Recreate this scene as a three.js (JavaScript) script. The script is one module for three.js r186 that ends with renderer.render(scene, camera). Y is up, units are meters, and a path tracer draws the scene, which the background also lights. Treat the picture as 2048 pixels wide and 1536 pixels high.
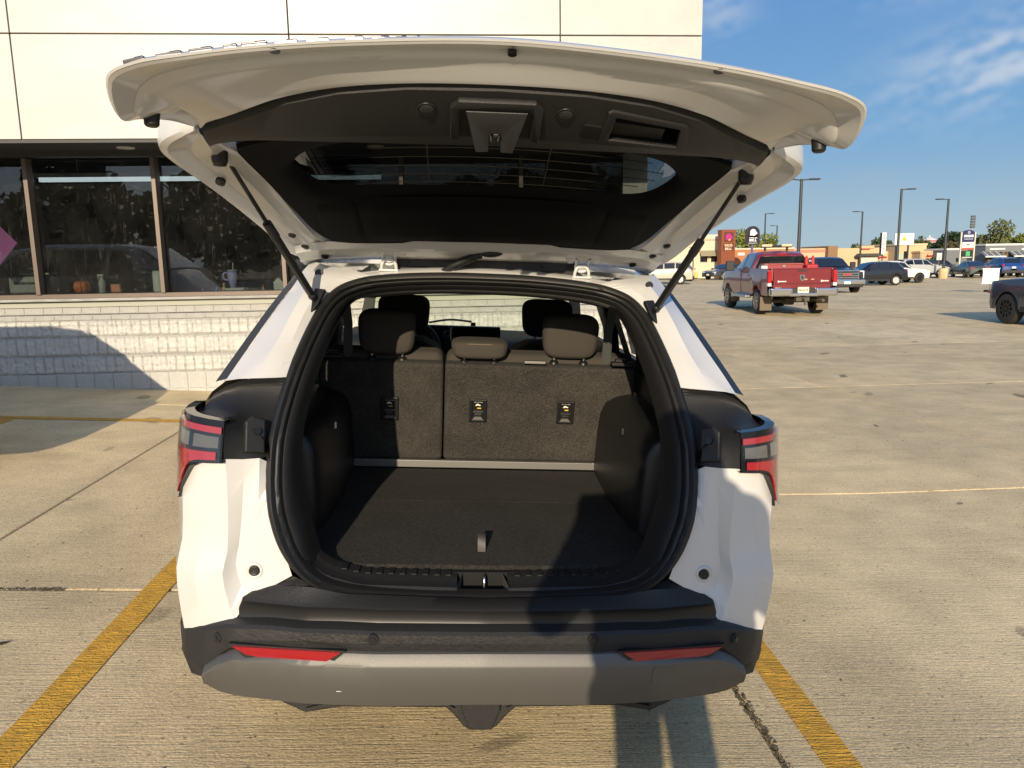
import * as THREE from 'three';
import { mergeGeometries, mergeVertices, toCreasedNormals } from 'three/addons/utils/BufferGeometryUtils.js';
import { RoundedBoxGeometry } from 'three/addons/geometries/RoundedBoxGeometry.js';
import { MarchingCubes } from 'three/addons/objects/MarchingCubes.js';

// ---------------------------------------------------------------- camera, sky, sun, exposure
const scene = new THREE.Scene();
const camera = new THREE.PerspectiveCamera(54.2, 4 / 3, 0.05, 3000);
camera.position.set(0, 1.63, 0);
camera.rotation.order = 'YXZ';
camera.rotation.set(-Math.atan(245 / 1500), -3.8 * Math.PI / 180, -0.016);
scene.add(camera);

const SUN_EL = 18 * Math.PI / 180, SUN_AZ = 10.8 * Math.PI / 180;   // the sun stands behind the camera, a little to its left
const toSun = new THREE.Vector3(-Math.sin(SUN_AZ) * Math.cos(SUN_EL), Math.sin(SUN_EL), Math.cos(SUN_AZ) * Math.cos(SUN_EL));
const sun = new THREE.DirectionalLight(new THREE.Color().setRGB(1, 0.83, 0.60), 4.2);
sun.position.copy(toSun).multiplyScalar(60);
sun.castShadow = true;
sun.shadow.mapSize.set(4096, 4096);
Object.assign(sun.shadow.camera, { left: -40, right: 60, top: 50, bottom: -40, near: 1, far: 220 });
scene.add(sun, sun.target);

const renderer = new THREE.WebGLRenderer({ antialias: true });
renderer.toneMapping = THREE.LinearToneMapping;
renderer.toneMappingExposure = 1.38;
renderer.shadowMap.enabled = true;

// seeded noise
let seed = 7;
const rnd = () => { seed = (seed * 1664525 + 1013904223) >>> 0; return seed / 4294967296; };
const rr = (a, b) => a + (b - a) * rnd();
const hash = (x, y, s = 0) => { let h = (Math.imul(x, 374761393) + Math.imul(y, 668265263) + Math.imul(s, 982451653)) | 0; h = Math.imul(h ^ (h >>> 13), 1274126177); return ((h ^ (h >>> 16)) >>> 0) / 4294967296; };
const sm = (t) => t * t * (3 - 2 * t);
function vnoise(x, y, per = 0, s = 0) {
  const xi = Math.floor(x), yi = Math.floor(y), fx = sm(x - xi), fy = sm(y - yi);
  const w = (a) => (per ? ((a % per) + per) % per : a);
  const a = hash(w(xi), w(yi), s), b = hash(w(xi + 1), w(yi), s), c = hash(w(xi), w(yi + 1), s), d = hash(w(xi + 1), w(yi + 1), s);
  return a + (b - a) * fx + (c - a) * fy + (a - b - c + d) * fx * fy;
}
function fbm(x, y, o = 4, per = 0, s = 0) { let v = 0, a = 0.5, t = 0; for (let i = 0; i < o; i++) { v += a * vnoise(x, y, per, s + i); t += a; a *= 0.5; x *= 2; y *= 2; per *= 2; } return v / t; }
const clamp = (x, a, b) => Math.min(b, Math.max(a, x));
const lerp = (a, b, t) => a + (b - a) * t;
function interp(x, xs, ys) { if (x <= xs[0]) return ys[0]; for (let i = 1; i < xs.length; i++) if (x <= xs[i]) return lerp(ys[i - 1], ys[i], (x - xs[i - 1]) / (xs[i] - xs[i - 1])); return ys[ys.length - 1]; }

// the sky: clear blue morning air with thin broken cloud, computed over the whole sphere
{
  const W = 1536, H = 768, data = new Float32Array(W * H * 4);
  const mix = (a, b, t) => a.map((v, i) => v + (b[i] - v) * t);
  for (let j = 0; j < H; j++) for (let i = 0; i < W; i++) {
    const th = ((j + 0.5) / H - 0.5) * Math.PI, ph = ((i + 0.5) / W - 0.5) * 2 * Math.PI;
    const d = [Math.cos(ph) * Math.cos(th), Math.sin(th), Math.sin(ph) * Math.cos(th)];
    const el = Math.max(0, th) * 180 / Math.PI;
    let c = mix([0.30, 0.395, 0.445], [0.15, 0.30, 0.48], sm(clamp(el / 9, 0, 1)));
    c = mix(c, [0.075, 0.195, 0.44], sm(clamp((el - 5) / 20, 0, 1)));
    c = mix(c, [0.045, 0.125, 0.33], sm(clamp((el - 20) / 60, 0, 1)));
    const cs = d[0] * toSun.x + d[1] * toSun.y + d[2] * toSun.z;
    const glow = Math.pow(Math.max(0, cs), 3) * 0.62 + Math.pow(Math.max(0, cs), 60) * 1.4;   // bright air round the sun
    c = c.map((v, k) => v + glow * [0.76, 0.72, 0.66][k]);
    if (th > 0.004) {
      const q = 1 / (d[1] + 0.09), x = d[0] * q, y = d[2] * q, xr = x * 0.86 - y * 0.5, yr = x * 0.5 + y * 0.86;
      const wisp = fbm(xr * 0.9 + 3.1, yr * 3.4 + 9.0 + 0.8 * vnoise(xr * 1.7, yr * 1.7), 6);
      const cover = fbm(x * 0.36 + 21.7, y * 0.36 + 7.3, 3);
      let a = clamp((wisp - 0.50) * 4.2, 0, 1) * clamp((cover - 0.47) * 6, 0, 1) * 0.55 * clamp(el / 3, 0, 1);
      const az = Math.atan2(d[0], -d[2]) * 180 / Math.PI;   // streaky bank of high cloud low in the north-east, thinner puffs above it
      for (const [ca, ce, sa, se, k, tilt] of [[38, 12.2, 7.5, 2.6, 0.75, 0.22], [33, 17.6, 5, 1.6, 0.6, 0.1], [44, 17, 6, 2.5, 0.7, 0.2], [18.5, 16.5, 2.2, 1.6, 0.4, -0.1], [60, 11, 9, 3, 0.6, 0.15]]) {
        const da = az - ca, de = el - ce - da * tilt, m = Math.exp(-((da / sa) ** 2) - (de / se) ** 2); if (m < 0.02) continue;
        const s = 0.65 * fbm(az * 0.35 - el * 0.25 + ce, (el - az * 0.24) * 1.5, 6, 0, 7) + 0.35 * fbm(az * 1.4, el * 2.2, 5, 0, 9);
        a = Math.max(a, clamp((s - 0.40) * 4.5, 0, 1) * m * k);
      }
      const low = fbm(ph * 16, el * 1.1 + 3, 5) * clamp(1 - Math.abs(el - 4.5) / 5, 0, 1);
      const b = clamp((low - 0.38) * 2.6, 0, 1) * 0.30;
      c = mix(c, [0.30, 0.335, 0.38], b);
      c = mix(c, [0.50, 0.53, 0.57], a);
    }
    if (th < 0) c = mix(c, [0.16, 0.15, 0.13], clamp(-th * 6, 0, 1));
    data.set([c[0], c[1], c[2], 1], (j * W + i) * 4);
  }
  const sky = new THREE.DataTexture(data, W, H, THREE.RGBAFormat, THREE.FloatType);
  sky.mapping = THREE.EquirectangularReflectionMapping;
  sky.magFilter = sky.minFilter = THREE.LinearFilter;
  sky.wrapS = THREE.RepeatWrapping;
  sky.needsUpdate = true;
  scene.background = sky;
  scene.environment = sky;
}

// ---------------------------------------------------------------- helpers
const V = (x, y, z) => new THREE.Vector3(x, y, z);
const used = new Map();
const numbered = (n) => { const k = used.get(n) ?? 0; used.set(n, k + 1); return k ? `${n}_${String(k).padStart(3, '0')}` : n; };
function mesh(name, geo, mat, parent = scene, label) {
  const m = new THREE.Mesh(geo, mat);
  m.name = parent === scene ? numbered(name) : name;
  m.castShadow = m.receiveShadow = true;
  if (label) m.userData.label = label;
  parent.add(m);
  return m;
}
function tag(o, label, category, group) { o.userData.label = label; o.userData.category = category; if (group) o.userData.group = group; return o; }
function thing(name, label, category, [x, y, z] = [0, 0, 0], turn = 0, group) {
  const o = new THREE.Group(); o.name = numbered(name); scene.add(o);
  o.position.set(x, y, z); o.rotation.y = turn;
  return tag(o, label, category, group);
}
function structure(o) { o.userData.kind = 'structure'; return o; }
const std = (r, g, b, rough = 0.6, more = {}) => new THREE.MeshStandardMaterial({ color: new THREE.Color().setRGB(r, g, b), roughness: rough, ...more });
const phys = (r, g, b, rough, more = {}) => new THREE.MeshPhysicalMaterial({ color: new THREE.Color().setRGB(r, g, b), roughness: rough, ...more });
// geometry from a grid of rows of [x, y, z]
function loft(rows, { crease = 0.6, closed = false, flip = false } = {}) {
  const nr = rows.length, nc = rows[0].length, pos = [], uv = [], idx = [];
  rows.forEach((r, j) => { let s = 0; r.forEach((p, i) => { if (i) s += Math.hypot(p[0] - r[i - 1][0], p[1] - r[i - 1][1], p[2] - r[i - 1][2]); pos.push(p[0], p[1], p[2]); uv.push(s, p[1] + p[2]); }); });
  for (let j = 0; j < nr - 1; j++) for (let i = 0; i < nc - (closed ? 0 : 1); i++) {
    const a = j * nc + i, b = j * nc + (i + 1) % nc, c = a + nc, d = b + nc;
    if (flip) idx.push(a, b, c, b, d, c); else idx.push(a, c, b, b, c, d);
  }
  const g = new THREE.BufferGeometry();
  g.setAttribute('position', new THREE.Float32BufferAttribute(pos, 3));
  g.setAttribute('uv', new THREE.Float32BufferAttribute(uv, 2));
  g.setIndex(idx);
  return toCreasedNormals(g, crease);
}
// resample a polyline of points through a Catmull-Rom curve
function curve(pts, n, closed = false, tension = 0.5) {
  const c = new THREE.CatmullRomCurve3(pts.map((p) => V(...p)), closed, 'centripetal', tension);
  const out = []; for (let i = 0; i <= n; i++) out.push(c.getPoint(i / n).toArray()); return out;
}
const smoothLoft = (rows, n, o) => loft(rows.map((r) => curve(r, n)), o);
// smooth in both directions
function surf(rows, nu, nv, o) {
  const a = rows.map((r) => curve(r, nu)), cols = [];
  for (let i = 0; i <= nu; i++) cols.push(curve(a.map((r) => r[i]), nv));
  const out = []; for (let j = 0; j <= nv; j++) out.push(cols.map((c) => c[j]));
  return loft(out, { crease: 1.2, ...o });
}
const mirrorRows = (rows) => rows.map((r) => r.map(([x, y, z]) => [-x, y, z]));
function mirrorGeo(g) { const m = g.clone(); m.scale(-1, 1, 1); if (m.index) { const a = m.index.array; for (let i = 0; i < a.length; i += 3) [a[i], a[i + 2]] = [a[i + 2], a[i]]; } else { for (const k of Object.keys(m.attributes)) { const at = m.attributes[k], s = at.itemSize, A = at.array; for (let i = 0; i < at.count; i += 3) for (let c = 0; c < s; c++) { const p = i * s + c, q = (i + 2) * s + c; [A[p], A[q]] = [A[q], A[p]]; } } } return m; }
const box = (w, h, d, x = 0, y = 0, z = 0, r = 0) => { const g = r ? new RoundedBoxGeometry(w, h, d, 2, r) : new THREE.BoxGeometry(w, h, d); g.translate(x, y, z); return g; };
function tube(pts, r, seg = 24, rad = 8, closed = false) { return new THREE.TubeGeometry(new THREE.CatmullRomCurve3(pts.map((p) => V(...p)), closed, 'centripetal'), seg, r, rad, closed); }
function bar(a, b, r, r2 = r, n = 12) { const A = V(...a), B = V(...b), g = new THREE.CylinderGeometry(r2, r, A.distanceTo(B), n); g.applyQuaternion(new THREE.Quaternion().setFromUnitVectors(V(0, 1, 0), B.clone().sub(A).normalize())); g.translate((a[0] + b[0]) / 2, (a[1] + b[1]) / 2, (a[2] + b[2]) / 2); return g; }
function disc(c, n, r, t = 0.01, seg = 20) { const A = V(...c), N = V(...n).normalize(); return bar(A.clone().addScaledVector(N, -t / 2).toArray(), A.clone().addScaledVector(N, t / 2).toArray(), r, r, seg); }
const merge = (list) => mergeGeometries(list.map((g) => { const h = g.index ? g.toNonIndexed() : g; for (const k of Object.keys(h.attributes)) if (!['position', 'normal', 'uv'].includes(k)) h.deleteAttribute(k); return h; }));
function extrude(pts, depth, { bevel = 0, z = 0 } = {}) {
  const s = new THREE.Shape(pts.map(([x, y]) => new THREE.Vector2(x, y)));
  const g = new THREE.ExtrudeGeometry(s, { depth, bevelEnabled: bevel > 0, bevelThickness: bevel, bevelSize: bevel, bevelSegments: 2, curveSegments: 8 });
  g.translate(0, 0, z); return g;
}
const lathe = (pts, n = 32) => new THREE.LatheGeometry(pts.map(([x, y]) => new THREE.Vector2(x, y)), n);
function dataTex(n, f, srgb = true) {
  const d = new Uint8Array(n * n * 4);
  for (let j = 0; j < n; j++) for (let i = 0; i < n; i++) { const c = f(i / n, j / n, i, j); d.set([...(Array.isArray(c) ? c : [c, c, c]).map((v) => clamp(Math.round(v * 255), 0, 255)), 255], (j * n + i) * 4); }
  const t = new THREE.DataTexture(d, n, n); t.wrapS = t.wrapT = THREE.RepeatWrapping; t.magFilter = THREE.LinearFilter; t.minFilter = THREE.LinearMipmapLinearFilter; t.generateMipmaps = true;
  if (srgb) t.colorSpace = THREE.SRGBColorSpace; t.needsUpdate = true; return t;
}
const rep = (t, u, v = u, ou = 0, ov = 0) => { const c = t.clone(); c.repeat.set(u, v); c.offset.set(ou, ov); c.needsUpdate = true; return c; };
function canvasTex(w, h, draw) { const c = document.createElement('canvas'); c.width = w; c.height = h; const x = c.getContext('2d'); draw(x, w, h); const t = new THREE.CanvasTexture(c); t.colorSpace = THREE.SRGBColorSpace; t.magFilter = THREE.LinearFilter; return t; }

// ---------------------------------------------------------------- materials
const grainTex = dataTex(256, (u, v, i, j) => 0.35 * hash(i, j, 3) + 0.65 * vnoise(u * 96, v * 96, 96, 5), false);
const fleckTex = dataTex(512, (u, v, i, j) => { const n = 0.5 * hash(i, j, 11) + 0.5 * vnoise(u * 170, v * 170, 170, 12); const b = fbm(u * 6, v * 6, 3, 6, 13); const k = clamp(0.58 + (n - 0.5) * 0.62 + (b - 0.5) * 0.2, 0, 1); return [k, k * 0.985, k * 0.955]; });
const weaveTex = dataTex(256, (u, v, i, j) => { const k = 0.72 + 0.16 * Math.sin(u * Math.PI * 2 * 48) * Math.sin(v * Math.PI * 2 * 48) + 0.22 * (hash(i, j, 21) - 0.5); return [k, k * 0.98, k * 0.95]; });
const M = {
  paint: phys(0.56, 0.56, 0.55, 0.32, { clearcoat: 1, clearcoatRoughness: 0.04 }),
  paintInner: phys(0.56, 0.56, 0.55, 0.38, { clearcoat: 0.7, clearcoatRoughness: 0.12 }),
  trim: std(0.011, 0.011, 0.0115, 0.55, { bumpMap: rep(grainTex, 9), bumpScale: 0.0006 }),
  trimSmooth: std(0.009, 0.009, 0.0095, 0.42),
  rubber: std(0.0105, 0.0105, 0.0105, 0.5),
  bumper: std(0.0135, 0.0131, 0.0127, 0.52, { bumpMap: rep(grainTex, 7), bumpScale: 0.0011 }),
  cove: std(0.010, 0.010, 0.011, 0.33),
  skid: std(0.14, 0.137, 0.131, 0.56, { metalness: 0.7, bumpMap: rep(grainTex, 10), bumpScale: 0.0003 }),
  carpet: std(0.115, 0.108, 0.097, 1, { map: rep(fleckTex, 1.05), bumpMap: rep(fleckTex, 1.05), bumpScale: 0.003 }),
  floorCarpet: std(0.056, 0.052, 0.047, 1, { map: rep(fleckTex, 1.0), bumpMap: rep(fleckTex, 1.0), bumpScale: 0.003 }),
  cloth: std(0.098, 0.088, 0.076, 0.95, { map: rep(weaveTex, 9), bumpMap: rep(weaveTex, 9), bumpScale: 0.0006 }),
  headliner: std(0.045, 0.043, 0.041, 1, { bumpMap: rep(weaveTex, 9), bumpScale: 0.0004 }),
  steel: std(0.55, 0.55, 0.55, 0.3, { metalness: 1 }),
  rail: std(0.20, 0.195, 0.185, 0.45, { metalness: 0.6 }),
  chrome: std(0.72, 0.72, 0.72, 0.12, { metalness: 1 }),
  redLens: phys(0.40, 0.010, 0.014, 0.18, { clearcoat: 1, clearcoatRoughness: 0.03 }),
  clearLens: phys(0.93, 0.94, 0.95, 0.03, { transmission: 1, ior: 1.45 }),
  lampBlack: phys(0.006, 0.006, 0.007, 0.12, {}),
  lampSilver: std(0.40, 0.385, 0.355, 0.36, { metalness: 0.6, bumpMap: rep(grainTex, 22), bumpScale: 0.004 }),
  deepBlack: phys(0.004, 0.004, 0.0045, 0.7, { specularIntensity: 0.25 }),
  tint: phys(0.13, 0.145, 0.14, 0.02, { transmission: 1 }),
  glass: phys(0.80, 0.88, 0.80, 0.01, { transmission: 1 }),
  privacy: phys(0.07, 0.08, 0.078, 0.02, { transmission: 1 }),
  darkGlass: phys(0.012, 0.015, 0.018, 0.04, { clearcoat: 1 }),
  tyre: std(0.022, 0.021, 0.020, 0.85),
  alloy: std(0.5, 0.5, 0.5, 0.3, { metalness: 0.9 }),
  blackWheel: std(0.012, 0.012, 0.013, 0.3),
  under: std(0.012, 0.011, 0.011, 0.9),
};
// ---------------------------------------------------------------- ground: concrete lot that falls to the right under the parked car and gently away towards the road
const g0 = (x, z) => -0.054 * clamp(x, -8, 2.5) - interp(-z, [22, 45, 55, 70, 90, 130], [0, 0.36, 0.38, 0.22, 0.5, 1.15]) * interp(x, [12, 28], [0.3, 1]);
const stainSpots = [];
for (let i = 0; i < 46; i++) stainSpots.push([rnd(), rnd(), rr(0.003, 0.018), rr(0.25, 0.6), rr(0.4, 1.1), rr(0, 6.3)]);
const concreteTex = dataTex(2048, (u, v, i, j) => {
  const scuff = clamp((fbm(u * 3 + 0.4, v * 9, 5, 3, 32) - 0.56) * 5, 0, 1);
  let k = 0.87 - 0.06 * scuff + 0.14 * (fbm(u * 5, v * 5, 4, 5, 31) - 0.5) + 0.16 * (fbm(u * 40, v * 40, 3, 40, 37) - 0.5) + 0.035 * (vnoise(u * 3, v * 520, 520, 38) - 0.5) + 0.17 * (hash(i, j, 33) - 0.5);
  if (hash(i >> 1, j >> 1, 34) > 0.9955) k -= 0.22;
  const warm = 0.018 * (fbm(u * 7, v * 7, 3, 7, 35) - 0.5);
  return [k + warm, k, k - warm];
});
{ // oil drips and worn dark patches, each with an uneven outline
  const d = concreteTex.image.data, n = 2048;
  for (const [su, sv, r, asp, str, ang] of stainSpots) {
    const R = Math.ceil(r * n * 1.6), cx = su * n, cy = sv * n;
    for (let y = -R; y <= R; y++) for (let x = -R; x <= R; x++) {
      const a = x * Math.cos(ang) + y * Math.sin(ang), b = (-x * Math.sin(ang) + y * Math.cos(ang)) / asp, q = Math.hypot(a, b) / (r * n) + 0.8 * (fbm((cx + x) * 0.05, (cy + y) * 0.05, 4, 0, 36) - 0.5);
      const s = clamp((1 - q) * 3, 0, 1) * str * (0.5 + 0.5 * hash((cx + x) | 0, (cy + y) | 0, 39));
      if (s <= 0) continue;
      const o = ((((cy + y) | 0) + n) % n * n + (((cx + x) | 0) + n) % n) * 4;
      for (let c = 0; c < 3; c++) d[o + c] *= 1 - 0.42 * s;
    }
  }
}
const broomTex = dataTex(1024, (u, v, i, j) => {
  let h = 0.5 + 0.55 * (vnoise(u * 14, v * 380, 380, 41) - 0.5) + 0.35 * (vnoise(u * 90, v * 420, 420, 42) - 0.5) + 0.3 * (vnoise(u * 210, v * 210, 210, 43) - 0.5);
  const p = hash(i >> 2, j >> 2, 44); if (p > 0.988) h -= 0.35; if (p < 0.012) h += 0.4;
  return h;
}, false);
const concrete = [[0.83, 0.655, 0.375], [0.81, 0.637, 0.362], [0.845, 0.67, 0.388]].map(([r, g, b], k) =>
  std(r, g, b, 0.9, { map: rep(concreteTex, 1 / 11, 1 / 11, k * 0.37, k * 0.21), bumpMap: rep(broomTex, 1 / 1.5, 1 / 1.5), bumpScale: 0.0021 }));
const jointFill = std(0.07, 0.062, 0.05, 1);
function sheet(x0, x1, z0, z1, nx, nz, h, yf = g0) {
  const pos = [], uv = [], idx = [];
  for (let j = 0; j <= nz; j++) for (let i = 0; i <= nx; i++) { const x = lerp(x0, x1, i / nx), z = lerp(z0, z1, j / nz); pos.push(x, yf(x, z) + h, z); uv.push(x, z); }
  for (let j = 0; j < nz; j++) for (let i = 0; i < nx; i++) { const a = j * (nx + 1) + i; idx.push(a, a + nx + 1, a + 1, a + 1, a + nx + 1, a + nx + 2); }
  const g = new THREE.BufferGeometry(); g.setAttribute('position', new THREE.Float32BufferAttribute(pos, 3)); g.setAttribute('uv', new THREE.Float32BufferAttribute(uv, 2)); g.setIndex(idx); g.computeVertexNormals(); return g;
}
const ground = structure(mesh('ground', (() => {   // the sub-base that shows in the joints, one sheet to the horizon
  const xs = [-1600, -400, -120, -40, -18, -8, -4, 0, 2.5, 6, 12, 14, 16, 18, 20, 22, 24, 26, 28, 40, 70, 110, 200, 500, 1600], zs = [300, 60, 20, 6, 0, -6, -14, -22, -30, -40, -45, -50, -55, -62, -70, -80, -90, -110, -130, -180, -400, -900, -1800];
  const pos = [], uv = [], idx = []; zs.forEach((z) => xs.forEach((x) => { pos.push(x, g0(x, z) - 0.045, z); uv.push(x, z); }));
  for (let j = 0; j < zs.length - 1; j++) for (let i = 0; i < xs.length - 1; i++) { const a = j * xs.length + i, c = a + xs.length; idx.push(a, a + 1, c, a + 1, c + 1, c); }
  const g = new THREE.BufferGeometry(); g.setAttribute('position', new THREE.Float32BufferAttribute(pos, 3)); g.setAttribute('uv', new THREE.Float32BufferAttribute(uv, 2)); g.setIndex(idx); g.computeVertexNormals(); return g;
})(), jointFill));
const lot = new THREE.Group(); lot.name = 'parking_lot'; structure(lot); scene.add(lot);
function slab(x0, x1, z0, z1, mat) {
  const e = 0.005, b = 0.012, nx = Math.max(2, Math.round((x1 - x0) / 0.9)), nz = Math.max(2, Math.round((z1 - z0) / 0.9));
  const xs = [x0 + e, x0 + e, x0 + e + b], zs = [z0 + e, z0 + e, z0 + e + b], hx = [-0.04, -0.009, 0], hz = [-0.04, -0.009, 0];
  for (let i = 1; i < nx; i++) { xs.push(lerp(x0, x1, i / nx)); hx.push(0); } for (let i = 1; i < nz; i++) { zs.push(lerp(z0, z1, i / nz)); hz.push(0); }
  xs.push(x1 - e - b, x1 - e, x1 - e); hx.push(0, -0.009, -0.04); zs.push(z1 - e - b, z1 - e, z1 - e); hz.push(0, -0.009, -0.04);
  const pos = [], uv = [], idx = [];
  zs.forEach((z, j) => xs.forEach((x, i) => { pos.push(x, g0(x, z) + Math.min(hx[i], hz[j]), z); uv.push(x, z); }));
  for (let j = 0; j < zs.length - 1; j++) for (let i = 0; i < xs.length - 1; i++) { const a = j * xs.length + i, c = a + xs.length; idx.push(a, c, a + 1, a + 1, c, c + 1); }
  const g = new THREE.BufferGeometry(); g.setAttribute('position', new THREE.Float32BufferAttribute(pos, 3)); g.setAttribute('uv', new THREE.Float32BufferAttribute(uv, 2)); g.setIndex(idx); g.computeVertexNormals();
  mesh('concrete_slab', g, mat, lot);
}
const colX = [-17.35, -13.67, -9.98, -6.3, -2.61, 1.045, 4.95, 8.7, 12.45, 16.2, 19.95, 23.7, 27.45, 31.2];
const Z_END = -44;
for (let c = 0; c < colX.length - 1; c++) {
  const left = colX[c] < 1, zs = [];
  for (let z = (left ? -3.55 : -5.25) + 4.6 * 3; z > Z_END + 1; z -= 4.6) zs.push(z);
  zs.push(Z_END);
  for (let k = 0; k < zs.length - 1; k++) {
    if (left && zs[k] < -9.1) continue;
    slab(colX[c], colX[c + 1], zs[k + 1], zs[k], concrete[Math.floor(hash(c, k, 50) * 3)]);
  }
}
mesh('concrete_apron', sheet(31.2, 90, Z_END, 14, 20, 50, 0), concrete[0], lot);
mesh('concrete_apron', sheet(2.4, 90, -69, Z_END, 70, 25, 0), concrete[0], lot);
mesh('concrete_apron', sheet(-60, -17.35, -9, 40, 8, 8, 0), concrete[0], lot);
mesh('concrete_apron', sheet(-17.35, 90, 14.85, 60, 30, 8, 0), concrete[1], lot);

// painted bay lines, worn through to the concrete in specks
const paintTex = dataTex(1024, (u, v, i, j) => { const k = 0.86 + 0.22 * (fbm(u * 30, v * 30, 4, 30, 61) - 0.5) + 0.12 * (hash(i, j, 62) - 0.5); return fbm(u * 90, v * 90, 3, 90, 63) > 0.74 ? [k * 0.9, k * 0.98, 1.3] : [k, k, k]; });
const yellowPaint = std(0.78, 0.42, 0.04, 0.75, { map: rep(paintTex, 0.9), bumpMap: rep(broomTex, 1 / 1.5), bumpScale: 0.005 });
function stripe(name, label, ax, az, bx, bz, w) {
  const L = Math.hypot(bx - ax, bz - az), n = Math.ceil(L / 0.25), ux = (bx - ax) / L, uz = (bz - az) / L, rows = [];
  const pos = [], uv = [], idx = [];
  for (let k = 0; k <= n; k++) for (const s of [-1, -0.33, 0.33, 1]) {
    const t = k / n * L, j = Math.abs(s) === 1 ? (fbm(t * 25 + s * 40, s * 7 + ax * 3, 3, 0, 64) - 0.5) * 0.012 : 0;
    const x = ax + ux * t - uz * s * (w / 2 + j * s), z = az + uz * t + ux * s * (w / 2 + j * s); pos.push(x, g0(x, z) + 0.004, z); uv.push(x, z);
  }
  for (let k = 0; k < n; k++) for (let s = 0; s < 3; s++) { const a = k * 4 + s; idx.push(a, a + 1, a + 4, a + 1, a + 5, a + 4); }
  const g = new THREE.BufferGeometry(); g.setAttribute('position', new THREE.Float32BufferAttribute(pos, 3)); g.setAttribute('uv', new THREE.Float32BufferAttribute(uv, 2)); g.setIndex(idx); g.computeVertexNormals();
  const m = mesh(name, g, yellowPaint, lot); m.userData.label = label; return m;
}
stripe('bay_line', 'yellow bay line left of the white car', -1.51, 1.2, -1.51, -7.25, 0.125);
stripe('bay_line', 'yellow bay line right of the white car', 1.225, 1.2, 1.275, -7.25, 0.125);
stripe('bay_line', 'yellow line along the wall', -12.0, -7.31, 1.9, -7.36, 0.115);
stripe('bay_line', 'yellow bay line further left', -4.30, -2.6, -4.30, -7.25, 0.125);

// weeds and grit caught in the open joints
const gritMat = std(0.09, 0.075, 0.045, 1);
function grit(name, label, pts, spread, n) {
  const q = []; for (let i = 0; i < n; i++) { const t = rnd() * (pts.length - 1), k = Math.floor(t), f = t - k, x = lerp(pts[k][0], pts[k + 1][0], f) + (rnd() + rnd() - 1) * spread, z = lerp(pts[k][1], pts[k + 1][1], f) + (rnd() + rnd() - 1) * spread; const s = rr(0.002, 0.008), b = new THREE.TetrahedronGeometry(s); b.scale(rr(0.6, 2.2), rr(0.4, 0.9), rr(0.6, 2.2)); b.rotateY(rr(0, 6)); b.translate(x, g0(x, z) + s * 0.25, z); q.push(b); }
  const m = mesh(name, merge(q), gritMat); m.userData.kind = 'stuff'; tag(m, label, 'debris'); return m;
}
grit('joint_debris', 'dry weeds and grit in the crack by the right bumper corner', [[1.045, -1.9], [1.05, -2.4], [1.04, -2.9], [1.045, -3.3]], 0.022, 420);
grit('joint_debris', 'dry weeds and grit in the joint left of the car', [[-2.35, -3.55], [-2.1, -3.55], [-1.95, -3.55]], 0.02, 190);
const loose = std(0.05, 0.045, 0.04, 1);
{ const q = []; for (let i = 0; i < 260; i++) { const x = rr(-4, 4.5), z = rr(-1.6, -7.5), s = rr(0.002, 0.007), b = new THREE.TetrahedronGeometry(s); b.scale(rr(0.7, 2.4), 0.6, rr(0.7, 1.6)); b.rotateY(rr(0, 6)); b.translate(x, g0(x, z) + s * 0.2, z); q.push(b); }
  const m = mesh('scattered_grit', merge(q), loose); m.userData.kind = 'stuff'; tag(m, 'small dark chips and grit scattered over the concrete', 'debris'); }
for (const [x, z, a, l] of [[-1.93, -3.02, 0.3, 'dark leaf on the concrete left of the bumper'], [2.72, -3.05, 1.2, 'dark leaf on the concrete right of the car'], [-1.0, -2.2, 0.8, 'small dead leaf on the concrete below the left bumper corner']]) {
  const p = [[-0.03, 0], [-0.012, 0.011], [0.012, 0.012], [0.034, 0.002], [0.01, -0.01], [-0.014, -0.009]], gq = extrude(p, 0.002); gq.rotateX(-Math.PI / 2 + 0.06); gq.rotateY(a); gq.translate(x, g0(x, z) + 0.004, z);
  tag(mesh('dead_leaf', gq, std(0.03, 0.022, 0.015, 1)), l, 'leaf', 'leaves on the concrete');
}

// ---------------------------------------------------------------- the dealership building in front of the car
const blockTex = dataTex(512, (u, v, i, j) => { const k = 0.95 + 0.08 * (fbm(u * 12, v * 12, 4, 12, 71) - 0.5) + 0.05 * (hash(i, j, 72) - 0.5); return [k, k, k * 0.995]; });
const blockBump = dataTex(512, (u, v, i, j) => fbm(u * 40, v * 40, 4, 40, 73), false);
const whiteWall = std(0.575, 0.57, 0.54, 0.75, { map: rep(blockTex, 0.7), bumpMap: rep(blockBump, 1.4), bumpScale: 0.006 });
const panelWhite = std(0.535, 0.525, 0.49, 0.42, { map: rep(blockTex, 0.35), bumpMap: rep(blockBump, 0.25), bumpScale: 0.0015 });
const bronze = std(0.135, 0.105, 0.085, 0.42, { metalness: 0.3 });
const soffitDark = std(0.045, 0.042, 0.04, 0.6);
const bld = thing('dealership_building', 'white building with cream panels over dark windows and a painted block wall', 'building');
const WZ = -9.05, WX0 = -13, WX1 = 2.3, FZ = -8.2, FX1 = 2.61;
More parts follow.
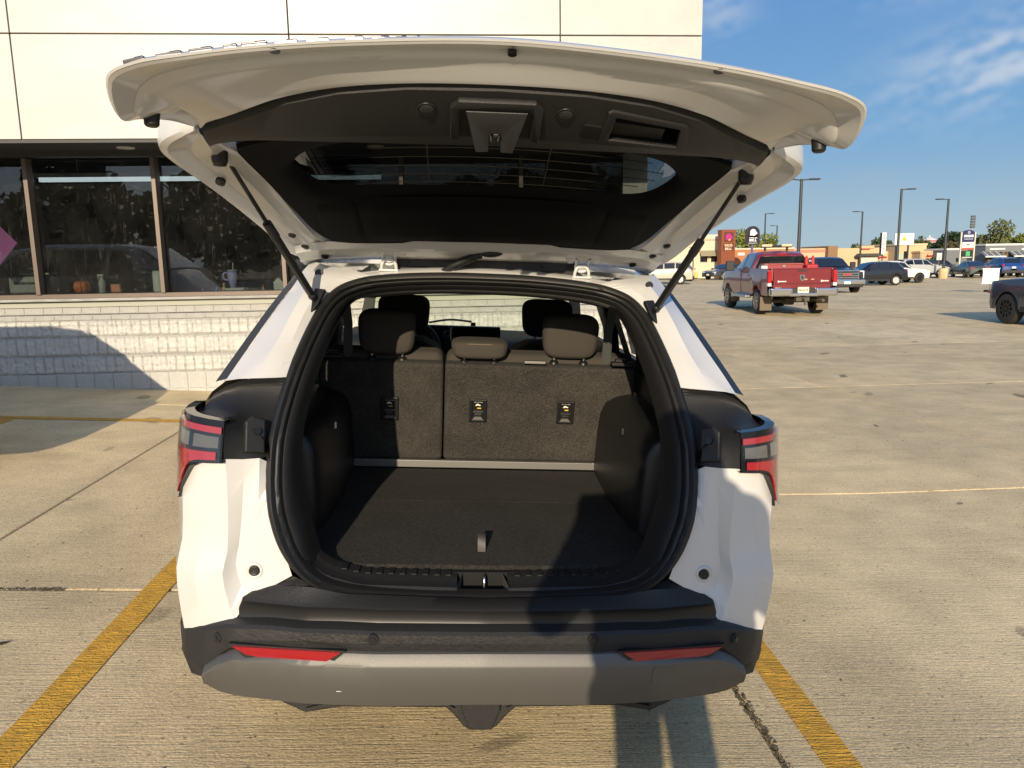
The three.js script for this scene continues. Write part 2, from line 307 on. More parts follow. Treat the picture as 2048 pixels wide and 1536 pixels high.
{
  const wallBack = box(WX1 - WX0 - 0.02, 1.3, 0.28, (WX0 + WX1) / 2, 0.53, WZ - 0.17);
  mesh('wall_core', wallBack, whiteWall, bld);
  // plain painted blocks: base course, two narrow courses under the ledge
  const blockGeo = new Map();
  const blockOf = (w, h) => { const k = w + '|' + h; if (!blockGeo.has(k)) blockGeo.set(k, new RoundedBoxGeometry(w, h, 0.06, 2, 0.006)); return blockGeo.get(k); };
  const course = (y0, y1, shift, proud) => {
    let n = 0;
    for (let x = -7.4 + shift; x < WX1 - 0.05; x += 0.2135) { const m = mesh('block', blockOf(0.2085, +(y1 - y0 - 0.006).toFixed(4)), whiteWall, bld); m.position.set(Math.min(x + 0.107, WX1 - 0.11), (y0 + y1) / 2, WZ - 0.024 + proud + 0.002 * hash(n++, 1, 76)); }
    mesh('mortar_bed', box(WX1 + 7.4 - shift, y1 - y0, 0.04, (WX1 - 7.4 + shift) / 2, (y0 + y1) / 2, WZ - 0.0215 + proud), whiteWall, bld);
    mesh('wall_course', box(-7.4 + shift - WX0, y1 - y0 - 0.006, 0.06, (WX0 - 7.4 + shift) / 2, (y0 + y1) / 2, WZ - 0.024 + proud), whiteWall, bld);
  };
  course(-0.12, 0.205, 0.09, 0);
  course(0.205, 0.405, 0.09, 0);
  course(1.032, 1.094, 0.14, 0);
  course(1.104, 1.186, 0.03, 0.004);
  // split-faced fluted courses: ribs with broken faces
  for (const [k, y0, y1] of [[0, 0.404, 0.6155], [1, 0.6155, 0.8365], [2, 0.8365, 1.0335]]) {
    const rows = [], nx = 640, ny = 13, x0 = -7.4, x1 = WX1;
    for (let j = 0; j <= ny; j++) { const r = []; for (let i = 0; i <= nx; i++) {
      const x = lerp(x0, x1, i / nx), y = lerp(y0, y1, j / ny), p = ((x + k * 0.021) / 0.0535), f = p - Math.floor(p), broken = hash(Math.floor(p), k, 77);
      const groove = Math.min(1, Math.min(f, 1 - f) / 0.17), edge = Math.min(1, Math.min(j, ny - j) / 1.2);
      const rough = fbm(x * 38, y * 38 + k * 9, 3, 0, 78) - 0.5;
      const amp = 0.021 * (broken > 0.86 ? 0.35 : 1);
      r.push([x, y, WZ - 0.013 + (amp * sm(clamp(groove, 0, 1)) + rough * 0.028) * edge]);
    } rows.push(r); }
    mesh('fluted_course', loft(rows, { crease: 0.9 }), whiteWall, bld);
    mesh('fluted_course', box(x0 - WX0, y1 - y0, 0.05, (WX0 + x0) / 2, (y0 + y1) / 2, WZ - 0.03), whiteWall, bld);
  }
  const ledgeTop = box(WX1 - WX0 + 0.02, 0.028, 0.16, (WX0 + WX1) / 2, 1.272, WZ + 0.02, 0.006);
  mesh('ledge', ledgeTop, whiteWall, bld);
  mesh('ledge_band', box(WX1 - WX0, 0.068, 0.10, (WX0 + WX1) / 2, 1.222, WZ - 0.02), std(0.36, 0.37, 0.315, 0.7), bld, 'grey green band under the ledge');  // band darker and greener than the wall blocks
  mesh('wall_side', box(0.3, 5.2, 9, WX1 - 0.15, 2.45, -13.75), whiteWall, bld);
  mesh('wall_side', box(0.3, 5.2, 9, WX0 + 0.15, 2.45, -13.75), whiteWall, bld);
  mesh('wall_rear', box(WX1 - WX0 - 0.6, 5.2, 0.3, (WX0 + WX1) / 2, 2.45, -18.1), whiteWall, bld);
  mesh('roof', box(FX1 - WX0 - 0.1, 0.2, 10.1, (WX0 + FX1) / 2, 5.2, -13.3), soffitDark, bld);
  // window band
  mesh('sill_frame', box(WX1 - WX0 - 0.3, 0.05, 0.13, (WX0 + WX1) / 2 - 0.15, 1.311, WZ - 0.06, 0.004), bronze, bld);
  mesh('head_frame', box(WX1 - WX0 - 0.3, 0.06, 0.13, (WX0 + WX1) / 2 - 0.15, 2.90, WZ - 0.06, 0.004), soffitDark, bld);
  const mulX = []; for (let x = -4.835 - 1.395 * 5; x < WX1 - 0.3; x += 1.395) mulX.push(x);
  const winGlass = phys(0.62, 0.65, 0.64, 0.008, { transmission: 1, ior: 1.5 });
  const wash = dataTex(512, (u, v, i, j) => {   // dried runs and spots of hard water
    const a = clamp((vnoise(u * 150, v * 9, 150, 81) - 0.62) * 5, 0, 1) * clamp((vnoise(u * 110, v * 22, 110, 85) - 0.5) * 5, 0, 1) * clamp((fbm(u * 4, v * 4, 3, 4, 82) - 0.5) * 7, 0, 1);
    const s = clamp((fbm(u * 26, v * 40, 3, 26, 83) - 0.66) * 6, 0, 1) * clamp((fbm(u * 3, v * 3, 2, 3, 86) - 0.45) * 4, 0, 1);
    const f = 0.10 * fbm(u * 7, v * 7, 4, 7, 84);
    return clamp(a * 0.022 + s * 0.05 + f * 0.18, 0, 0.2);
  }, false);
  for (let k = 0; k < mulX.length; k++) {
    mesh('mullion', box(0.048, 1.52, 0.15, mulX[k], 2.093, WZ - 0.05, 0.004), bronze, bld);
    const x1 = k + 1 < mulX.length ? mulX[k + 1] : WX1 - 0.3, w = x1 - mulX[k] - 0.058;
    if (w < 0.3) continue;
    const pane = mesh('window_pane', box(w, 1.5, 0.008, (mulX[k] + x1) / 2, 2.09, WZ - 0.09), winGlass, bld);
    const film = new THREE.PlaneGeometry(w, 1.5); film.translate((mulX[k] + x1) / 2, 2.09, WZ - 0.083);
    mesh('water_marks', film, std(0.6, 0.6, 0.57, 0.9, { alphaMap: rep(wash, 1, 1, k * 0.31, k * 0.17), transparent: true }), pane);
  }
  // room behind the glass
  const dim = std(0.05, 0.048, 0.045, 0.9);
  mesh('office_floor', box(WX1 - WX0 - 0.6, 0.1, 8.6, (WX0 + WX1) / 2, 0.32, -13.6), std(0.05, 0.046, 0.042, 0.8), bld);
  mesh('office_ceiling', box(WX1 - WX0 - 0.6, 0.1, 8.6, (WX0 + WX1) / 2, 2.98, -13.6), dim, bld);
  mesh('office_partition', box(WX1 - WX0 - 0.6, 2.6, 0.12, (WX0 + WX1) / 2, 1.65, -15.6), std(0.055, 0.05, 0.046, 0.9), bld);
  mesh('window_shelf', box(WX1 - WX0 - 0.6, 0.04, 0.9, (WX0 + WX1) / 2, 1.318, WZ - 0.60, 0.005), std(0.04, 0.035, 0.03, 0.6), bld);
  // projecting fascia: soffit with round lights, then two rows of cream panels
  mesh('soffit', box(FX1 - WX0 - 0.03, 0.05, 1.1, (WX0 + FX1) / 2, 2.945, -8.77), soffitDark, bld);
  mesh('soffit_edge', box(FX1 - WX0, 0.03, 0.03, (WX0 + FX1) / 2, 2.905, FZ - 0.02), soffitDark, bld);
  for (const x of [-9.0, -6.3, -3.6, -0.9, 1.75]) { const l = mesh('soffit_light', lathe([[0, -0.004], [0.085, -0.004], [0.095, 0.004], [0.10, 0.012]], 28), std(0.55, 0.53, 0.5, 0.5), bld); l.position.set(x, 2.915, -8.76); }
  mesh('fascia_backing', box(FX1 - WX0 - 0.02, 2.3, 0.10, (WX0 + FX1) / 2, 4.08, FZ - 0.10), std(0.09, 0.085, 0.08, 0.8), bld);
  mesh('fascia_return', box(0.04, 2.31, 0.9, FX1 - 0.03, 4.08, FZ - 0.6, 0.006), panelWhite, bld);
  const jx = [-12.52, -9.81, -7.09, -4.38, -1.665, 1.105, FX1], jy = [2.92, 3.935, 5.24];
  for (let r = 0; r < 2; r++) for (let c = 0; c < jx.length - 1; c++) {
    const w = jx[c + 1] - jx[c] - 0.013, h = jy[r + 1] - jy[r] - 0.013, p = mesh('fascia_panel', new RoundedBoxGeometry(w, h, 0.04, 2, 0.005), panelWhite, bld);
    p.position.set((jx[c] + jx[c + 1]) / 2, (jy[r] + jy[r + 1]) / 2, FZ - 0.022 + (hash(c, r, 88) - 0.5) * 0.002);
  }
  // long tube lamp hanging in the office
  const lampY = 2.70, lz = -9.75;
  const fix = thing('linear_lamp', 'long thin ceiling lamp seen through the office window', 'lamp');
  mesh('lamp_housing', box(4.2, 0.05, 0.09, -3.0, lampY + 0.045, lz, 0.006), std(0.5, 0.5, 0.5, 0.5), fix);
  mesh('lamp_tube', box(4.1, 0.05, 0.05, -3.0, lampY - 0.005, lz), new THREE.MeshStandardMaterial({ color: 0xffffff, emissive: new THREE.Color(0.85, 0.95, 1), emissiveIntensity: 0.9 }), fix);
  for (const x of [-4.6, -3.0, -1.4]) mesh('hanger', bar([x, lampY + 0.07, lz], [x, 2.93, lz], 0.006), std(0.3, 0.3, 0.3, 0.5), fix);
  const ral = new THREE.RectAreaLight(new THREE.Color(0.85, 0.95, 1), 0.9, 4.1, 0.05); ral.position.set(-3.0, lampY - 0.01, lz); ral.lookAt(-3.0, 0, lz); scene.add(ral);
}
// things on the window shelf
{
  const sy = 1.34, sz = WZ - 0.25, m = (r, g, b, ro = 0.5) => std(r, g, b, ro);
  const pumpkin = thing('pumpkin_ornament', 'orange pumpkin shaped ornament on the window shelf', 'ornament', [-4.47, sy, sz]);
  { const ribs = []; for (let k = 0; k < 8; k++) { const s = new THREE.SphereGeometry(0.07, 10, 8); s.scale(0.62, 1, 0.62); s.translate(Math.cos(k * 0.785) * 0.055, 0.072, Math.sin(k * 0.785) * 0.055); ribs.push(s); } mesh('pumpkin_body', merge(ribs), m(0.55, 0.14, 0.04), pumpkin); mesh('stem', bar([0, 0.13, 0], [0.012, 0.165, 0], 0.014, 0.009), m(0.12, 0.1, 0.04), pumpkin); }
  const spray = thing('spray_bottle', 'grey trigger spray bottle on the window shelf', 'bottle', [-4.24, sy, sz]);
  mesh('bottle_body', lathe([[0, 0], [0.04, 0], [0.042, 0.1], [0.036, 0.14], [0.015, 0.17], [0.014, 0.19], [0, 0.19]], 18), m(0.42, 0.45, 0.43), spray);
  mesh('trigger_head', merge([box(0.07, 0.024, 0.026, -0.012, 0.205, 0, 0.006), bar([-0.03, 0.198, 0], [-0.042, 0.155, 0], 0.006)]), m(0.5, 0.5, 0.48), spray);
  const note = thing('small_orange_box', 'small square orange box with a lighter front on the shelf', 'box', [-4.08, sy, sz]);
  mesh('box_body', box(0.115, 0.10, 0.05, 0, 0.05, 0, 0.004), m(0.42, 0.2, 0.08), note); mesh('box_front', box(0.09, 0.075, 0.004, 0, 0.05, 0.027), m(0.75, 0.28, 0.14), note);
  const roll = thing('tall_canister', 'tall pale canister standing on the window shelf', 'canister', [-3.58, sy, sz]);
  mesh('canister_body', lathe([[0, 0], [0.066, 0], [0.07, 0.006], [0.07, 0.232], [0.062, 0.24], [0, 0.24]], 28), m(0.62, 0.66, 0.6), roll); mesh('canister_rim', lathe([[0.06, 0.24], [0.066, 0.247], [0.052, 0.247], [0.05, 0.24]], 28), m(0.5, 0.53, 0.48), roll);
  const cup = thing('purple_tumbler', 'lilac tumbler with a handle, lid and straw', 'tumbler', [-2.72, sy + 0.03, sz]);
  mesh('cup_body', lathe([[0, 0], [0.034, 0], [0.04, 0.05], [0.055, 0.08], [0.06, 0.20], [0, 0.20]], 24), m(0.33, 0.33, 0.62), cup); mesh('lid', lathe([[0, 0.20], [0.062, 0.20], [0.062, 0.214], [0, 0.218]], 24), m(0.6, 0.62, 0.68), cup);
  mesh('handle', tube([[-0.055, 0.18, 0], [-0.10, 0.175, 0], [-0.105, 0.11, 0], [-0.055, 0.09, 0]], 0.010, 16, 8), m(0.33, 0.33, 0.62), cup); mesh('straw', bar([0.01, 0.21, 0], [0.015, 0.30, 0], 0.005), m(0.7, 0.7, 0.72), cup);
  mesh('book', box(0.22, 0.028, 0.14, -2.69, sy + 0.015, sz, 0.003), m(0.4, 0.42, 0.45)); tag(scene.children.at(-1), 'flat pale book under the lilac tumbler', 'book');
  for (const [x, h, c, l] of [[-2.83, 0.09, [0.62, 0.42, 0.08], 'small golden figure left of the tumbler'], [-2.92, 0.045, [0.12, 0.3, 0.55], 'tiny blue figure left of the golden one'], [-3.08, 0.04, [0.55, 0.2, 0.1], 'tiny orange figure beside the mullion'], [-2.37, 0.06, [0.65, 0.22, 0.07], 'tiny orange figure right of the tumbler']]) {
    const f = lathe([[0, 0], [h * 0.3, 0], [h * 0.26, h * 0.2], [h * 0.16, h * 0.5], [h * 0.1, h * 0.62], [h * 0.17, h * 0.78], [h * 0.1, h * 0.97], [0, h]], 12); f.translate(x, sy, sz);
    tag(mesh('shelf_figurine', f, m(...c)), l, 'figurine', 'figurines on the window shelf');
  }
  const house = thing('house_ornament', 'little pale house shaped ornament on the shelf', 'ornament', [-2.18, sy, sz]);
  mesh('house_walls', box(0.11, 0.075, 0.06, 0, 0.0375, 0), m(0.62, 0.64, 0.62), house); mesh('house_roof', extrude([[-0.065, 0.075], [0.065, 0.075], [0.03, 0.115], [0, 0.145], [-0.03, 0.115]], 0.07, { z: -0.035 }), m(0.7, 0.72, 0.7), house);
  const diamond = thing('diamond_sign', 'pink purple diamond shaped sign in the left window', 'sign', [-5.43, 1.93, WZ - 0.16]);
  mesh('sign_face', extrude([[-0.33, 0], [0, -0.37], [0.33, 0], [0, 0.37]], 0.006, { bevel: 0.002 }), m(0.50, 0.12, 0.42, 0.6), diamond);
  const printer = thing('desk_printer', 'pale office printer behind the left window', 'printer', [-5.25, 1.34, -9.75]);
  mesh('printer_body', box(0.42, 0.2, 0.36, 0, 0.10, 0, 0.02), m(0.30, 0.33, 0.31), printer); mesh('paper_tray', box(0.34, 0.02, 0.2, 0.02, 0.23, -0.08, 0.004), m(0.42, 0.45, 0.43), printer); mesh('output_slot', box(0.30, 0.03, 0.02, 0, 0.12, 0.175), m(0.02, 0.02, 0.02), printer);
}
// ---------------------------------------------------------------- the white car with its tailgate open (x right, y up, z towards the tail; z = 0 at the bumper)
const suv = thing('white_suv', 'white compact crossover with its tailgate wide open, seen from behind', 'car', [0.008, 0, -1.934]);
suv.rotation.z = -0.0541;
const P = (name, geo, mat, parent = suv, label) => mesh(name, geo, mat, parent, label);
const pair = (name, geo, mat, parent = suv) => [P(name, geo, mat, parent), P(name, mirrorGeo(geo), mat, parent)];
const zo = (y) => interp(y, [0.6, 0.72, 0.9, 1.1, 1.3, 1.5, 1.6, 1.7], [-0.13, -0.14, -0.17, -0.25, -0.42, -0.65, -0.78, -0.9]);
const bz = (x) => interp(Math.abs(x), [0, 0.3, 0.5, 0.7, 0.8, 0.87, 0.92, 0.95], [0, -0.008, -0.03, -0.085, -0.13, -0.185, -0.28, -0.6]);
const half = [[0, 0.662], [0.20, 0.664], [0.39, 0.676], [0.47, 0.696], [0.525, 0.735], [0.565, 0.785], [0.592, 0.84], [0.618, 0.94], [0.627, 1.04], [0.622, 1.16], [0.602, 1.28], [0.568, 1.41], [0.54, 1.478], [0.50, 1.522], [0.44, 1.548], [0.36, 1.563], [0.18, 1.577], [0, 1.58]];
const ring = [...half, ...half.slice(1, -1).reverse().map(([x, y]) => [-x, y])];
const ringCurve = new THREE.CatmullRomCurve3(ring.map(([x, y]) => V(x, y, 0)), true, 'centripetal');
function ringAt(n, inset, dz) {
  const out = [];
  for (let i = 0; i < n; i++) { const p = ringCurve.getPoint(i / n), t = ringCurve.getTangent(i / n), nx = -t.y, ny = t.x; const k = inset > 0 ? inset * interp(p.y, [0.66, 0.82], [0.4, 1]) : inset, sink = inset > 0.03 ? 0.05 * interp(p.y, [0.69, 0.78], [1, 0]) : 0; out.push([p.x + nx * k, p.y + ny * k - sink, zo(p.y) + dz]); }
  return out;
}
const RN = 160;
const ringLoft = (list, o) => loft(list.map(([i, d]) => ringAt(RN, i, d)), { closed: true, crease: 0.9, ...o });
P('tailgate_seal', ringLoft([[-0.012, -0.01], [-0.011, 0.012], [-0.004, 0.024], [0.006, 0.026], [0.013, 0.017], [0.015, 0.010], [0.019, 0.012], [0.025, 0.009], [0.028, -0.004], [0.030, -0.03]]), M.rubber);
const keepIf = (g, f) => { const p = g.attributes.position, keep = []; for (let i = 0; i < p.count; i += 3) if (f((p.getX(i) + p.getX(i + 1) + p.getX(i + 2)) / 3, (p.getY(i) + p.getY(i + 1) + p.getY(i + 2)) / 3)) keep.push(i, i + 1, i + 2); const h = g.clone(); h.setIndex(keep); return h.toNonIndexed(); };
P('opening_trim', ringLoft([[0.026, -0.02], [0.034, -0.016], [0.042, -0.024], [0.05, -0.055], [0.058, -0.11], [0.056, -0.17]]), M.trim);

// painted quarter panels round the opening
const quarterRows = [
  [[0.552, 0.72, -0.145], [0.612, 0.684, -0.149], [0.668, 0.653, -0.15], [0.713, 0.589, -0.128], [0.8, 0.56, -0.147], [0.874, 0.535, -0.19], [0.91, 0.513, -0.28], [0.939, 0.506, -0.6], [0.95, 0.498, -0.9]],
  [[0.575, 0.79, -0.15], [0.64, 0.72, -0.155], [0.7, 0.68, -0.165], [0.73, 0.645, -0.135], [0.812, 0.63, -0.14], [0.882, 0.62, -0.183], [0.918, 0.61, -0.275], [0.942, 0.61, -0.6], [0.952, 0.6, -0.9]],
  [[0.597, 0.85, -0.156], [0.668, 0.76, -0.16], [0.716, 0.745, -0.17], [0.745, 0.727, -0.138], [0.82, 0.725, -0.137], [0.887, 0.725, -0.18], [0.922, 0.725, -0.275], [0.945, 0.725, -0.6], [0.953, 0.725, -0.9]],
  [[0.607, 0.89, -0.166], [0.66, 0.82, -0.163], [0.707, 0.8, -0.172], [0.733, 0.79, -0.148], [0.81, 0.8, -0.154], [0.874, 0.81, -0.198], [0.912, 0.82, -0.285], [0.939, 0.82, -0.6], [0.95, 0.82, -0.9]],
  [[0.618, 0.945, -0.18], [0.65, 0.93, -0.168], [0.694, 0.93, -0.173], [0.729, 0.93, -0.149], [0.808, 0.93, -0.16], [0.872, 0.93, -0.205], [0.918, 0.93, -0.295], [0.935, 0.93, -0.6], [0.946, 0.93, -0.9]],
  [[0.626, 1.03, -0.222], [0.65, 1.054, -0.19], [0.69, 1.054, -0.174], [0.733, 1.06, -0.15], [0.805, 1.053, -0.165], [0.864, 1.048, -0.21], [0.91, 1.048, -0.305], [0.926, 1.048, -0.6], [0.938, 1.048, -0.9]],
];
const densify = (rows, n) => { const cols = rows[0].map((_, i) => curve(rows.map((r) => r[i]), n)); return cols[0].map((_, j) => cols.map((c) => c[j])); };
pair('quarter_panel', loft(densify(quarterRows, 10), { crease: 0.48 }), M.paint);
// body side with rear wheel arch, door skin and shoulder
{
  const zs = [-0.6, -0.64, -0.68, -0.74, -0.8, -0.9, -1.0, -1.1, -1.2, -1.26, -1.3, -1.36, -1.6, -2.2, -2.8, -3.3, -3.36, -3.4, -3.46, -3.55, -3.68, -3.8, -3.9, -3.98, -4.04, -4.1, -4.3, -4.45, -4.55];
  const rows = zs.map((z) => {
    let yb = 0.36; for (const wz of [-0.98, -3.72]) { const q = 0.385 * 0.385 - (z - wz) ** 2; if (q > 0) yb = Math.max(yb, 0.35 + Math.sqrt(q)); }
    const k = interp(z, [-4.56, -4.3, -3.8, -3.3, -0.6], [0.78, 0.9, 0.965, 1, 1]), sh = interp(z, [-4.56, -3.6, -3.2, -1.5, -0.6, -0.3], [0.82, 0.96, 1.05, 1.10, 1.17, 1.2]);
    return [[0.935 * k, yb, z], [0.952 * k, Math.max(yb + 0.01, 0.56), z], [0.95 * k, Math.max(yb + 0.02, 0.78), z], [0.935 * k, lerp(yb, sh, 0.85), z], [0.905 * k, sh - 0.03, z], [0.87 * k, sh, z]];
  });
  pair('body_side', loft(rows, { crease: 0.5 }), M.paint);
  const shoulder = [[[0.80, 1.245, -0.43], [0.845, 1.205, -0.40], [0.872, 1.165, -0.40], [0.905, 1.10, -0.42], [0.93, 1.02, -0.45]], [[0.80, 1.225, -0.6], [0.85, 1.195, -0.6], [0.885, 1.15, -0.6], [0.915, 1.09, -0.6], [0.936, 1.02, -0.6]], [[0.80, 1.20, -1.1], [0.86, 1.165, -1.1], [0.895, 1.12, -1.1], [0.925, 1.06, -1.1], [0.94, 1.0, -1.1]]];
  pair('shoulder', loft(shoulder, { crease: 0.8 }), M.paint);
  P('bonnet', surf([[[-0.6, 0.84, -4.56], [0, 0.88, -4.6], [0.6, 0.84, -4.56]], [[-0.8, 0.95, -4.2], [0, 1.0, -4.25], [0.8, 0.95, -4.2]], [[-0.83, 1.03, -3.7], [0, 1.08, -3.7], [0.83, 1.03, -3.7]], [[-0.83, 1.07, -3.3], [0, 1.13, -3.35], [0.83, 1.07, -3.3]]], 16, 10), M.paint);
  P('nose', surf([[[-0.74, 0.35, -4.5], [0, 0.35, -4.66], [0.74, 0.35, -4.5]], [[-0.74, 0.6, -4.54], [0, 0.6, -4.7], [0.74, 0.6, -4.54]], [[-0.66, 0.84, -4.54], [0, 0.88, -4.62], [0.66, 0.84, -4.54]]], 16, 6), M.paint);
  for (const [sx, z] of [[-1, -0.98], [1, -0.98], [-1, -3.72], [1, -3.72]]) {
    const w = new THREE.Group(); w.name = 'wheel'; w.position.set(sx * 0.82, 0.35, z); suv.add(w);
    const ty = lathe([[0.22, -0.1], [0.32, -0.11], [0.348, -0.07], [0.352, 0], [0.348, 0.07], [0.32, 0.11], [0.22, 0.1]], 36); ty.rotateZ(Math.PI / 2); P('tyre', ty, M.tyre, w);
    const ri = merge([disc([sx * 0.05, 0, 0], [1, 0, 0], 0.225, 0.05, 28), ...[0, 1, 2, 3, 4].map((k) => { const b = box(0.04, 0.24, 0.05, sx * 0.085, 0.12, 0, 0.008); b.rotateX(k * Math.PI * 0.4); return b; })]); P('rim', ri, M.alloy, w);
  }
  P('underbody', merge([box(1.5, 0.24, 3.2, 0, 0.40, -2.4), box(1.1, 0.22, 0.66, 0, 0.47, -0.5), box(1.4, 0.1, 0.5, 0, 0.45, -4.2)]), M.under);
}
// black gutter trim above the lamps
const gutterRows = [
  [[0.598, 1.262, -0.385], [0.64, 1.262, -0.352], [0.70, 1.258, -0.345], [0.748, 1.25, -0.345], [0.79, 1.232, -0.352], [0.825, 1.205, -0.355]],
  [[0.606, 1.238, -0.372], [0.64, 1.236, -0.366], [0.70, 1.232, -0.362], [0.752, 1.225, -0.358], [0.797, 1.21, -0.356], [0.838, 1.186, -0.352]],
  [[0.612, 1.20, -0.345], [0.645, 1.19, -0.335], [0.70, 1.185, -0.32], [0.75, 1.185, -0.315], [0.80, 1.178, -0.315], [0.856, 1.162, -0.335]],
  [[0.618, 1.165, -0.318], [0.65, 1.155, -0.29], [0.69, 1.152, -0.262], [0.718, 1.162, -0.225], [0.735, 1.166, -0.160], [0.86, 1.158, -0.30]],
  [[0.624, 1.11, -0.275], [0.65, 1.11, -0.24], [0.682, 1.11, -0.205], [0.706, 1.112, -0.185], [0.733, 1.118, -0.142], [0.736, 1.118, -0.142]],
  [[0.628, 1.05, -0.238], [0.65, 1.05, -0.205], [0.688, 1.054, -0.176], [0.706, 1.056, -0.168], [0.735, 1.062, -0.142], [0.738, 1.062, -0.142]],
];
pair('gutter_trim', loft(densify(gutterRows, 14), { crease: 0.5 }), M.trim);
for (const s of [-1, 1]) {
  const pad = P('buffer_pad', extrude([[-0.026, -0.042], [0.022, -0.046], [0.028, 0.034], [0.012, 0.05], [-0.020, 0.046]].map(([x, y]) => [x * s, y]), 0.012, { bevel: 0.005 }), M.trim);
  pad.position.set(s * 0.672, 1.112, -0.214); pad.rotation.set(-0.42, s * -0.62, 0);
  P('buffer_stud', disc([0, 0.012, 0.02], [0, 0, 1], 0.011, 0.012), M.trimSmooth, pad);
}
// painted pillars from the gutter to the roof
const pillarRows = [
  [[0.590, 1.262, -0.385], [0.64, 1.262, -0.350], [0.70, 1.260, -0.340], [0.75, 1.256, -0.345], [0.795, 1.245, -0.37], [0.806, 1.243, -0.43]],
  [[0.586, 1.31, -0.43], [0.628, 1.31, -0.40], [0.682, 1.31, -0.395], [0.715, 1.308, -0.415], [0.765, 1.305, -0.43], [0.780, 1.30, -0.50]],
  [[0.572, 1.38, -0.51], [0.612, 1.38, -0.482], [0.655, 1.38, -0.48], [0.685, 1.378, -0.505], [0.733, 1.375, -0.525], [0.752, 1.37, -0.60]],
  [[0.542, 1.455, -0.60], [0.588, 1.46, -0.565], [0.628, 1.462, -0.565], [0.655, 1.46, -0.595], [0.695, 1.458, -0.625], [0.718, 1.452, -0.715]],
  [[0.492, 1.515, -0.67], [0.55, 1.525, -0.64], [0.60, 1.53, -0.645], [0.628, 1.53, -0.68], [0.664, 1.527, -0.72], [0.688, 1.52, -0.82]],
  [[0.43, 1.548, -0.715], [0.50, 1.565, -0.70], [0.575, 1.575, -0.71], [0.605, 1.578, -0.75], [0.645, 1.578, -0.79], [0.664, 1.572, -0.89]],
  [[0.36, 1.560, -0.735], [0.46, 1.585, -0.75], [0.555, 1.598, -0.765], [0.59, 1.605, -0.80], [0.625, 1.612, -0.85], [0.64, 1.608, -0.95]],
];
pair('rear_pillar', loft(densify(pillarRows, 20), { crease: 0.42 }), M.paint);
P('roof_header', (() => { const xs = []; for (let i = -14; i <= 14; i++) xs.push(i / 14 * 0.47); return loft([[0, 0.004], [0.012, -0.02], [0.022, -0.04], [0.03, -0.06], [0.036, -0.10]].map(([dy, dz]) => xs.map((x) => { const y = interp(Math.abs(x), [0, 0.18, 0.36, 0.47], [1.574, 1.571, 1.557, 1.54]); return [x, y + dy, zo(y) + dz]; })), { crease: 0.5 }); })(), M.paint);
P('roof', surf([[[-0.62, 1.605, -0.86], [-0.34, 1.612, -0.855], [0, 1.612, -0.852], [0.34, 1.612, -0.855], [0.62, 1.605, -0.86]], [[-0.64, 1.635, -1.3], [-0.3, 1.668, -1.3], [0, 1.672, -1.3], [0.3, 1.668, -1.3], [0.64, 1.635, -1.3]], [[-0.62, 1.63, -2.0], [-0.3, 1.675, -2.0], [0, 1.68, -2.0], [0.3, 1.675, -2.0], [0.62, 1.63, -2.0]], [[-0.58, 1.56, -2.62], [-0.3, 1.605, -2.62], [0, 1.612, -2.62], [0.3, 1.605, -2.62], [0.58, 1.56, -2.62]]], 20, 14), M.paint);
P('drip_channel', box(0.655, 0.05, 0.012, 0, 1.617, -0.852, 0.004), M.trimSmooth);
for (let k = -3; k <= 3; k++) P('channel_rivet', disc([k * 0.098 + 0.01, 1.622, -0.845], [0, 0, 1], 0.007, 0.008), M.trim);
P('channel_lip', box(0.66, 0.012, 0.03, 0, 1.598, -0.842, 0.003), M.trim);
for (const s of [-1, 1]) P('drain_plug', disc([s * 0.575, 1.572, -0.703], [s * 0.15, 0.25, 1], 0.0135, 0.008, 24), M.rubber);
// side glass, pillars and rails
pair('quarter_glass_edge', loft([[[0.800, 1.246, -0.40], [0.842, 1.232, -0.425], [0.845, 1.23, -0.5]], [[0.776, 1.303, -0.475], [0.815, 1.292, -0.50], [0.82, 1.29, -0.58]], [[0.748, 1.373, -0.575], [0.785, 1.364, -0.60], [0.79, 1.362, -0.68]], [[0.713, 1.455, -0.69], [0.748, 1.448, -0.715], [0.752, 1.446, -0.80]], [[0.684, 1.523, -0.795], [0.716, 1.516, -0.82], [0.72, 1.515, -0.9]], [[0.660, 1.575, -0.865], [0.688, 1.57, -0.89], [0.69, 1.57, -0.98]]]), M.trimSmooth);
const sideGlass = (z0, z1, z2, z3) => loft([[[0.838, 1.20, z0], [0.838, 1.18, z1]], [[0.76, 1.42, lerp(z0, z2, 0.6)], [0.77, 1.42, lerp(z1, z3, 0.6)]], [[0.675, 1.575, z2], [0.68, 1.585, z3]]]);
pair('quarter_window', sideGlass(-0.55, -1.18, -1.0, -1.22), M.privacy);
pair('rear_door_window', sideGlass(-1.26, -2.02, -1.3, -2.06), M.privacy);
pair('front_door_window', sideGlass(-2.12, -3.0, -2.14, -2.55), M.glass);
pair('centre_pillar', loft([[[0.835, 1.15, -1.98], [0.835, 1.15, -2.16]], [[0.675, 1.58, -2.0], [0.675, 1.58, -2.18]]]), M.trimSmooth);
pair('rear_door_pillar', loft([[[0.835, 1.15, -1.15], [0.835, 1.15, -1.3]], [[0.675, 1.58, -1.2], [0.675, 1.58, -1.33]]]), M.trimSmooth);
pair('windscreen_pillar', loft([[[0.80, 1.08, -3.36], [0.70, 1.08, -3.42]], [[0.70, 1.36, -2.95], [0.63, 1.37, -2.98]], [[0.615, 1.58, -2.58], [0.55, 1.59, -2.60]]], { crease: 1 }), M.paint);
pair('roof_rail', loft([[[0.60, 1.62, -0.86], [0.69, 1.565, -0.95]], [[0.62, 1.64, -1.6], [0.70, 1.575, -1.6]], [[0.60, 1.60, -2.5], [0.66, 1.56, -2.52]]]), M.paint);
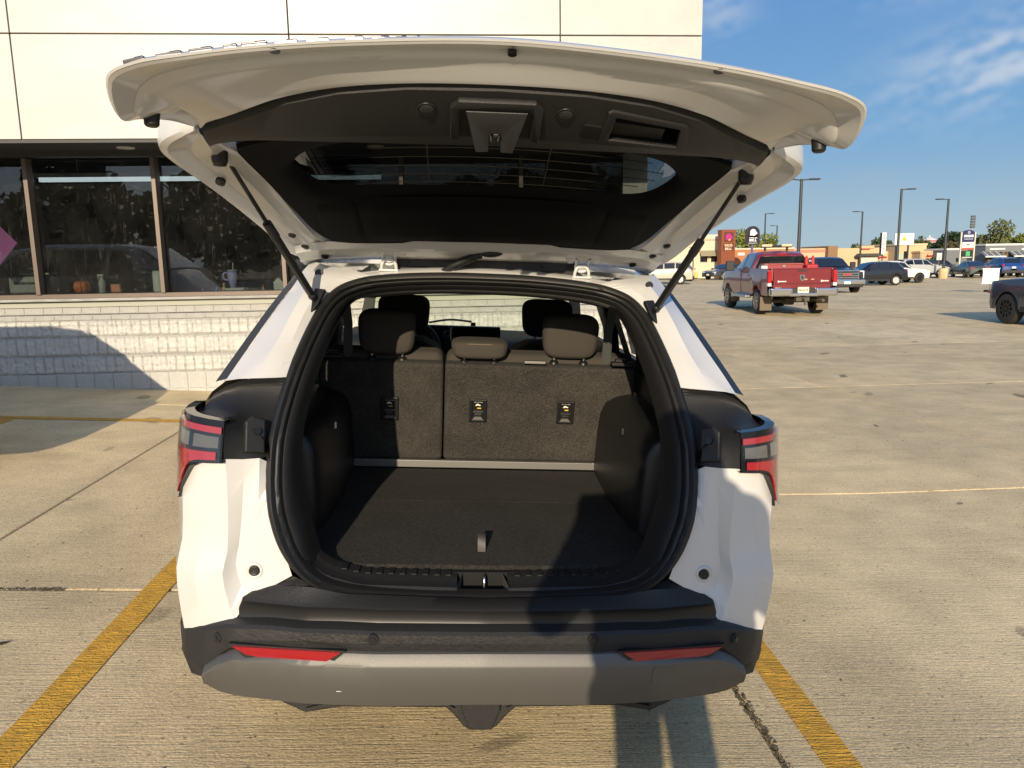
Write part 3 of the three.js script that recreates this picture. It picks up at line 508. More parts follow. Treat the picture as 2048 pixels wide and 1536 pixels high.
P('windscreen', surf([[[-0.70, 1.09, -3.40], [0, 1.13, -3.50], [0.70, 1.09, -3.40]], [[-0.64, 1.37, -2.96], [0, 1.39, -3.03], [0.64, 1.37, -2.96]], [[-0.56, 1.585, -2.60], [0, 1.605, -2.64], [0.56, 1.585, -2.60]]], 16, 10), M.glass);
P('wiper_blade', tube([[-0.3, 1.20, -3.40], [-0.15, 1.225, -3.38], [0.0, 1.215, -3.39]], 0.008, 12, 6), M.trimSmooth);

// lamps
const lampFace = [[0.737, -0.128], [0.785, -0.138], [0.832, -0.158], [0.864, -0.186], [0.886, -0.225], [0.900, -0.29], [0.914, -0.42]];
const faceLen = [0]; for (let i = 1; i < lampFace.length; i++) faceLen.push(faceLen[i - 1] + Math.hypot(lampFace[i][0] - lampFace[i - 1][0], lampFace[i][1] - lampFace[i - 1][1]));
const faceAt = (u, y, out = 0) => { const x = interp(u, faceLen, lampFace.map((p) => p[0])), z = interp(u, faceLen, lampFace.map((p) => p[1])); const k = interp(y, [0.9, 1.05, 1.18], [0.006, 0, -0.022]); const nx = interp(u, [0, 0.15, 0.3, 0.4], [0.25, 0.6, 0.93, 1]); return [x + (k + out) * nx, y, z + (k + out) * Math.sqrt(1 - nx * nx)]; };
function lampPatch(u0, u1, f0, f1, out, thick, n = 14) {
  const top = [], bot = [], rows = [[], [], [], []];
  for (let i = 0; i <= n; i++) { const u = lerp(u0, u1, i / n), a = f0(u), b = f1(u); rows[0].push(faceAt(u, a, out - thick)); rows[1].push(faceAt(u, a, out)); rows[2].push(faceAt(u, b, out)); rows[3].push(faceAt(u, b, out - thick)); }
  rows.push(rows[0]);
  return loft(rows, { crease: 0.4 });
}
const yTop = (u) => interp(u, [0, 0.1, 0.2, 0.28, 0.36], [1.165, 1.172, 1.178, 1.178, 1.174]);
for (const s of [-1, 1]) {
  const lamp = new THREE.Group(); lamp.name = 'tail_lamp'; suv.add(lamp);
  const L = (name, g, m) => P(name, s > 0 ? g : mirrorGeo(g), m, lamp);
  L('lamp_housing', merge([lampPatch(0, 0.34, (u) => yTop(u) + 0.004, (u) => interp(u, [0, 0.07, 0.105, 0.15, 0.185, 0.34], [1.054, 1.050, 1.035, 0.975, 0.925, 0.92]), 0.001, 0.03, 20)]), M.lampBlack);
  L('red_bar', lampPatch(0.004, 0.235, (u) => yTop(u) - 0.014, (u) => yTop(u) - 0.031, 0.006, 0.02), M.redLens);
  for (const [a, b] of [[0.012, 0.095], [0.105, 0.185]]) L('reflector_cell', lampPatch(a, b, (u) => yTop(u) - 0.042, () => 1.094, 0.0035, 0.02, 8), M.lampSilver);
  L('cell_divider', lampPatch(0.093, 0.107, (u) => yTop(u) - 0.04, () => 1.092, 0.007, 0.02, 2), M.lampBlack);
  L('red_hook', lampPatch(0.016, 0.262, () => 1.084, (u) => interp(u, [0, 0.07, 0.098, 0.118, 0.145, 0.18, 0.20, 0.262], [1.063, 1.060, 1.052, 1.03, 0.985, 0.945, 0.94, 0.94]), 0.006, 0.02, 36), M.redLens);
  L('outer_lens', lampPatch(0.0, 0.33, (u) => yTop(u) - 0.011, (u) => interp(u, [0, 0.07, 0.105, 0.13, 0.16, 0.19, 0.34], [1.058, 1.055, 1.042, 1.01, 0.96, 0.932, 0.93]), 0.014, 0.004, 36), M.clearLens);
}
// bumper: pad, cove, upper face, bright lower face, valance
const bumperXs = []; for (let i = -48; i <= 48; i++) { const t = i / 48; bumperXs.push(Math.sign(t) * (1 - Math.pow(1 - Math.abs(t), 1.25)) * 0.948); }
const brow = (yf, dz, xm = 0.948) => bumperXs.map((x) => { const q = x * xm / 0.948; return [q, typeof yf === 'function' ? yf(Math.abs(q)) : yf, bz(q) + dz]; });
P('bumper_pad', loft([brow((x) => interp(x, [0, 0.40, 0.47, 0.52, 0.56, 0.60], [0.655, 0.667, 0.680, 0.70, 0.712, 0.70]), -0.12, 0.60).map(([x, y, z]) => [x, y, Math.min(z, -0.135)]), brow((x) => interp(x, [0, 0.39, 0.5, 0.6, 0.66], [0.672, 0.684, 0.70, 0.69, 0.672]), -0.085, 0.66).map(([x, y, z]) => [x, y, Math.min(z, -0.105)]), brow((x) => interp(x, [0, 0.4, 0.69], [0.668, 0.668, 0.657]), -0.056, 0.69), brow((x) => interp(x, [0, 0.4, 0.69], [0.661, 0.661, 0.65]), -0.046, 0.69)], { crease: 0.7 }), M.bumper);
P('bumper_cove', loft([brow((x) => interp(x, [0, 0.4, 0.69], [0.662, 0.662, 0.651]), -0.047, 0.69), brow((x) => interp(x, [0, 0.4, 0.7], [0.64, 0.639, 0.63]), -0.058, 0.70), brow((x) => interp(x, [0, 0.4, 0.71], [0.616, 0.612, 0.60]), -0.046, 0.71)], { crease: 1 }), M.cove);
const yLip = (x) => interp(x, [0, 0.4, 0.6, 0.72, 0.80, 0.88, 0.948], [0.617, 0.614, 0.606, 0.592, 0.566, 0.535, 0.505]);
P('bumper_face', loft([brow((x) => yLip(x) + 0.006, -0.05), brow((x) => yLip(x), -0.012), brow((x) => yLip(x) - 0.008, -0.003), brow((x) => interp(x, [0, 0.5, 0.72, 0.85, 0.948], [0.588, 0.58, 0.55, 0.50, 0.47]), 0, 0.94), brow((x) => interp(x, [0, 0.5, 0.72, 0.80, 0.948], [0.566, 0.556, 0.525, 0.45, 0.42]), -0.002, 0.915), brow((x) => interp(x, [0, 0.5, 0.72, 0.80, 0.948], [0.560, 0.549, 0.515, 0.40, 0.37]), -0.02, 0.86)], { crease: 0.55 }), M.bumper);
const skidX = 0.80;
P('skid_plate', loft([brow((x) => interp(x, [0, 0.4, 0.6, 0.7, 0.755, 0.8], [0.563, 0.557, 0.540, 0.522, 0.49, 0.45]), -0.006, skidX), brow((x) => interp(x, [0, 0.4, 0.6, 0.7, 0.755, 0.8], [0.560, 0.553, 0.536, 0.518, 0.486, 0.446]), 0.004, skidX), brow((x) => interp(x, [0, 0.4, 0.6, 0.7, 0.755, 0.8], [0.534, 0.529, 0.516, 0.505, 0.475, 0.435]), 0.021, skidX), brow((x) => interp(x, [0, 0.4, 0.6, 0.7, 0.755, 0.8], [0.527, 0.522, 0.509, 0.497, 0.466, 0.428]), 0.022, skidX), brow((x) => interp(x, [0, 0.6, 0.7, 0.755, 0.8], [0.455, 0.44, 0.43, 0.42, 0.40]), 0.010, skidX), brow((x) => interp(x, [0, 0.5, 0.65, 0.755, 0.8], [0.398, 0.385, 0.378, 0.374, 0.385]), -0.012, skidX), brow((x) => interp(x, [0, 0.5, 0.65, 0.755, 0.8], [0.392, 0.376, 0.37, 0.37, 0.38]), -0.06, skidX)], { crease: 0.5 }), M.skid);
P('valance', extrude([[-0.58, 0.41], [-0.56, 0.375], [-0.50, 0.345], [-0.46, 0.352], [-0.40, 0.362], [-0.10, 0.358], [-0.075, 0.335], [-0.046, 0.297], [-0.036, 0.291], [0.036, 0.291], [0.046, 0.297], [0.075, 0.335], [0.10, 0.358], [0.40, 0.362], [0.46, 0.352], [0.50, 0.345], [0.56, 0.375], [0.58, 0.41]], 0.05, { bevel: 0.006, z: -0.125 }), M.bumper);
P('tow_hook_cover', extrude([[-0.052, 0.355], [-0.03, 0.298], [0.03, 0.298], [0.052, 0.355], [0.05, 0.375], [-0.05, 0.375]], 0.03, { bevel: 0.005, z: -0.085 }), M.trim);
P('valance_ridge', loft([-0.5, -0.46, -0.4, -0.11, -0.075].map((x, i) => [[x, [0.362, 0.372, 0.384, 0.380, 0.36][i], -0.055], [x, [0.352, 0.362, 0.374, 0.370, 0.348][i], -0.072]])), M.bumper);
P('valance_ridge', loft([0.075, 0.11, 0.4, 0.46, 0.5].map((x, i) => [[x, [0.36, 0.380, 0.384, 0.372, 0.362][i], -0.055], [x, [0.348, 0.370, 0.374, 0.362, 0.352][i], -0.072]])), M.bumper);
for (const s of [-1, 1]) {
  const refl = [[0.392, 0.563], [0.70, 0.545], [0.66, 0.528], [0.625, 0.526], [0.43, 0.536]];
  const bev = (o, d) => { const g = extrude(refl.map(([x, y]) => [x, y]), 0.012); const p = g.attributes.position; for (let i = 0; i < p.count; i++) { const x = p.getX(i); p.setX(i, x * s); p.setZ(i, bz(x) + o + p.getZ(i) * d); } g.computeVertexNormals(); return g; };
  P('reflector_frame', (() => { const r = [[0.378, 0.566], [0.712, 0.549], [0.665, 0.515], [0.62, 0.512], [0.422, 0.523]]; const g = extrude(r, 0.012); const p = g.attributes.position; for (let i = 0; i < p.count; i++) { const x = p.getX(i); p.setX(i, x * s); p.setZ(i, bz(x) + 0.004 + p.getZ(i)); } g.computeVertexNormals(); return g; })(), M.trimSmooth);
  P('reflector', bev(0.010, 1), phys(0.52, 0.006, 0.010, 0.22, { clearcoat: 1, bumpMap: rep(grainTex, 30), bumpScale: 0.003 }));
  for (const [x, y, nx] of [[0.755, 0.548, 0.62], [0.305, 0.596, 0.06]]) {
    const q = P('parking_sensor', lathe([[0.0, 0.004], [0.0095, 0.004], [0.0105, 0.0015], [0.014, 0.003], [0.0155, 0.001], [0.0155, -0.01]], 22), M.bumper); q.rotation.set(Math.PI / 2, 0, 0); q.rotation.order = 'YXZ'; q.rotation.y = s * Math.asin(nx) * 1; q.position.set(s * x, y, bz(x) + 0.001);
    P('sensor_face', disc([0, 0.005, 0], [0, 1, 0], 0.0085, 0.003), M.cove, q);
  }
  const bs = P('bump_stop_seat', lathe([[0, 0.002], [0.0165, 0.002], [0.02, 0.0065], [0.024, 0.004], [0.026, -0.004]], 26), M.paint); bs.rotation.x = Math.PI / 2; bs.position.set(s * 0.66, 0.731, -0.157);
  P('bump_stop', lathe([[0, 0.006], [0.004, 0.009], [0.007, 0.006], [0.010, 0.009], [0.0145, 0.009], [0.0155, 0.002]], 24), M.rubber, bs);
}
P('tow_eye_cover', (() => { const g = extrude([[0.49, 0.512], [0.55, 0.508], [0.556, 0.503], [0.554, 0.46], [0.549, 0.455], [0.489, 0.457], [0.483, 0.462], [0.484, 0.507]], 0.003, { bevel: 0.0015 }); const p = g.attributes.position; for (let i = 0; i < p.count; i++) { const x = p.getX(i), y = p.getY(i); p.setZ(i, bz(x) + interp(y, [0.40, 0.45, 0.525], [-0.008, 0.008, 0.0215]) + p.getZ(i)); } g.computeVertexNormals(); return g; })(), M.skid);
{ const sc = std(0.6, 0.58, 0.54, 0.7); for (const [x, y, l, a] of [[-0.47, 0.42, 0.035, 0.05], [-0.37, 0.442, 0.07, 0.02], [-0.21, 0.418, 0.012, 0.1], [0.27, 0.44, 0.02, 0.12], [-0.42, 0.43, 0.05, -0.03]]) { const g = box(l, 0.0016, 0.0006); g.rotateZ(a); g.translate(x, y, bz(x) + interp(y, [0.40, 0.455, 0.525], [-0.0105, 0.011, 0.023])); P('scratch', g, sc); } }
// ---------------------------------------------------------------- inside the car
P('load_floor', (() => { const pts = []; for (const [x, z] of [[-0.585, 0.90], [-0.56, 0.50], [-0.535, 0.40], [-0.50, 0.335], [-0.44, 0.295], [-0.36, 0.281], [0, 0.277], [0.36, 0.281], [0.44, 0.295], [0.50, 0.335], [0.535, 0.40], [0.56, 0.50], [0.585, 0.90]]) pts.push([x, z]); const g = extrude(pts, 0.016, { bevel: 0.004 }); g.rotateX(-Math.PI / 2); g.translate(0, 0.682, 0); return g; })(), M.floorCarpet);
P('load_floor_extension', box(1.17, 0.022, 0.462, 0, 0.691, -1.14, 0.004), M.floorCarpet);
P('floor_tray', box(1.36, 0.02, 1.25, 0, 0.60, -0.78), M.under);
P('tray_wall', box(1.36, 0.09, 0.02, 0, 0.645, -0.26), M.trimSmooth);
P('floor_rail', box(1.135, 0.034, 0.03, 0.012, 0.722, -1.392, 0.003), M.rail);
for (const s of [-1, 1]) P('rail_end', box(0.022, 0.034, 0.03, s * 0.595 + 0.012, 0.722, -1.392, 0.003), M.rail);
// pull strap standing up from the floor
P('pull_strap', loft([[[-0.0125, 0.700, -0.385], [0.0125, 0.700, -0.385]], [[-0.0125, 0.722, -0.388], [0.0125, 0.722, -0.388]], [[-0.0125, 0.742, -0.396], [0.0125, 0.742, -0.396]], [[-0.0125, 0.754, -0.410], [0.0125, 0.754, -0.410]], [[-0.0125, 0.752, -0.426], [0.0125, 0.752, -0.426]], [[-0.0125, 0.735, -0.434], [0.0125, 0.735, -0.434]], [[-0.0125, 0.700, -0.436], [0.0125, 0.700, -0.436]]], { crease: 1 }), std(0.034, 0.029, 0.027, 0.5));
// scuff plate with ribs and the striker pocket
for (const [a, b] of [[-0.56, -0.078], [0.074, 0.56]]) {
  const n = 16, rows = [[0.669, -0.150], [0.678, -0.160], [0.680, -0.205], [0.686, -0.215], [0.688, -0.262], [0.680, -0.272], [0.66, -0.276]].map(([y, z]) => { const r = []; for (let i = 0; i <= n; i++) { const x = lerp(a, b, i / n), lift = interp(Math.abs(x), [0, 0.36, 0.46, 0.52, 0.56], [0, 0.008, 0.03, 0.07, 0.12]); r.push([x, y + lift, z - lift * 0.5]); } return r; });
  P('scuff_plate', loft(rows, { crease: 0.5 }), M.trim);
  for (let k = 0; k < 10; k++) { const x = a < 0 ? -0.415 + k * 0.0345 : 0.105 + k * 0.0345; P('scuff_rib', box(0.017, 0.005, 0.042, x, 0.690 + interp(Math.abs(x), [0, 0.36, 0.46], [0, 0.008, 0.03]), -0.240, 0.002), M.trim); }
}
P('striker_pocket', merge([loft([[[-0.056, 0.690, -0.276], [0.056, 0.690, -0.276]], [[-0.064, 0.625, -0.262], [0.064, 0.625, -0.262]]]), loft([[[-0.056, 0.690, -0.276], [-0.078, 0.688, -0.152]], [[-0.064, 0.625, -0.262], [-0.078, 0.625, -0.155]]]), loft([[[0.056, 0.690, -0.276], [0.074, 0.688, -0.152]], [[0.064, 0.625, -0.262], [0.074, 0.625, -0.155]]])]), std(0.075, 0.070, 0.06, 0.5));
P('pocket_floor', box(0.15, 0.01, 0.12, 0, 0.628, -0.205), M.cove);
P('striker', tube([[0.004, 0.63, -0.245], [0.004, 0.682, -0.240], [0.004, 0.690, -0.225], [0.004, 0.684, -0.212], [0.004, 0.63, -0.205]], 0.0045, 16, 8), M.steel);
// side trim with wheel housings and corner pockets
{
  const plan = [[0.62, -0.20], [0.652, -0.32], [0.655, -0.50], [0.64, -0.535], [0.565, -0.562], [0.548, -0.59], [0.535, -0.70], [0.53, -1.0], [0.545, -1.38]];
  const pc = curve(plan.map(([x, z]) => [x, 0, z]), 40);
  const rows = [[0.60, 0], [0.745, 0], [0.75, 0], [0.88, 0.006], [0.98, 0.014], [1.03, 0.035], [1.055, 0.075], [1.068, 0.12], [1.075, 0.18]].map(([y, o], j) => pc.map(([x, , z]) => [x + o * (z < -0.54 ? 1 : 0.35), y + (z > -0.54 ? interp(z, [-0.54, -0.3], [0, 0.06]) * (j > 3 ? 1 : 0) : 0), z]));
  pair('side_trim', loft(rows, { crease: 0.7 }), M.trimSmooth);
  pair('pillar_trim', loft([[1.06, 0.64], [1.16, 0.635], [1.28, 0.605], [1.40, 0.565], [1.47, 0.53], [1.53, 0.47]].map(([y, x]) => [[x - 0.055, y, zo(y) - 0.11], [x - 0.045, y, zo(y) - 0.2], [x + 0.02, y, zo(y) - 0.36], [x + 0.10, y, zo(y) - 0.42]]), { crease: 0.9 }), M.trim);
  pair('window_ledge', loft([[[0.655, 1.20, -0.58], [0.80, 1.21, -0.58]], [[0.70, 1.175, -0.9], [0.81, 1.19, -0.9]], [[0.715, 1.165, -1.36], [0.82, 1.18, -1.36]]]), M.trimSmooth);
  pair('upper_trim', loft([[[0.655, 1.06, -0.5], [0.655, 1.22, -0.55]], [[0.70, 1.06, -0.85], [0.70, 1.175, -0.85]], [[0.715, 1.06, -1.36], [0.715, 1.165, -1.36]]]), M.trimSmooth);
  for (const s of [-1, 1]) {
    P('tie_down_hook', tube([[s * 0.60, 0.80, -0.30], [s * 0.585, 0.812, -0.315], [s * 0.585, 0.842, -0.315], [s * 0.60, 0.855, -0.30]], 0.004, 12, 6), M.steel);
    P('trim_clip', box(0.02, 0.035, 0.03, s * 0.598, 1.03, -0.33, 0.005), M.trimSmooth);
    P('trim_clip', box(0.02, 0.035, 0.03, s * 0.598, 0.88, -0.29, 0.005), M.trimSmooth);
    P('bag_hook', box(0.012, 0.028, 0.014, s * 0.535, 1.02, -0.80, 0.004), s < 0 ? M.steel : M.trimSmooth);
    const belt = P('seat_belt', loft([[[s * 0.60, 1.50, -1.28], [s * 0.56, 1.50, -1.30]], [[s * 0.585, 1.35, -1.33], [s * 0.55, 1.35, -1.355]], [[s * 0.59, 1.20, -1.36], [s * 0.555, 1.20, -1.385]]]), std(0.05, 0.055, 0.052, 0.7)); belt.name = 'seat_belt';
  }
}
pair('inner_pillar_trim', loft([[1.10, 0.765], [1.25, 0.745], [1.42, 0.70], [1.56, 0.63]].map(([y, x]) => [[x + 0.04, y, -1.0], [x - 0.03, y, -1.06], [x - 0.03, y, -1.42], [x + 0.04, y, -1.48]]), { crease: 0.8 }), M.trim);
pair('belt_cover', loft([[1.10, 0.77], [1.3, 0.74], [1.56, 0.64]].map(([y, x]) => [[x, y, -1.94], [x - 0.03, y, -1.98], [x - 0.03, y, -2.2], [x, y, -2.24]]), { crease: 0.8 }), M.trim);
P('headliner', (() => { const rows = []; for (const [k, z] of [[0, -0.80], [0, -0.86], [0.02, -1.0], [0.03, -1.6], [0.02, -2.3], [-0.02, -2.58]]) { const r = []; for (let i = 0; i <= 20; i++) { const x = lerp(-0.62, 0.62, i / 20); r.push([x, 1.545 + k + 0.045 * (1 - Math.pow(Math.abs(x) / 0.62, 2.4)) - (z === -0.80 ? 0.035 : 0.02), z]); } rows.push(r); } return loft(rows, { crease: 1 }); })(), M.headliner);
P('header_trim', keepIf(ringLoft([[0.038, -0.045], [0.05, -0.05], [0.06, -0.07], [0.068, -0.11], [0.066, -0.15]]), (x, y) => y > 1.488), M.headliner);
// rear seats
const tilt = 0.21;
function seatBack(x0, x1) {
  const g = new THREE.Group(); g.name = 'rear_seat'; g.position.set((x0 + x1) / 2, 0.965, -1.40); g.rotation.x = tilt; suv.add(g);
  const w = x1 - x0;
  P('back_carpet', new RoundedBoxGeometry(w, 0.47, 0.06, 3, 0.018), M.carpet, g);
  P('back_cushion', (() => { const c = new RoundedBoxGeometry(w - 0.006, 0.50, 0.12, 4, 0.04); c.translate(0, 0.012, -0.082); return c; })(), M.cloth, g);
  return g;
}
const seatL = seatBack(-0.695, -0.153), seatR = seatBack(-0.147, 0.70);
const tetherTex = canvasTex(96, 136, (c) => { c.fillStyle = '#0b0b0b'; c.fillRect(0, 0, 96, 136); c.fillStyle = '#e8e4d8'; c.font = 'bold 13px sans-serif'; c.textAlign = 'center'; c.fillText('TOP TETHER', 48, 15, 74); c.beginPath(); c.moveTo(26, 36); c.quadraticCurveTo(36, 20, 46, 24); c.lineTo(70, 34); c.lineTo(64, 40); c.lineTo(44, 36); c.closePath(); c.fill(); c.fillRect(24, 36, 14, 3); c.fillStyle = '#e0b040'; c.fillRect(40, 52, 32, 8); });
const tetherMat = new THREE.MeshStandardMaterial({ map: tetherTex, roughness: 0.5 });
for (const [seat, x] of [[seatL, -0.388], [seatR, 0.004], [seatR, 0.398]]) {
  const b = new THREE.Group(); b.name = 'tether_anchor'; b.position.set(x - seat.position.x, 0.018, 0.031); seat.add(b);
  const q = (n, g, m) => { const e = mesh(n, g, m, b); return e; };
  const parts = [['anchor_plate', merge([box(0.014, 0.108, 0.012, -0.032, 0, 0.004, 0.004), box(0.014, 0.108, 0.012, 0.032, 0, 0.004, 0.004), box(0.078, 0.012, 0.012, 0, 0.05, 0.004, 0.004), box(0.078, 0.014, 0.012, 0, -0.048, 0.004, 0.004)]), M.trimSmooth]];
  for (const [n, g, m] of parts) { const e = mesh(n, g, m, seat); e.position.copy(b.position); }
  const lab = new THREE.PlaneGeometry(0.052, 0.09); const e1 = mesh('anchor_label', lab, tetherMat, seat); e1.position.copy(b.position).add(V(0, 0.003, 0.0015));
  const e2 = mesh('anchor_bar', merge([box(0.046, 0.004, 0.006, 0, -0.006, 0.006), box(0.03, 0.004, 0.006, 0, -0.018, 0.006)]), M.steel, seat); e2.position.copy(b.position);
  const e3 = mesh('anchor_ramp', extrude([[-0.024, -0.042], [0.024, -0.042], [0.014, -0.030], [-0.014, -0.030]], 0.008), std(0.14, 0.13, 0.12, 0.5), seat); e3.position.copy(b.position);
  seat.remove(b);
}
function pillow(w, h, d, r) { const g = new THREE.BoxGeometry(w, h, d, 14, 12, 8), p = g.attributes.position; for (let i = 0; i < p.count; i++) { let x = p.getX(i) / (w / 2), y = p.getY(i) / (h / 2), z = p.getZ(i) / (d / 2); const n = 4.2, l = Math.pow(Math.pow(Math.abs(x), n) + Math.pow(Math.abs(y), n) + Math.pow(Math.abs(z), n), 1 / n) || 1; const taper = 1 + 0.05 * (y / l); p.setXYZ(i, x / l * w / 2 * taper, y / l * h / 2, z / l * d / 2); } const m = mergeVertices((g.deleteAttribute('normal'), g)); m.computeVertexNormals(); return m; }
for (const [x, y, w, h, d] of [[-0.402, 1.318, 0.245, 0.195, 0.115], [0.402, 1.322, 0.245, 0.195, 0.115], [0.002, 1.258, 0.245, 0.082, 0.15]]) {
  const hr = P('headrest', pillow(w, h, d), M.cloth); hr.position.set(x, y, -1.365); hr.rotation.x = 0.1;
  for (const s of [-1, 1]) { P('headrest_post', bar([s * w * 0.27, -h / 2 - 0.03, 0.01], [s * w * 0.27, -h / 2 + 0.03, 0.01], 0.006), M.steel, hr); P('post_guide', (() => { const c = lathe([[0, 0.012], [0.012, 0.012], [0.019, 0.004], [0.021, -0.004]], 18); c.translate(s * w * 0.27, -h / 2 - 0.022, 0.01); return c; })(), M.trimSmooth, hr); }
  P('stitching', (() => { const pts = []; for (let i = 0; i <= 20; i++) { const t = lerp(-0.92, 0.92, i / 20); pts.push([t * w / 2, h * 0.36 - 0.02 * Math.pow(Math.abs(t), 4), d / 2 * (1 - 0.25 * Math.pow(Math.abs(t), 4)) - 0.006]); } return tube(pts, 0.0013, 40, 5); })(), std(0.22, 0.17, 0.11, 0.8), hr);
}
for (const s of [-1, 1]) { P('seat_release', merge([box(0.11, 0.018, 0.05, s * 0.635, 1.212, -1.30, 0.006), box(0.05, 0.016, 0.03, s * 0.625, 1.226, -1.31, 0.005)]), M.trimSmooth); }
P('seat_release', box(0.095, 0.014, 0.03, 0.245, 1.207, -1.315, 0.004), M.rail);
// front seats, dashboard, wheel, screen
for (const s of [-1, 1]) {
  const fs = new THREE.Group(); fs.name = 'front_seat'; fs.position.set(s * 0.385, 0, -2.2); suv.add(fs);
  P('seat_back', (() => { const g = extrude([[-0.24, 0.5], [-0.255, 0.85], [-0.235, 1.05], [-0.16, 1.17], [-0.1, 1.20], [0.1, 1.20], [0.16, 1.17], [0.235, 1.05], [0.255, 0.85], [0.24, 0.5]], 0.12, { bevel: 0.03 }); g.rotateX(0.14); g.translate(0, 0.01, -0.12); return g; })(), M.cloth, fs);
  const h = P('seat_headrest', pillow(0.27, 0.205, 0.12), M.cloth, fs); h.position.set(0, 1.345, 0.075);
  P('headrest_post', merge([bar([-0.06, 1.17, 0.07], [-0.06, 1.27, 0.075], 0.007), bar([0.06, 1.17, 0.07], [0.06, 1.27, 0.075], 0.007)]), M.steel, fs);
  P('seat_cushion', box(0.5, 0.16, 0.5, 0, 0.52, -0.36, 0.05), M.cloth, fs);
}
P('dashboard', surf([[[-0.78, 0.75, -2.75], [0, 0.72, -2.75], [0.78, 0.75, -2.75]], [[-0.78, 1.06, -2.74], [0, 1.03, -2.72], [0.78, 1.06, -2.74]], [[-0.78, 1.15, -2.80], [0, 1.13, -2.80], [0.78, 1.15, -2.80]], [[-0.76, 1.19, -3.0], [0, 1.185, -3.05], [0.76, 1.19, -3.0]], [[-0.72, 1.13, -3.38], [0, 1.15, -3.46], [0.72, 1.13, -3.38]]], 14, 16), M.trim);
P('instrument_screen', box(0.74, 0.17, 0.03, -0.20, 1.155, -2.725, 0.012), M.darkGlass);
P('screen_dial', (() => { const g = new THREE.TorusGeometry(0.017, 0.004, 6, 20); g.translate(-0.16, 1.19, -2.706); return g; })(), M.rail);
P('instrument_hood', box(0.03, 0.025, 0.02, 0.0, 1.245, -2.78, 0.004), M.trim);
{ const w = P('steering_wheel', new THREE.TorusGeometry(0.18, 0.016, 10, 40), M.trimSmooth); w.position.set(-0.385, 1.10, -2.52); w.rotation.x = -0.4; P('wheel_hub', merge([box(0.12, 0.09, 0.04, 0, 0, -0.01, 0.015), box(0.34, 0.03, 0.015, 0, 0, -0.01, 0.005)]), M.trimSmooth, w); }
P('cabin_floor', box(1.5, 0.05, 2.2, 0, 0.36, -2.4), M.under);
P('centre_console', box(0.24, 0.4, 0.9, 0, 0.62, -2.3, 0.03), M.trim);
P('door_card', box(0.04, 0.75, 2.3, -0.86, 0.78, -2.2), M.trim); P('door_card', box(0.04, 0.75, 2.3, 0.86, 0.78, -2.2), M.trim);
P('rear_cushion', box(1.36, 0.16, 0.5, 0, 0.56, -1.72, 0.05), M.cloth);
P('mirror', merge([box(0.22, 0.06, 0.02, 0, 1.50, -2.72, 0.015), bar([0, 1.52, -2.72], [0, 1.58, -2.68], 0.01)]), M.trimSmooth);

// ---------------------------------------------------------------- the raised tailgate
const both = (h) => [...h.slice(1).reverse().map(([x, y, z]) => [-x, y, z]), ...h];
const E_ = [[0, 2.053, 0.392], [0.29, 2.039, 0.39], [0.47, 2.022, 0.387], [0.6, 2.002, 0.387], [0.7, 1.982, 0.386], [0.757, 1.962, 0.36], [0.785, 1.905, 0.25], [0.772, 1.918, 0.19], [0.735, 1.93, 0.12], [0.705, 1.93, 0.05]];
const L_ = [[0, 2.048, 0.352], [0.3, 2.034, 0.35], [0.48, 2.014, 0.348], [0.6, 1.995, 0.342], [0.685, 1.975, 0.322], [0.728, 1.955, 0.295], [0.757, 1.915, 0.245], [0.745, 1.926, 0.195], [0.722, 1.934, 0.125], [0.7, 1.932, 0.06]];
const N_ = [[0, 2.022, 0.312], [0.245, 2.0145, 0.309], [0.41, 1.999, 0.299], [0.53, 1.979, 0.268], [0.62, 1.957, 0.23], [0.665, 1.948, 0.2], [0.69, 1.945, 0.185], [0.695, 1.948, 0.16], [0.69, 1.94, 0.115], [0.69, 1.93, 0.062]];
const I_ = [[0.0, 1.995, 0.268], [0.193, 1.991, 0.265], [0.3384, 1.9795, 0.248], [0.4568, 1.961, 0.213], [0.5488, 1.942, 0.158], [0.594, 1.934, 0.124], [0.635, 1.93, 0.09], [0.655, 1.926, 0.075], [0.67, 1.924, 0.065], [0.685, 1.923, 0.055]];
const TN = 96, C = (h) => curve(both(h), TN);
const mixRow = (a, b, t, dy = 0) => a.map((p, i) => [lerp(p[0], b[i][0], t), lerp(p[1], b[i][1], t) + dy, lerp(p[2], b[i][2], t)]);
const eR = C(E_), lR = C(L_), nR = C(N_), iR = C(I_);
const skinTop = [mixRow(eR, eR, 0, 0.004).map(([x, y, z]) => [x * 1.003, y, z + 0.003]), mixRow(eR, eR, 0, 0.010).map(([x, y, z]) => [x * 0.998, y, z - 0.006]), mixRow(lR, lR, 0, 0.014), mixRow(nR, nR, 0, 0.045), mixRow(iR, iR, 0, 0.06).map(([x, y, z]) => [x, y, z * 0.4 - 0.1])];
const tailgate = P('tailgate', loft([eR, ...skinTop], { crease: 0.8 }), M.paint);
tailgate.rotation.z = 0.012;
const T = (name, geo, mat, label) => P(name, geo, mat, tailgate, label);
T('lip', loft([mixRow(eR, eR, 0, -0.001), mixRow(eR, lR, 0.12, -0.004), mixRow(lR, lR, 0, 0.002)], { crease: 0.3 }), M.paintInner);
T('inner_panel', loft([mixRow(lR, lR, 0, 0.002), lR, mixRow(lR, nR, 0.12, -0.007), mixRow(lR, nR, 0.5, -0.004), nR, mixRow(nR, iR, 0.55, -0.004), mixRow(nR, iR, 0.8, -0.002), mixRow(nR, iR, 0.86, 0.006), mixRow(iR, iR, 0, 0.010)], { crease: 0.75 }), M.paintInner);
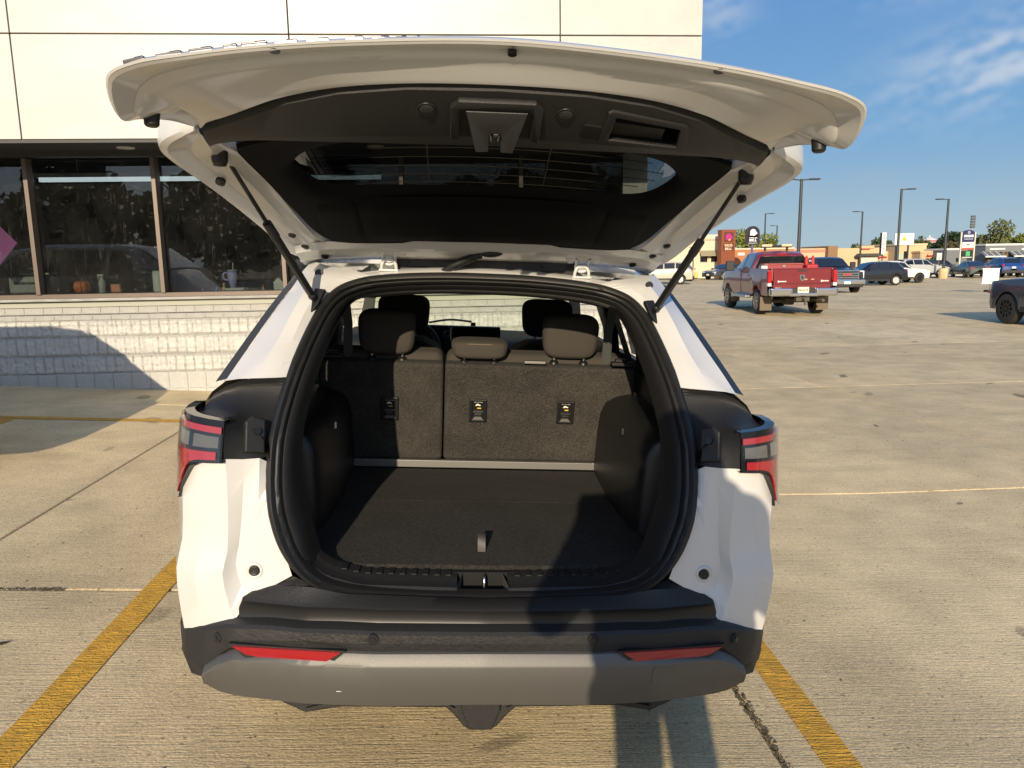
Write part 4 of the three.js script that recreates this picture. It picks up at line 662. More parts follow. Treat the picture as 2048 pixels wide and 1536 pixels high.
// side frames ("wings") and the header along the hinges
{
  const Wo = [[0.705, 1.93, 0.04], [0.76, 1.918, 0.0], [0.82, 1.905, -0.06], [0.847, 1.893, -0.12], [0.842, 1.876, -0.165], [0.79, 1.815, -0.36], [0.72, 1.722, -0.6], [0.668, 1.642, -0.8], [0.60, 1.622, -0.86]];
  const Wi = [[0.69, 1.925, 0.01], [0.68, 1.918, -0.05], [0.665, 1.91, -0.11], [0.652, 1.905, -0.15], [0.640, 1.896, -0.19], [0.605, 1.83, -0.34], [0.570, 1.742, -0.56], [0.535, 1.692, -0.68], [0.48, 1.672, -0.735]];
  const a = curve(Wo, 40), b = curve(Wi, 40);
  const frame = loft([mixRow(a, a, 0, 0.05), mixRow(a, a, 0, 0.012).map(([x, y, z]) => [x + 0.004, y, z]), a, mixRow(a, b, 0.10, -0.008), mixRow(a, b, 0.16, -0.001), mixRow(a, b, 0.30, 0.006), mixRow(a, b, 0.42, -0.012), mixRow(a, b, 0.72, -0.016), mixRow(a, b, 0.80, -0.004), mixRow(a, b, 0.9, 0.0), mixRow(a, b, 0.96, -0.008), mixRow(b, b, 0, 0.012)], { crease: 0.5 });
  T('side_frame', frame, M.paintInner); T('side_frame', mirrorGeo(frame), M.paintInner);
  const outer = loft([mixRow(a, a, 0, 0.05), mixRow(a, b, 0.5, 0.065), mixRow(b, b, 0, 0.06)], { crease: 1 });
  T('outer_skin', outer, M.paint); T('outer_skin', mirrorGeo(outer), M.paint);
  const xs = []; for (let i = -24; i <= 24; i++) xs.push(i / 24 * 0.635);
  const bulge = (x) => interp(Math.abs(x + 0.01), [0, 0.16, 0.22, 0.5], [0.012, 0.012, 0, 0]);
  T('header', loft([[1.697, -0.685, 0], [1.690, -0.70, 0], [1.672, -0.715, -0.004], [1.664, -0.745, 0.4], [1.656, -0.775, 1], [1.645, -0.79, 0.2], [1.640, -0.835, 0], [1.634, -0.862, 0], [1.66, -0.88, 0]].map(([y, z, k]) => xs.map((x) => [x, y - bulge(x) * k + interp(Math.abs(x), [0, 0.4, 0.53, 0.6, 0.635], [0, -0.004, -0.012, -0.02, -0.03]), z])), { crease: 0.5 }), M.paintInner);
  T('spoiler', loft([[1.70, -0.88], [1.76, -0.7], [1.80, -0.6]].map(([y, z]) => xs.map((x) => [x * 1.15, y - 0.02 * (x / 0.5) ** 2, z])), { crease: 1 }), M.paint);
  for (const s of [-1, 1]) for (const [x, y, z, r] of [[0.742, 1.840, -0.268, 0.0135], [0.625, 1.712, -0.622, 0.0125], [0.600, 1.678, -0.705, 0.013], [0.548, 1.647, -0.785, 0.013]]) {
    const n = [s * 0.12, -0.85, 0.5], pl = T('plug', merge([disc([s * x, y - 0.008, z + 0.004], n, r, 0.012, 20)]), M.rubber);
    P('plug_centre', disc([s * x, y - 0.0145, z + 0.008], n, r * 0.5, 0.004, 16), M.trimSmooth, tailgate);
  }
}
// black trim panel: a deep moulding that starts at the painted panel and leans towards the car; placed by (x, t), t = 0 at its upper edge, 1 at its lower
const Ix = I_.map((p) => p[0]), topY = (x) => interp(Math.abs(x), Ix, I_.map((p) => p[1])) - 0.006, topZ = (x) => interp(Math.abs(x), Ix, I_.map((p) => p[2])) - 0.006;
const lowZ = (x) => interp(Math.abs(x), [0, 0.36, 0.5, 0.60, 0.66, 0.70], [0.12, 0.108, 0.08, 0.03, -0.02, -0.06]), lowY = (x) => interp(Math.abs(x), [0, 0.36, 0.5, 0.66, 0.72], [1.919, 1.907, 1.901, 1.899, 1.892]);
const TS = 0.168, trimAt = (x, t, d = 0) => [x * lerp(1, 1.02, clamp(t, 0, 1)), lerp(topY(x), lowY(x), t) - 0.005 * Math.sin(Math.PI * clamp(t, 0, 1)) - d * 0.89, lerp(topZ(x), lowZ(x), t) + d * 0.45];
const pocket = { x0: 0.252, x1: 0.428, t0: 0.24, t1: 0.80 };
{
  const K = 18, n = 132, rows = [], xt = []; for (let i = 0; i <= n; i++) { const q = lerp(-1, 1, i / n); xt.push(0.685 * q); }
  rows.push(xt.map((x) => { const p = trimAt(x, 0); return [p[0], p[1] + 0.02, p[2] + 0.003]; }));
  for (let k = 0; k <= K; k++) rows.push(xt.map((x) => trimAt(x, k / K)));
  rows.push(xt.map((x) => { const p = trimAt(x, 1); return [p[0], p[1] + 0.003, p[2] - 0.012]; }));
  rows.push(xt.map((x) => { const p = trimAt(x, 1); return [p[0] * 0.985, lerp(p[1], 1.93, 0.7), Math.min(p[2] - 0.05, lerp(p[2], -0.10, 0.9))]; }));
  const g = loft(rows, { crease: 0.6 }), pos = g.attributes.position, keep = [];
  const tOf = (x, z) => (topZ(x) - z) / (topZ(x) - lowZ(x));
  for (let i = 0; i < pos.count; i += 3) { const cx = (pos.getX(i) + pos.getX(i + 1) + pos.getX(i + 2)) / 3, cz = (pos.getZ(i) + pos.getZ(i + 1) + pos.getZ(i + 2)) / 3, t = tOf(cx / 1.01, cz); if (!(cx > pocket.x0 && cx < pocket.x1 && t > pocket.t0 && t < pocket.t1)) keep.push(i, i + 1, i + 2); }
  g.setIndex(keep);
  T('trim_panel', g.toNonIndexed(), M.trim);
  for (const s of [-1, 1]) { const rim = []; for (let k = 0; k <= 8; k++) { const p = trimAt(s * 0.685, k / 8); rim.push([[p[0], p[1], p[2]], [p[0] - s * 0.012, p[1] + 0.045, p[2] - 0.01]]); } T('trim_end', loft(rim), M.trim); }
}
// a flat outline in (x, t) laid onto the moulding, standing d metres proud of it
function drape(pts, thick, base = 0, rise = null, holes = []) {
  const v2 = ([x, t]) => new THREE.Vector2(x, -t * TS), s = new THREE.Shape(pts.map(v2)); for (const h of holes) s.holes.push(new THREE.Path(h.map(v2)));
  const g = new THREE.ExtrudeGeometry(s, { depth: thick, bevelEnabled: true, bevelThickness: Math.min(0.003, thick / 3), bevelSize: 0.003, bevelSegments: 2 }), p = g.attributes.position;
  for (let i = 0; i < p.count; i++) { const x = p.getX(i), t = -p.getY(i) / TS, d = p.getZ(i); p.setXYZ(i, ...trimAt(x, t, base + d * (rise ? rise(x, t) : 1))); }
  const h = mergeVertices(g.deleteAttribute('normal') && g); return toCreasedNormals(h, 0.6);
}
T('latch_surround', drape([[-0.098, 0.95], [-0.098, 0.24], [-0.082, 0.13], [0.082, 0.13], [0.098, 0.24], [0.098, 0.95], [0.083, 0.95], [0.083, 0.30], [0.072, 0.24], [-0.072, 0.24], [-0.083, 0.30], [-0.083, 0.95]], 0.010), M.trim);
T('latch_housing', drape([[-0.064, 0.30], [0.064, 0.30], [0.040, 1.05], [0.017, 1.05], [0.017, 0.74], [0.011, 0.66], [-0.011, 0.66], [-0.017, 0.74], [-0.017, 1.05], [-0.040, 1.05]], 0.034, -0.012, (x, t) => interp(t, [0.3, 1.05], [0.7, 1.3])), std(0.030, 0.030, 0.031, 0.45, { bumpMap: rep(grainTex, 9), bumpScale: 0.0006 }));
T('latch', merge([tube([[-0.010, 1.02], [-0.011, 0.8], [0, 0.72], [0.011, 0.8], [0.010, 1.02]].map(([x, t]) => trimAt(x, t, 0.008)), 0.004, 20, 6), (() => { const g = box(0.014, 0.012, 0.03, 0, 0, 0, 0.003); g.translate(...trimAt(0.002, 0.85, 0.006)); return g; })()]), M.steel);
for (const x of [-0.152, 0.152]) { const c = trimAt(x, 0.34, 0.001); T('plug_ring', (() => { const g = new THREE.TorusGeometry(0.0195, 0.0026, 8, 32); g.rotateX(1.1); g.translate(...c); return g; })(), M.trimSmooth); T('plug_cap', (() => { const g = lathe([[0, -0.0055], [0.012, -0.005], [0.0165, -0.002], [0.017, 0.004]], 28); g.rotateX(-0.47); g.translate(...c); return g; })(), M.trim); }
T('switch_cover', drape([[0.196, 0.80], [0.202, 0.84], [0.236, 0.84], [0.241, 0.80], [0.240, 0.56], [0.235, 0.52], [0.202, 0.52], [0.197, 0.56]], 0.0025, 0), M.trimSmooth);
T('handle_frame', drape([[0.240, 0.88], [0.442, 0.86], [0.436, 0.19], [0.428, 0.16], [0.256, 0.16], [0.248, 0.20]], 0.006, -0.001, null, [[[0.256, 0.80], [0.262, 0.24], [0.420, 0.24], [0.426, 0.79]]]), M.trim);
{ const { x0, x1, t0, t1 } = pocket, A = (x, t, d) => trimAt(x, t, d), dd = -0.055, q = (a, b, c, d) => loft([[a, b], [c, d]]);
  T('handle_pocket', merge([q(A(x0, t0, dd), A(x1, t0, dd), A(x0, t1, dd), A(x1, t1, dd)), q(A(x0, t0, 0), A(x1, t0, 0), A(x0, t0, dd), A(x1, t0, dd)), q(A(x0, t1, 0), A(x1, t1, 0), A(x0, t1, dd), A(x1, t1, dd)), q(A(x0, t0, 0), A(x0, t1, 0), A(x0, t0, dd), A(x0, t1, dd)), q(A(x1, t0, 0), A(x1, t1, 0), A(x1, t0, dd), A(x1, t1, dd))]), M.trimSmooth);
  T('pull_handle', drape([[0.262, 0.50], [0.385, 0.50], [0.385, 0.78], [0.262, 0.78]], 0.02, -0.034), M.trim); }
for (const s of [-1, 1]) {
  T('rubber_buffer', (() => { const g = lathe([[0, -0.048], [0.012, -0.048], [0.0155, -0.044], [0.0185, 0.004], [0.019, 0.014]], 24); g.rotateX(-0.12); g.translate(s * 0.742, 1.947, 0.195); return g; })(), M.rubber);
  T('strut_mount', (() => { const g = lathe([[0, -0.046], [0.016, -0.044], [0.021, -0.030], [0.022, 0.02]], 20); g.translate(s * 0.708, 1.905, -0.152); return g; })(), M.trimSmooth);
  T('rim_hole', (() => { const g = disc([s * 0.44, 2.0235, 0.374], [0, -1, 0.2], 0.0125, 0.006, 24); return g; })(), M.cove);
}
T('rim_hole', disc([0.022, 2.0435, 0.356], [0, -1, 0.25], 0.009, 0.010, 20), M.cove); T('rim_hole', disc([0.022, 2.0505, 0.380], [0, -1, 0.25], 0.004, 0.004, 14), M.cove);
// raised chrome letter blocks on the outer skin, seen edge-on
for (const [x, w] of [[-0.70, 0.045], [-0.635, 0.055], [-0.575, 0.05], [-0.52, 0.03], [-0.475, 0.055], [-0.415, 0.05], [-0.355, 0.05], [-0.285, 0.04], [-0.235, 0.04], [-0.195, 0.025], [-0.165, 0.015]]) { const t = interp(Math.abs(x), [0, 0.29, 0.47, 0.6, 0.7], [2.053, 2.039, 2.022, 2.002, 1.982]); const b = T('badge_letter', merge([box(w * 0.9, 0.008, 0.030, 0, 0, 0, 0.002), box(w * 0.4, 0.010, 0.012, w * 0.2, 0.001, 0.004, 0.002)]), std(0.16, 0.16, 0.18, 0.25, { metalness: 1 })); b.position.set(x, t + 0.0105, 0.370); b.rotation.set(0.12, 0, -Math.sign(x) * interp(Math.abs(x), [0, 0.5, 0.7], [0, 0.12, 0.25])); }
// rear window with its black border, and the cover panels above it
const Gy = (x, z) => interp(z, [-0.87, -0.12, -0.05], [1.612, 1.945, 1.96]) - 0.05 * (x / 0.6) ** 2 * interp(z, [-0.85, -0.12], [0.3, 0.8]) + 0.004;
{
  const gridSheet = (pts, yoff, n = 60) => { // triangulate an outline finely by rows in z
    const zs = pts.map((p) => p[1]), z0 = Math.min(...zs), z1 = Math.max(...zs), rows = [];
    const cross = (z) => { const xs = []; for (let i = 0; i < pts.length; i++) { const a = pts[i], b = pts[(i + 1) % pts.length]; if ((a[1] - z) * (b[1] - z) < 0 || a[1] === z) xs.push(a[0] + (b[0] - a[0]) * ((z - a[1]) / ((b[1] - a[1]) || 1))); } return [Math.min(...xs), Math.max(...xs)]; };
    for (let k = 0; k <= 24; k++) { const z = lerp(z0 + 1e-4, z1 - 1e-4, k / 24), [a, b] = cross(z), r = []; for (let i = 0; i <= n; i++) { const x = lerp(a, b, i / n); r.push([x, Gy(x, z) + yoff(x, z), z]); } rows.push(r); }
    return loft(rows, { crease: 1.2 });
  };
  const sym = (h) => [...h, ...h.slice().reverse().filter(([x]) => x > 1e-6).map(([x, z]) => [-x, z])];
  const outerB = sym([[0, -0.075], [0.62, -0.10], [0.66, -0.12], [0.655, -0.16], [0.625, -0.28], [0.592, -0.44], [0.557, -0.60], [0.525, -0.665], [0.48, -0.695], [0, -0.70]]);
  const clear = sym([[0, -0.125], [0.30, -0.135], [0.42, -0.155], [0.49, -0.185], [0.535, -0.235], [0.525, -0.285], [0.49, -0.345], [0.44, -0.375], [0.30, -0.385], [0, -0.39]]);
  const sh = new THREE.Shape(outerB.map(([x, z]) => new THREE.Vector2(x, z))); sh.holes.push(new THREE.Path(clear.map(([x, z]) => new THREE.Vector2(x, z))));
  // border: a band of quads between the outer outline and the opening, dished towards the glass
  const cen = [0, -0.27], per = (pts, n) => { const c = new THREE.CatmullRomCurve3(pts.map(([x, z]) => V(x, 0, z)), true, 'centripetal'); const o = []; for (let i = 0; i < n; i++) { const p = c.getPoint(i / n); o.push([p.x, p.z]); } return o; };
  const hitOutline = (ang, pts) => { const dx = Math.cos(ang), dz = Math.sin(ang); let best = 0; for (let i = 0; i < pts.length; i++) { const [ax, az] = pts[i], [bx, bzz] = pts[(i + 1) % pts.length], ex = bx - ax, ez = bzz - az, rx = ax - cen[0], rz = az - cen[1], det = dx * ez - dz * ex; if (Math.abs(det) < 1e-12) continue; const t = (rx * ez - rz * ex) / det, u = (rx * dz - rz * dx) / det; if (u >= -1e-6 && u <= 1 + 1e-6 && t > best) best = t; } return [cen[0] + dx * best, cen[1] + dz * best]; };
  const fineO = per(outerB, 240), fineC = per(clear, 240), nA = 160, bandRows = [];
  const offs = [[0, 0.012], [0.02, 0.0], [0.5, -0.004], [0.82, 0.002], [0.93, 0.012], [1, 0.028]];
  for (const [t, dy] of offs) { const r = []; for (let i = 0; i < nA; i++) { const ang = i / nA * 2 * Math.PI + 0.001, o = hitOutline(ang, fineO), c = hitOutline(ang, fineC), x = lerp(o[0], c[0], t), z = lerp(o[1], c[1], t); r.push([x, Gy(x, z) + dy, z]); } bandRows.push(r); }
  T('window_border', loft(bandRows, { closed: true, crease: 0.8 }), M.deepBlack);
  T('rear_window', gridSheet(sym([[0, -0.10], [0.5, -0.12], [0.585, -0.2], [0.575, -0.30], [0.52, -0.40], [0, -0.43]]), () => 0.032, 40), M.tint);
  const wire = std(0.12, 0.10, 0.07, 0.5, { metalness: 0.4 });
  for (let k = 0; k < 6; k++) { const z = -0.165 - k * 0.042, xm = interp(z, [-0.38, -0.3, -0.24, -0.16], [0.40, 0.49, 0.52, 0.38]), pts = []; for (let i = 0; i <= 16; i++) { const x = lerp(-xm, xm, i / 16); pts.push([x, Gy(x, z) + 0.0295, z - 0.018 * (x / 0.5) ** 2]); } T('heater_wire', tube(pts, 0.0011, 24, 4), wire); }
  for (const x of [-0.17, 0.17]) T('heater_wire', tube([[x, Gy(x, -0.15) + 0.029, -0.15], [x, Gy(x, -0.27) + 0.029, -0.27], [x, Gy(x, -0.37) + 0.029, -0.37]], 0.0011, 8, 4), wire);
  const seams = [-0.392, 0.38];
  for (const [a, b] of [[-0.52, seams[0]], [seams[0], seams[1]], [seams[1], 0.52]]) { const rows = []; for (let k = 0; k <= 8; k++) { const z = lerp(-0.405, -0.69, k / 8), m = interp(z, [-0.69, -0.6, -0.40], [0.485, 0.54, 0.5]), r = []; for (let i = 0; i <= 14; i++) { const x = clamp(lerp(a + 0.0015, b - 0.0015, i / 14), -m, m); r.push([x, Gy(x, z) - 0.010 + (k === 0 || k === 8 ? 0.012 : 0) + (i === 0 || i === 14 ? 0.006 : 0), z]); } rows.push(r); } T('header_cover', loft(rows, { crease: 0.7 }), M.deepBlack); }
}
// hinges, wiring boot
for (const s of [-1, 1]) {
  const h = P('hinge', merge([tube([[s * 0.346 - 0.026, 1.655, -0.775], [s * 0.346 - 0.020, 1.635, -0.792], [s * 0.346 - 0.018, 1.618, -0.800], [s * 0.346, 1.610, -0.800], [s * 0.346 + 0.018, 1.618, -0.800], [s * 0.346 + 0.020, 1.635, -0.792], [s * 0.346 + 0.026, 1.655, -0.775]], 0.0065, 30, 8), tube([[s * 0.346 - 0.026, 1.592, -0.79], [s * 0.346 - 0.024, 1.61, -0.785], [s * 0.346 - 0.015, 1.625, -0.785], [s * 0.346 + 0.015, 1.625, -0.785], [s * 0.346 + 0.024, 1.61, -0.785], [s * 0.346 + 0.026, 1.592, -0.79]], 0.006, 30, 8), box(0.07, 0.008, 0.03, s * 0.346, 1.590, -0.79, 0.003), box(0.034, 0.012, 0.03, s * 0.346 - 0.044, 1.656, -0.78, 0.004), box(0.034, 0.012, 0.03, s * 0.346 + 0.044, 1.656, -0.78, 0.004)]), M.paintInner);
  for (const q of [-0.046, 0.046]) P('hinge_bolt', merge([disc([s * 0.346 + q, 1.648, -0.772], [0, -0.6, 1], 0.010, 0.007, 6), disc([s * 0.346 + q, 1.650, -0.775], [0, -0.6, 1], 0.013, 0.003, 16)]), M.paintInner, h);
}
P('wiring_boot', tube([[-0.155, 1.588, -0.80], [-0.11, 1.618, -0.775], [-0.06, 1.642, -0.755], [-0.02, 1.655, -0.748]], 0.0125, 20, 12), M.rubber);
for (let k = 0; k < 12; k++) { const t = k / 11; P('boot_fold', (() => { const g = new THREE.TorusGeometry(0.0125, 0.0032, 6, 18); g.rotateY(Math.PI / 2); g.rotateZ(0.52); g.translate(lerp(-0.118, -0.052, t), lerp(1.613, 1.645, t), lerp(-0.778, -0.754, t)); return g; })(), M.rubber); }
P('boot_grommet', merge([(() => { const g = new THREE.SphereGeometry(0.03, 18, 12); g.scale(1.35, 0.55, 0.6); g.rotateZ(0.12); g.translate(0.018, 1.664, -0.742); return g; })()]), M.rubber);
// gas struts
for (const s of [-1, 1]) {
  const st = new THREE.Group(); st.name = 'gas_strut'; suv.add(st);
  const lo = [s * 0.572, 1.494, -0.585], hi = [s * 0.708 - 0.022, 1.892, -0.175], at = (t) => lo.map((v, i) => lerp(v, hi[i], t));
  P('strut_body', bar(at(0.04), at(0.5), 0.0125, 0.0125, 16), M.trimSmooth, st); P('strut_collar', bar(at(0.47), at(0.565), 0.0145, 0.0135, 16), M.trimSmooth, st); P('strut_rod', bar(at(0.55), at(1), 0.0062, 0.0062, 12), M.cove, st);
  for (const [t, r] of [[0.015, 0.014], [1, 0.011]]) { const g = new THREE.SphereGeometry(r, 12, 10); g.translate(...at(t)); P('ball_joint', g, M.trimSmooth, st); }
  const br = P('strut_bracket', extrude([[-0.016, -0.055], [0.022, -0.058], [0.026, -0.03], [0.012, 0.01], [0.012, 0.045], [-0.018, 0.05], [-0.022, 0.0]].map(([x, y]) => [x * s, y]), 0.008, { bevel: 0.003 }), M.trimSmooth); br.position.set(s * 0.575, 1.478, -0.60); br.rotation.set(-0.62, s * 0.25, s * 0.42);
  P('bracket_bolt', disc([s * 0.006, -0.04, 0.014], [0, 0, 1], 0.009, 0.008, 6), M.trim, br);
}
// ---------------------------------------------------------------- vehicles (built facing -z, origin on the ground)
const carPaint = (r, g, b) => phys(r, g, b, 0.3, { clearcoat: 1, clearcoatRoughness: 0.05 });
const VM = { lampWhite: phys(0.62, 0.64, 0.66, 0.1, { clearcoat: 1 }), red: M.redLens, plate: std(0.65, 0.63, 0.58, 0.6), blackPlastic: std(0.02, 0.02, 0.02, 0.6), dirty: std(0.10, 0.085, 0.065, 0.9), mud: std(0.16, 0.13, 0.09, 1) };
function wheelOf(parent, x, y, z, r, w, rimMat, spokes = 6) {
  const g = new THREE.Group(); g.name = 'wheel'; g.position.set(x, y, z); parent.add(g);
  const k = r / 0.35, ty = lathe([[0.19 * k, -w / 2], [0.32 * k, -w / 2], [0.345 * k, -w * 0.36], [0.35 * k, 0], [0.345 * k, w * 0.36], [0.32 * k, w / 2], [0.19 * k, w / 2]], 32); ty.rotateZ(Math.PI / 2);
  mesh('tyre', ty, M.tyre, g);
  const s = Math.sign(x), list = [disc([s * w * 0.28, 0, 0], [1, 0, 0], r * 0.60, 0.02, 24)];
  const rg = new THREE.TorusGeometry(r * 0.60, r * 0.045, 6, 28); rg.rotateY(Math.PI / 2); rg.translate(s * w * 0.46, 0, 0); list.push(rg);
  for (let i = 0; i < spokes; i++) { const b = box(w * 0.12, r * 0.58, r * 0.16, s * w * 0.42, r * 0.3, 0); b.rotateX(i * 2 * Math.PI / spokes); list.push(b); }
  list.push(disc([s * w * 0.46, 0, 0], [1, 0, 0], r * 0.13, 0.03, 14));
  mesh('rim', merge(list), rimMat, g);
  return g;
}
function shell(spec) {
  const { st, wheels, R, sill } = spec, zs0 = st.map((s) => s[0]);
  const at = (z, k) => interp(z, zs0, st.map((s) => s[k]));
  const zs = new Set(zs0);
  for (const wz of wheels) for (let i = -7; i <= 7; i++) { const z = wz + Math.sin(i / 7 * Math.PI / 2) * R * 1.14; if (z > zs0[0] && z < zs0.at(-1)) zs.add(+z.toFixed(4)); }
  for (let z = zs0[0]; z < zs0.at(-1); z += 0.22) zs.add(+z.toFixed(4));
  const list = [...zs].sort((a, b) => a - b);
  const yb = (z) => { let y = sill; for (const wz of wheels) { const q = (R * 1.14) ** 2 - (z - wz) ** 2; if (q > 0) y = Math.max(y, R + Math.sqrt(q)); } return y; };
  const ring = (z) => {
    const belt = at(z, 1), roof = at(z, 2), w = at(z, 3), wr = at(z, 4), b = Math.min(yb(z), belt - 0.08), m = (y) => Math.max(b + 0.01, y);
    const h = [[w * 0.95, b], [w * 0.995, m(sill + 0.16)], [w, m(lerp(sill, belt, 0.55))], [w * 0.99, m(belt - 0.12)], [w * 0.96, belt], [lerp(w * 0.96, wr, 0.5), lerp(belt, roof - 0.06, 0.5)], [wr, Math.max(belt + 0.001, roof - 0.06)], [wr * 0.86, Math.max(belt + 0.002, roof - 0.014)], [wr * 0.45, roof], [0, roof + 0.012]];
    return [...h.map(([x, y]) => [x, y, z]), ...h.slice(0, -1).reverse().map(([x, y]) => [-x, y, z])];
  };
  const rows = list.map(ring), end = (r, dz) => { const c = r.reduce((a, p) => a + p[1], 0) / r.length; return r.map(([x, y, z]) => [x * 0.9, lerp(c, y, 0.92), z + dz]); }, cap = (r) => { const c = r.reduce((a, p) => a + p[1], 0) / r.length; return r.map(([x, y, z]) => [x * 0.001, lerp(c, y, 0.001), z]); };
  const e0 = end(rows[0], -0.05), e1 = end(rows.at(-1), 0.05);
  return { at, geo: loft([cap(e0), e0, ...rows, e1, cap(e1)], { crease: 0.7 }) };
}
function sideGlassOf(at, zb0, zb1, zt0, zt1, s, t0 = 0.10, t1 = 0.93) {
  const rows = [], n = 8;
  for (let k = 0; k <= 4; k++) { const t = lerp(t0, t1, k / 4), a = lerp(zb0, zt0, k / 4), b = lerp(zb1, zt1, k / 4), r = []; for (let i = 0; i <= n; i++) { const z = lerp(a, b, i / n), x = lerp(at(z, 3) * 0.96, at(z, 4), t) + 0.009, y = lerp(at(z, 1), at(z, 2) - 0.06, t); r.push([s * x, y, z]); } rows.push(r); }
  return loft(rows, { crease: 1 });
}
function screenOf(at, z0, z1, m = 0.9) {
  const rows = [], sg = z1 > z0 ? -1 : 1;
  for (let k = 0; k <= 6; k++) { const z = lerp(z0, z1, lerp(0.08, 0.95, k / 6)), r = []; for (let i = 0; i <= 10; i++) { const f = lerp(-1, 1, i / 10), wr = at(z, 4) * m; r.push([f * wr, at(z, 2) + 0.022 - 0.012 * f * f - (Math.abs(f) > 0.9 ? 0.004 : 0), z + sg * 0.012]); } rows.push(r); }
  return loft(rows, { crease: 1 });
}
function car(name, label, cat, pos, turn, spec, group) {
  const t = thing(name, label, cat, pos, turn, group);
  const { at, geo } = shell(spec);
  mesh('body', geo, spec.paint, t);
  for (const s of [-1, 1]) for (const [n, a, b, c, d] of spec.sideWindows) mesh(n, sideGlassOf(at, a, b, c, d, s), M.darkGlass, t);
  if (spec.front) mesh('windscreen', screenOf(at, ...spec.front), M.darkGlass, t);
  if (spec.back) mesh('rear_window', screenOf(at, ...spec.back), M.darkGlass, t);
  for (const z of spec.wheels) for (const s of [-1, 1]) wheelOf(t, s * (spec.track ?? 0.8), spec.R, z, spec.R, spec.tyreW ?? 0.24, spec.rim ?? M.alloy, spec.spokes);
  mesh('underbody', box(1.5, 0.3, spec.wheels[1] - spec.wheels[0] + 1.2, 0, spec.sill + 0.22, (spec.wheels[0] + spec.wheels[1]) / 2), M.under, t);
  for (const [n, m, ...b] of spec.extra ?? []) mesh(n, box(...b), m, t);
  t.userData.at = undefined;
  return { t, at };
}
const suvSpec = (paint, o = {}) => ({ paint, sill: 0.36, R: 0.37, wheels: [-1.42, 1.42], track: 0.82,
  st: [[-2.32, 0.80, 0.81, 0.80, 0.62], [-2.2, 0.92, 0.94, 0.89, 0.72], [-1.7, 1.03, 1.06, 0.93, 0.76], [-1.02, 1.09, 1.13, 0.94, 0.76], [-0.35, 1.12, 1.60, 0.95, 0.66], [0.1, 1.13, 1.70, 0.95, 0.66], [1.0, 1.15, 1.71, 0.95, 0.66], [1.75, 1.17, 1.64, 0.95, 0.64], [2.12, 1.15, 1.20, 0.93, 0.74], [2.30, 0.98, 1.0, 0.90, 0.74]],
  sideWindows: [['front_side_window', -0.75, 0.12, -0.28, 0.12], ['rear_side_window', 0.2, 0.98, 0.2, 0.98], ['quarter_window', 1.06, 1.85, 1.06, 1.62]], front: [-1.02, -0.33], back: [2.12, 1.75],
  extra: [['headlamp', VM.lampWhite, 0.34, 0.10, 0.16, -0.66, 0.86, -2.24, 0.03], ['headlamp', VM.lampWhite, 0.34, 0.10, 0.16, 0.66, 0.86, -2.24, 0.03], ['tail_lamp', VM.red, 0.16, 0.22, 0.2, -0.80, 1.04, 2.20, 0.03], ['tail_lamp', VM.red, 0.16, 0.22, 0.2, 0.80, 1.04, 2.20, 0.03], ['grille', VM.blackPlastic, 0.9, 0.2, 0.08, 0, 0.74, -2.36, 0.03], ['front_bumper', VM.blackPlastic, 1.62, 0.2, 0.14, 0, 0.48, -2.34, 0.05], ['rear_bumper', VM.blackPlastic, 1.66, 0.26, 0.16, 0, 0.52, 2.32, 0.05], ['number_plate', VM.plate, 0.32, 0.16, 0.012, 0, 0.86, 2.36], ['mirror', paint, 0.2, 0.14, 0.1, -1.03, 1.16, -0.6, 0.03], ['mirror', paint, 0.2, 0.14, 0.1, 1.03, 1.16, -0.6, 0.03], ['side_cladding', VM.blackPlastic, 1.90, 0.12, 1.9, 0, 0.40, 0]], ...o });
const sedanSpec = (paint, o = {}) => ({ paint, sill: 0.28, R: 0.33, wheels: [-1.38, 1.38], track: 0.78, tyreW: 0.22,
  st: [[-2.36, 0.66, 0.67, 0.74, 0.55], [-2.2, 0.76, 0.79, 0.86, 0.68], [-1.6, 0.86, 0.89, 0.90, 0.72], [-0.95, 0.93, 0.97, 0.91, 0.72], [-0.1, 0.96, 1.38, 0.91, 0.60], [0.3, 0.97, 1.44, 0.91, 0.60], [0.9, 0.98, 1.42, 0.91, 0.60], [1.75, 1.0, 1.04, 0.90, 0.70], [2.25, 0.97, 0.99, 0.86, 0.70], [2.36, 0.86, 0.87, 0.82, 0.66]],
  sideWindows: [['front_side_window', -0.6, 0.25, -0.05, 0.25], ['rear_side_window', 0.33, 1.2, 0.33, 0.95]], front: [-0.95, -0.1], back: [1.75, 0.9],
  extra: [['headlamp', VM.lampWhite, 0.36, 0.09, 0.3, -0.62, 0.70, -2.18, 0.03], ['headlamp', VM.lampWhite, 0.36, 0.09, 0.3, 0.62, 0.70, -2.18, 0.03], ['grille', VM.blackPlastic, 0.8, 0.16, 0.08, 0, 0.58, -2.38, 0.03], ['tail_lamp', VM.red, 0.4, 0.12, 0.1, -0.6, 0.86, 2.34, 0.03], ['tail_lamp', VM.red, 0.4, 0.12, 0.1, 0.6, 0.86, 2.34, 0.03], ['number_plate', VM.plate, 0.3, 0.13, 0.01, 0, 0.48, -2.42], ['front_bumper', VM.blackPlastic, 1.3, 0.12, 0.1, 0, 0.36, -2.36, 0.04], ['mirror', paint, 0.18, 0.12, 0.1, -0.98, 1.0, -0.55, 0.03], ['mirror', paint, 0.18, 0.12, 0.1, 0.98, 1.0, -0.55, 0.03]], ...o });
const onGround = (x, z) => [x, g0(x, z), z];

